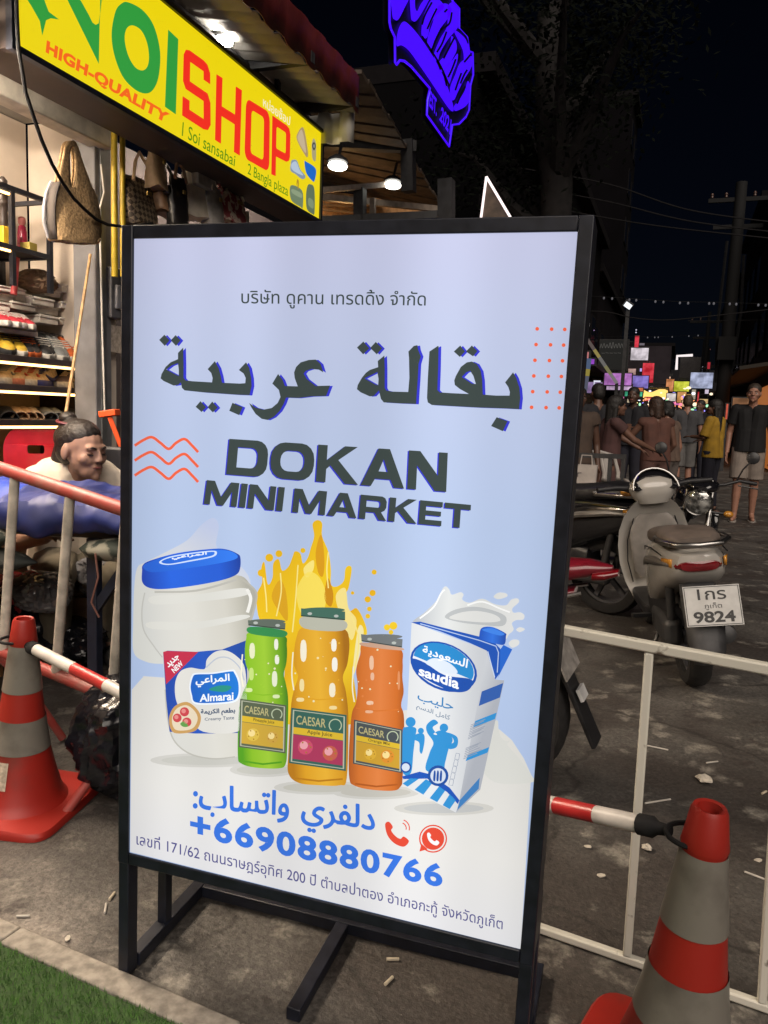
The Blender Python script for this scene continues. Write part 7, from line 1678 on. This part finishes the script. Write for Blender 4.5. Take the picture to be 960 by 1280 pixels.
# ------------------------------------------------------------------ the street beyond
def facade(label, x, y0, y1, h, side, col, seed, shop=None, name='street_building'):
    """a shop house along the street; side +1: its front looks towards +X"""
    r_ = random.Random(seed); t = thing(name, label, 'building', (x, (y0+y1)/2, 0), world=True)
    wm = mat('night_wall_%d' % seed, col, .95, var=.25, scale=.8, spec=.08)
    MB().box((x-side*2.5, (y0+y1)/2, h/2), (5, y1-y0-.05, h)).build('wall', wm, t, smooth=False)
    MB().box((x-side*2.4, (y0+y1)/2, h+.15), (5.4, y1-y0-.02, .3)).build('roof_edge', mat('night_trim', (.009, .008, .009), .9, spec=.1), t)
    n = max(1, int((y1-y0)/2.6))
    for f in range(int((h-3.4)/2.9)+1 if h > 5 else 0):
        for k in range(n):
            y = y0+(k+.5)*(y1-y0)/n; z = 4.6+2.9*f
            if z > h-.8: continue
            fr = MB().box((x+side*.01, y, z), (.08, 1.5, 1.5)).build('window', mat('night_trim', (.009, .008, .009), .9, spec=.1), t)
            MB().box((x+side*.045, y, z), (.02, 1.34, 1.34)).build('pane', mat('dark_glass', (.012, .014, .02), .12), fr)
    MB().box((x+side*.55, (y0+y1)/2, 2.95), (1.1, y1-y0-.3, .10), Matrix.Rotation(side*R(10), 3, 'Y')).build('awning', mat('night_awning_%d' % (seed % 3), ((.02, .015, .013), (.013, .015, .02), (.022, .016, .01))[seed % 3], .8), t)
    MB().box((x+side*.012, (y0+y1)/2, 1.3), (.06, y1-y0-.8, 2.5)).build('shopfront', shop or mat('dark_shopfront', (.025, .022, .022), .6), t)
    return t
warm_shop = glow('shop_orange', (1.0, .30, .06), .30); violet_shop = glow('shop_violet', (.42, .30, .9), .45)
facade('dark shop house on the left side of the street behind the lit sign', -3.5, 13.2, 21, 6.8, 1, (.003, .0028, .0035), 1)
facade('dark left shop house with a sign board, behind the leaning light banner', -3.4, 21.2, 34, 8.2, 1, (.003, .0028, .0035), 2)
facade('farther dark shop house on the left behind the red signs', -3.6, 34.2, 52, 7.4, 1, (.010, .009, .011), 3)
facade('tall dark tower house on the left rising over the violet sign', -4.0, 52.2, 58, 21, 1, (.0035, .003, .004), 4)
facade('grey house on the right with an orange lit shop under its awning', 2.62, 24, 35, 8.0, -1, (.035, .031, .031), 5, warm_shop)
facade('grey brown house on the right behind the utility pole', 2.75, 35.2, 46, 10.2, -1, (.045, .04, .04), 6)
facade('farther dark house on the right past the utility pole', 2.7, 46.2, 64, 9.0, -1, (.03, .027, .028), 7)
facade('dark block closing the far end of the street', -1.0, 84, 100, 9.0, 1, (.03, .025, .03), 8)
o = MB().box((2, 90, 3.5), (34, 2, 7)).build('end_wall', mat('night_end', (.005, .005, .008), .9)); tag(o, 'low dark wall of buildings across the far end of the street', 'wall')
# right-hand neon pieces
def worn_face(name, col, es):
    """a printed light-box sheet: its ink varies in patches"""
    if name in MATS: return MATS[name]
    m = glow(name, col, es); t = m.node_tree; b = t.nodes['Principled BSDF']
    no = t.nodes['Noise Texture']; no.inputs['Scale'].default_value = 2.6; no.inputs['Detail'].default_value = 3
    cr = t.nodes.new('ShaderNodeValToRGB'); e = cr.color_ramp.elements; e[0].position, e[1].position = .38, .62
    e[0].color = tuple(c*.5 for c in col)+(1,); e[1].color = tuple(min(1, c*1.15+.06) for c in col)+(1,)
    t.links.new(no.outputs['Fac'], cr.inputs['Fac']); t.links.new(cr.outputs['Color'], b.inputs['Emission Color'])
    return m
def light_box(label, x0, y0, x1, y1, Y, col, es=1., marks=(), name='street_sign', depth=.18, cat='lit sign', post=None, m=None):
    p, q = atY(x0, y1, Y), atY(x1, y0, Y); cx, cz = (p.x+q.x)/2, (p.z+q.z)/2; w_, h_ = q.x-p.x, q.z-p.z
    t = thing(name, label, cat, (cx, Y, p.z), world=True)
    MB().box((cx, Y+depth/2+.01, cz), (w_+.06, depth, h_+.06)).build('casing', iron, t)
    MB().box((cx, Y, cz), (w_, .02, h_)).build('lit_face', m or worn_face('face_%s_%d' % (''.join('%02d' % int(c*99) for c in col), int(es*100)), col, es), t)
    a = Art(lambda x, y, l: Vector((cx+(x-.5)*w_, Y-.0115-l, cz+(.5-y)*h_)), .002)
    for mk in marks:
        k, c, e = mk[0], mk[1], mk[2]
        mm = glow('mark_%s_%d' % (''.join('%02d' % int(v*99) for v in c), int(e*100)), c, e) if e > 0 else mat('mark_paint_%s' % ''.join('%02d' % int(v*99) for v in c), c, .6, var=0)
        if k == 'o': a.shape(sup(mk[3], mk[4], mk[5], mk[6], 14), mm, 1)
        else: a.shape([(mk[3], mk[4]), (mk[5], mk[4]), (mk[5], mk[6]), (mk[3], mk[6])], mm, 1)
    if marks: a.build('sign_marks', t)
    pz = p.z-.02
    if post is not None: MB().bar((cx+post, Y+depth/2, 0), (cx+post, Y+depth/2, pz), .09).build('post', iron, t)
    else: MB().bar((cx, Y+depth+.02, cz), (cx+(-1 if cx < 0 else 1)*1.2, Y+depth+.3, cz+.1), .06).build('bracket', iron, t)
    return t
Wt, Dk = (1, 1, 1), (.02, .02, .02)
light_box('pink violet sign with yellow and white patches on the left of the street', 755, 467, 790, 481, 27, (.62, .20, .72), .75, (('b', (.9, .6, .2), .9, .05, .45, .35, .85), ('b', (.95, .75, .8), .9, .4, .4, .62, .75), ('o', (.8, .9, 1), 1., .8, .5, .13, .32), ('b', (.8, .3, .9), 1., .0, 0, 1, .18)))
light_box('thin white violet strip sign below the pink sign', 758, 481, 790, 487, 27.3, (.80, .55, .85), .8, (('b', (.4, .2, .7), .7, 0, 0, 1, .25),), post=0.)
light_box('violet yellow striped sign left of the pink sign', 733, 478, 753, 491, 24, (.45, .28, .62), .6, (('b', (.75, .6, .25), .6, 0, .05, 1, .4), ('b', (.7, .6, .95), .8, 0, .68, 1, .82)), post=0.)
light_box('lavender sign with two dark round marks', 790, 470, 811, 485, 34, (.30, .22, .80), .75, (('o', Dk, 0, .2, .45, .1, .3), ('o', Dk, 0, .72, .45, .1, .3), ('b', (.55, .45, 1), .9, .32, .2, .6, .7)))
light_box('bright red square sign board above the lavender sign', 802, 454, 818, 478, 38, (1, .005, .035), .75, (('b', (.3, 0, .02), .3, .1, .1, .3, .25), ('b', (.3, 0, .02), .3, .55, .2, .75, .3), ('o', (1, .12, .15), .9, .3, .65, .12, .1)))
light_box('upright red neon sign with a white striped side', 793, 420, 799, 434, 40, (1, .01, .05), .9, (('b', (.8, .75, .95), .8, -.55, .1, .1, .3), ('b', (.8, .75, .95), .8, -.55, .55, .1, .75)))
light_box('white sign board with a grey lower half high over the red board', 788, 435, 811, 450, 36, (.80, .72, .78), .85, (('b', (.35, .3, .36), .4, .3, .55, .98, .9), ('b', (.25, .25, .2), .3, 0, .5, .25, 1)))
light_box('small pale orange sign beside the red square board', 785, 461, 795, 468, 37, (.75, .45, .4), .7, (('b', (.9, .7, .6), .8, .1, .2, .8, .5),))
light_box('green strip light under the lavender sign', 781, 490, 803, 495, 33, (.05, .65, .35), .75, (('b', (.9, .8, .3), .9, .05, -.6, .5, -.05),), post=0.)
light_box('orange red strip sign above the green strip light', 790, 485, 804, 490, 33.4, (1, .22, .06), .8, (('b', (1, .6, .2), .9, .2, .1, .5, .8),), post=0.)
light_box('yellow lit sign with two dark round marks right of the bulb canopy', 842, 477, 862, 489, 42, (.75, .78, .04), .85, (('b', (.25, .3, .02), .4, .1, .35, .7, .48), ('b', (.25, .3, .02), .4, .15, .62, .6, .72), ('o', Dk, 0, .76, .25, .1, .2)))
light_box('orange lit sign with black roundels left of the yellow sign', 832, 474, 843, 489, 42.3, (.85, .30, .10), .8, (('o', Dk, 0, .35, .3, .25, .2), ('o', Dk, 0, .85, .25, .2, .2), ('b', (.9, .55, .4), .8, .05, .6, .5, .95)))
light_box('bluish white billboard with two dark oval marks', 862, 466, 892, 485, 38, (.50, .55, .78), .80, (('o', Dk, 0, .28, .55, .08, .19), ('o', Dk, 0, .87, .4, .09, .2), ('b', (.30, .34, .5), .4, .1, .34, .85, .38), ('b', (.30, .34, .5), .4, .4, .55, .72, .6), ('b', (.8, .8, .9), 1., .0, .0, 1, .12)))
dim = mat('dim_board', (.07, .065, .065), .8, var=.2)
light_box('unlit grey billboard between the yellow sign and bluish billboard', 849, 447, 876, 473, 41, Dk, 0, m=dim, name='billboard', cat='billboard')
p0, p1, p2 = atY(845.5, 462, 40.5), atY(846.5, 445, 40.5), atY(866, 444, 40.5)
t = thing('corner_tube_light', 'white L shaped tube light at the corner of the unlit billboard', 'tube light', p0, world=True)
MB().tube([p0, p1, p2], .06, 8).build('tube', glow('corner_white', (.95, .85, .85), 1.1), t); MB().bar(p0+Vector((.0, .1, 0)), p1+Vector((0, .1, .1)), .05).build('holder', iron, t)
light_box('small white lit sign under the bulb canopy', 833, 492, 845, 501, 36, (.85, .75, .72), .9, (('b', (.5, .3, .3), .5, .1, .4, .8, .5),), post=0.)
light_box('orange lit stall sign among the far stalls', 846, 490, 858, 503, 37, (.9, .38, .10), .75, (('b', (.9, .75, .3), .9, .2, .1, .6, .4),), post=0.)
light_box('bright warm lamp sign over the far stalls', 852, 501, 864, 508, 34, (1, .55, .30), 1.1, (('b', (1, .9, .7), 1.2, .2, .2, .7, .8),), post=0.)
light_box('upright pale violet tube sign beside the utility pole', 886, 505, 891, 522, 28, (.62, .45, .85), .8, (('b', (.95, .85, 1), 1., .4, .1, .8, .6),), post=0.)
light_box('cream upright lamp panel below the bluish billboard', 864, 487, 870, 499, 37, (.7, .62, .45), .6, (('b', (.9, .85, .7), .7, .1, .1, .6, .9),))
light_box('small white violet lamp panel under the billboard right end', 881, 487, 886, 492, 36, (.85, .7, .95), 1., (('b', (1, 1, 1), 1., .2, .2, .6, .6),))
light_box('red neon upright tube at the corner of the orange lit shop', 906.5, 505, 910.5, 524, 23.6, (1, .10, .04), .75, (('b', (1, .4, .3), .9, .3, .1, .6, .9),), post=0.)
light_box('small red neon sign high on the utility pole', 884, 453, 888, 461, 30, (.9, .02, .05), .55, (('b', (1, .3, .3), .5, .2, .3, .7, .5),))
light_box('blue white lit display behind the person in black', 733, 508, 753, 546, 12.0, (.22, .24, .85), .55, (('b', (.85, .85, 1), .9, 0, 0, 1, .1), ('b', (.8, .8, 1), .7, 0, .1, .2, .4)), name='lit_display', post=0.)
light_box('orange lit inside of the right shop under its awning', 914, 498, 946, 524, 23.7, (.62, .24, .07), .34, tuple(('o', (1, .42, .12), 1.1, .12+.1*k, .10+.02*(k % 2), .04, .05) for k in range(8)), name='shop_interior', cat='shop window', post=0.)
for lab, x0, y0, x1, y1, Y, c, e in (('pink upright neon sign low on the left of the far street', 776, 496, 780, 510, 30, (1, .15, .5), .9), ('red strip sign under the bulb canopy at the left', 806, 497, 820, 501, 38, (1, .06, .08), .9), ('warm white shop strip between the pink neon and green strip', 784, 499, 796, 503, 34, (1, .75, .5), .9), ('pink magenta strip sign just right of the bulb canopy', 838, 503, 850, 506, 39, (1, .2, .6), .9), ('amber strip sign above the far orange stall', 858, 493, 868, 497, 38, (1, .5, .12), .9), ('red upright neon beside the cream lamp panel', 871, 490, 874, 506, 37, (1, .05, .06), .85), ('warm amber sign just left of the pale violet tube sign', 874, 499, 885, 504, 35, (1, .6, .25), .9), ('blue strip sign low among the far stalls', 862, 512, 872, 515, 33, (.2, .25, 1), .8)):
    light_box(lab, x0, y0, x1, y1, Y, c, e, (('b', (1, .9, .8), .9, .2, .3, .8, .6),), post=0.)
# leaning banner and flag
a_, c_ = atY(734, 424, 16), atY(771, 479, 16)
t = thing('leaning_banner', 'tall banner arm slanting down to the right with yellow and grey panels', 'banner', a_, world=True)
for k, (s0, s1, c) in enumerate(((0, .25, (.16, .12, .11)), (.25, .42, (.45, .36, .10)), (.42, .62, (.22, .21, .20)), (.62, .8, (.30, .28, .12)), (.8, 1, (.30, .27, .27)))): MB().bar(lp(a_, c_, s0), lp(a_, c_, s1-.004), .13, .06).build('banner_panel', glow('ban_%d' % k, c, .55), t)
MB().bar(atY(771, 479, 16.1), Vector((atY(771, 479, 16.1).x, 16.1, 0)), .06).build('post', iron, t)
a_, c_ = atY(736, 448, 15), atY(730, 492, 15)
t = thing('striped_flag', 'upright narrow flag with blue and yellow bands beside the sign edge', 'flag', c_, world=True)
for k, (s0, s1, c) in enumerate(((0, .3, (.10, .16, .30)), (.3, .5, (.45, .36, .06)), (.5, 1, (.12, .13, .20)))): MB().bar(lp(a_, c_, s0), lp(a_, c_, s1-.004), .10, .02).build('flag_band', glow('flag_%d' % k, c, .55), t)
MB().bar(Vector((a_.x-.06, 15.02, 0)), a_+Vector((-.06, .02, .15)), .03).build('post', iron, t)
light_box('small red and white striped lamp sign at the banner top', 731, 440, 736, 449, 15.5, (.8, .25, .25), .8, (('b', (1, .85, .85), 1., 0, .1, 1, .3), ('b', (1, .85, .85), 1., 0, .6, 1, .75)))
light_box('small purple lamp sign beside the striped lamp sign', 737, 449, 743, 455, 15.5, (.42, .05, .8), .8, (('b', (.8, .5, 1), .8, .3, .3, .6, .6),))
# unlit roof sign with pale handwriting strokes
t = light_box('dark roof board with faint pale scrawled writing, behind the violet signs', 748, 425, 786, 462, 33, Dk, 0, m=mat('roof_board', (.018, .022, .024), .8), name='roof_board', cat='sign board')
a = Art(lambda x, y, l: atY(x, y, 32.98-l), .004); pale = mat('pale_scrawl', (.20, .22, .23), .7, var=0)
for k in range(9): a.stroke(smooth_line([(750+3.7*k, 434+random.uniform(-2, 2)), (751.5+3.7*k, 430+random.uniform(-3, 1)), (753+3.7*k, 435), (754+3.7*k, 432)], 4), .55, pale, 1)
for k in range(5): a.stroke([(752+5*k, 441+random.uniform(-.6, .6)), (756+5*k, 441.5)], .5, pale, 1)
a.v = [v-Vector(ROOTW[t.name]) for v in a.v]; a.build('scrawl', t)
# canopy of yellow bulbs
t = thing('bulb_canopy', 'canopy of many small warm yellow bulbs over the far street', 'light canopy', atY(818, 495, 40), world=True)
cb = glow('bulb_yellow', (1, .62, .16), 1.4); r_ = random.Random(5); b = MB()
p, q = atY(803, 497, 40), atY(836, 487, 40)
for i in range(22):
    for j in range(5):
        b.ell((p.x+(q.x-p.x)*(i+.5*(j % 2))/22, 40+.4*j, p.z+(q.z-p.z)*(.1+.2*j)*(1-.25*math.sin(i*.3))), (.05, .05, .05), None, 6, 4)
o = b.build('bulbs', cb, t); o['kind'] = 'stuff'
MB().box(((p.x+q.x)/2, 41, q.z+.1), (q.x-p.x, 2.2, .05)).build('canopy_roof', iron, t)
for x in (p.x, q.x): MB().bar((x, 40.0, 0), (x, 40.0, q.z), .07).build('post', iron, t)
# far stalls: dots of light
cols = ((1, .8, .55), (1, .35, .15), (.9, .9, 1), (.3, .25, .9), (.9, .2, .3), (.95, .75, .3), (.4, .9, .5))
for k in range(120):
    px, py = r_.uniform(795, 897), r_.gauss(507, 9); Y = r_.uniform(26, 48); p = atY(px, py, Y)
    c = cols[int(r_.random()**1.6*len(cols))]
    o = MB().ell((0, 0, 0), (r_.uniform(.025, .085), .03, r_.uniform(.025, .07)), None, 8, 6).build('stall_lamp', glow('dot_%d' % cols.index(c), c, 1.5), loc=p)
    tag(o, 'tiny glowing lamp among the far market stalls', 'lamp', 'tiny lamps of the far stalls')
# strings of bulbs and cables over the street
def string_lights(label, pts, Y0, Y1, bulbs, n=60):
    P = [atY(x, y, Y0+(Y1-Y0)*i/(len(pts)-1)) for i, (x, y) in enumerate(pts)]
    cv = [Vector(q) for q in smooth_line([tuple(p) for p in P], 10)]
    if bulbs:
        t = thing('bulb_string', label, 'string lights', P[0], world=True); MB().tube(cv, .006, 5).build('cable', soft_black, t)
        for x, y in bulbs:
            p = min(cv, key=lambda q: abs(CX+F*((q-CAM).dot(CR))/((q-CAM).dot(CF))-x)); MB().ell(p-Vector((0, 0, .03)), (.024, .024, .032), None, 8, 6).build('bulb', glow('bulb_dim', (.75, .72, .8), .13), t)
    else:
        o = MB().tube(cv, .012, 5).build('overhead_cable', mat('cable_grey', (.016, .015, .016), .8, spec=.15)); tag(o, label, 'cable')
string_lights('string of pale bulbs in pairs across the street above the signs', [(690, 368), (755, 371), (800, 374), (850, 377), (905, 378), (985, 381)], 20, 20, [(755, 0), (763, 0), (787, 0), (796, 0), (820, 0), (827, 0), (852, 0), (860, 0), (884, 0), (892, 0), (915, 0), (922, 0), (946, 0), (953, 0)])
string_lights('second lower string of tiny bulbs far down the street', [(745, 421), (800, 421), (845, 420), (895, 417)], 34, 34, [(808, 0), (818, 0), (825, 0), (842, 0), (863, 0), (872, 0)])
for lab, pts, Y in (('sagging cable across the street below the upper bulb string', [(690, 388), (745, 389), (765, 391), (790, 397), (830, 400), (880, 396), (985, 384)], 18), ('short cable running to the right house above the unlit billboard', [(860, 401), (900, 401), (985, 399)], 26),
        ('highest dark cable running right from behind the sign', [(650, 210), (760, 230), (860, 262), (985, 280)], 14), ('dark cable below the highest one', [(650, 232), (760, 252), (860, 276), (985, 292)], 14), ('dark cable sloping above the right houses', [(700, 262), (820, 282), (985, 300)], 15), ('thin cable beside the tree trunk slanting down', [(760, 170), (700, 240), (670, 285)], 12)):
    string_lights(lab, pts, Y, Y, None)
p = atY(785, 382, 24)
t = thing('street_floodlight', 'white flood light with bright glints on the dark left tower', 'lamp', p, world=True)
MB().box(p, (.20, .06, .14), Matrix.Rotation(R(35), 3, 'Y')).build('lamp_glass', glow('flood_far', (.9, .95, 1), 1.3), t); MB().box(p+Vector((0, .08, .03)), (.26, .12, .2), Matrix.Rotation(R(35), 3, 'Y')).build('housing', iron, t)
MB().bar(p+Vector((0, .1, .1)), Vector((p.x, 24.1, 0)), .10).build('pole', iron, t)
# utility poles
def pole(label, px, Y, h, r):
    p = atY(px, 540, Y); t = thing('utility_pole', label, 'utility pole', (p.x, Y, 0))
    cm = mat('dark_pole', (.006, .006, .0065), .85, var=.3)
    MB().lathe([(r, 0), (r*.75, h)], 14).build('pole_shaft', cm, t); MB().box((0, 0, h-.5), (1.8, .1, .12)).build('crossarm', cm, t); MB().box((0, 0, h-1.3), (1.4, .1, .12)).build('crossarm', cm, t)
    for x in (-.8, -.4, .4, .8): MB().lathe([(.02, 0), (.05, .03), (.04, .08), (.055, .1), (.03, .16)], 10, (x, 0, h-.44)).build('insulator', mat('insulator_brown', (.08, .04, .03), .3), t)
    b = MB(); b.tube([(r*1.0, 0, h*.35), (r*1.4, -.05, h*.55), (r*1.1, 0, h*.75)], .05, 6); b.tube([(-r*1.0, 0, h*.3), (-r*1.5, -.08, h*.5), (-r*1.2, 0, h*.8)], .05, 6); b.build('cable_bundle', soft_black, t)
    MB().box((-.02, -r-.06, h*.42), (.5, .3, .7)).build('junction_box', cm, t)
    return t
pole('dark utility pole with cable bundles on the right side of the street', 899, 27, 8.6, .22)
pole('slim dark utility pole beside the unlit billboard, far right of centre', 874, 44, 7.0, .12)
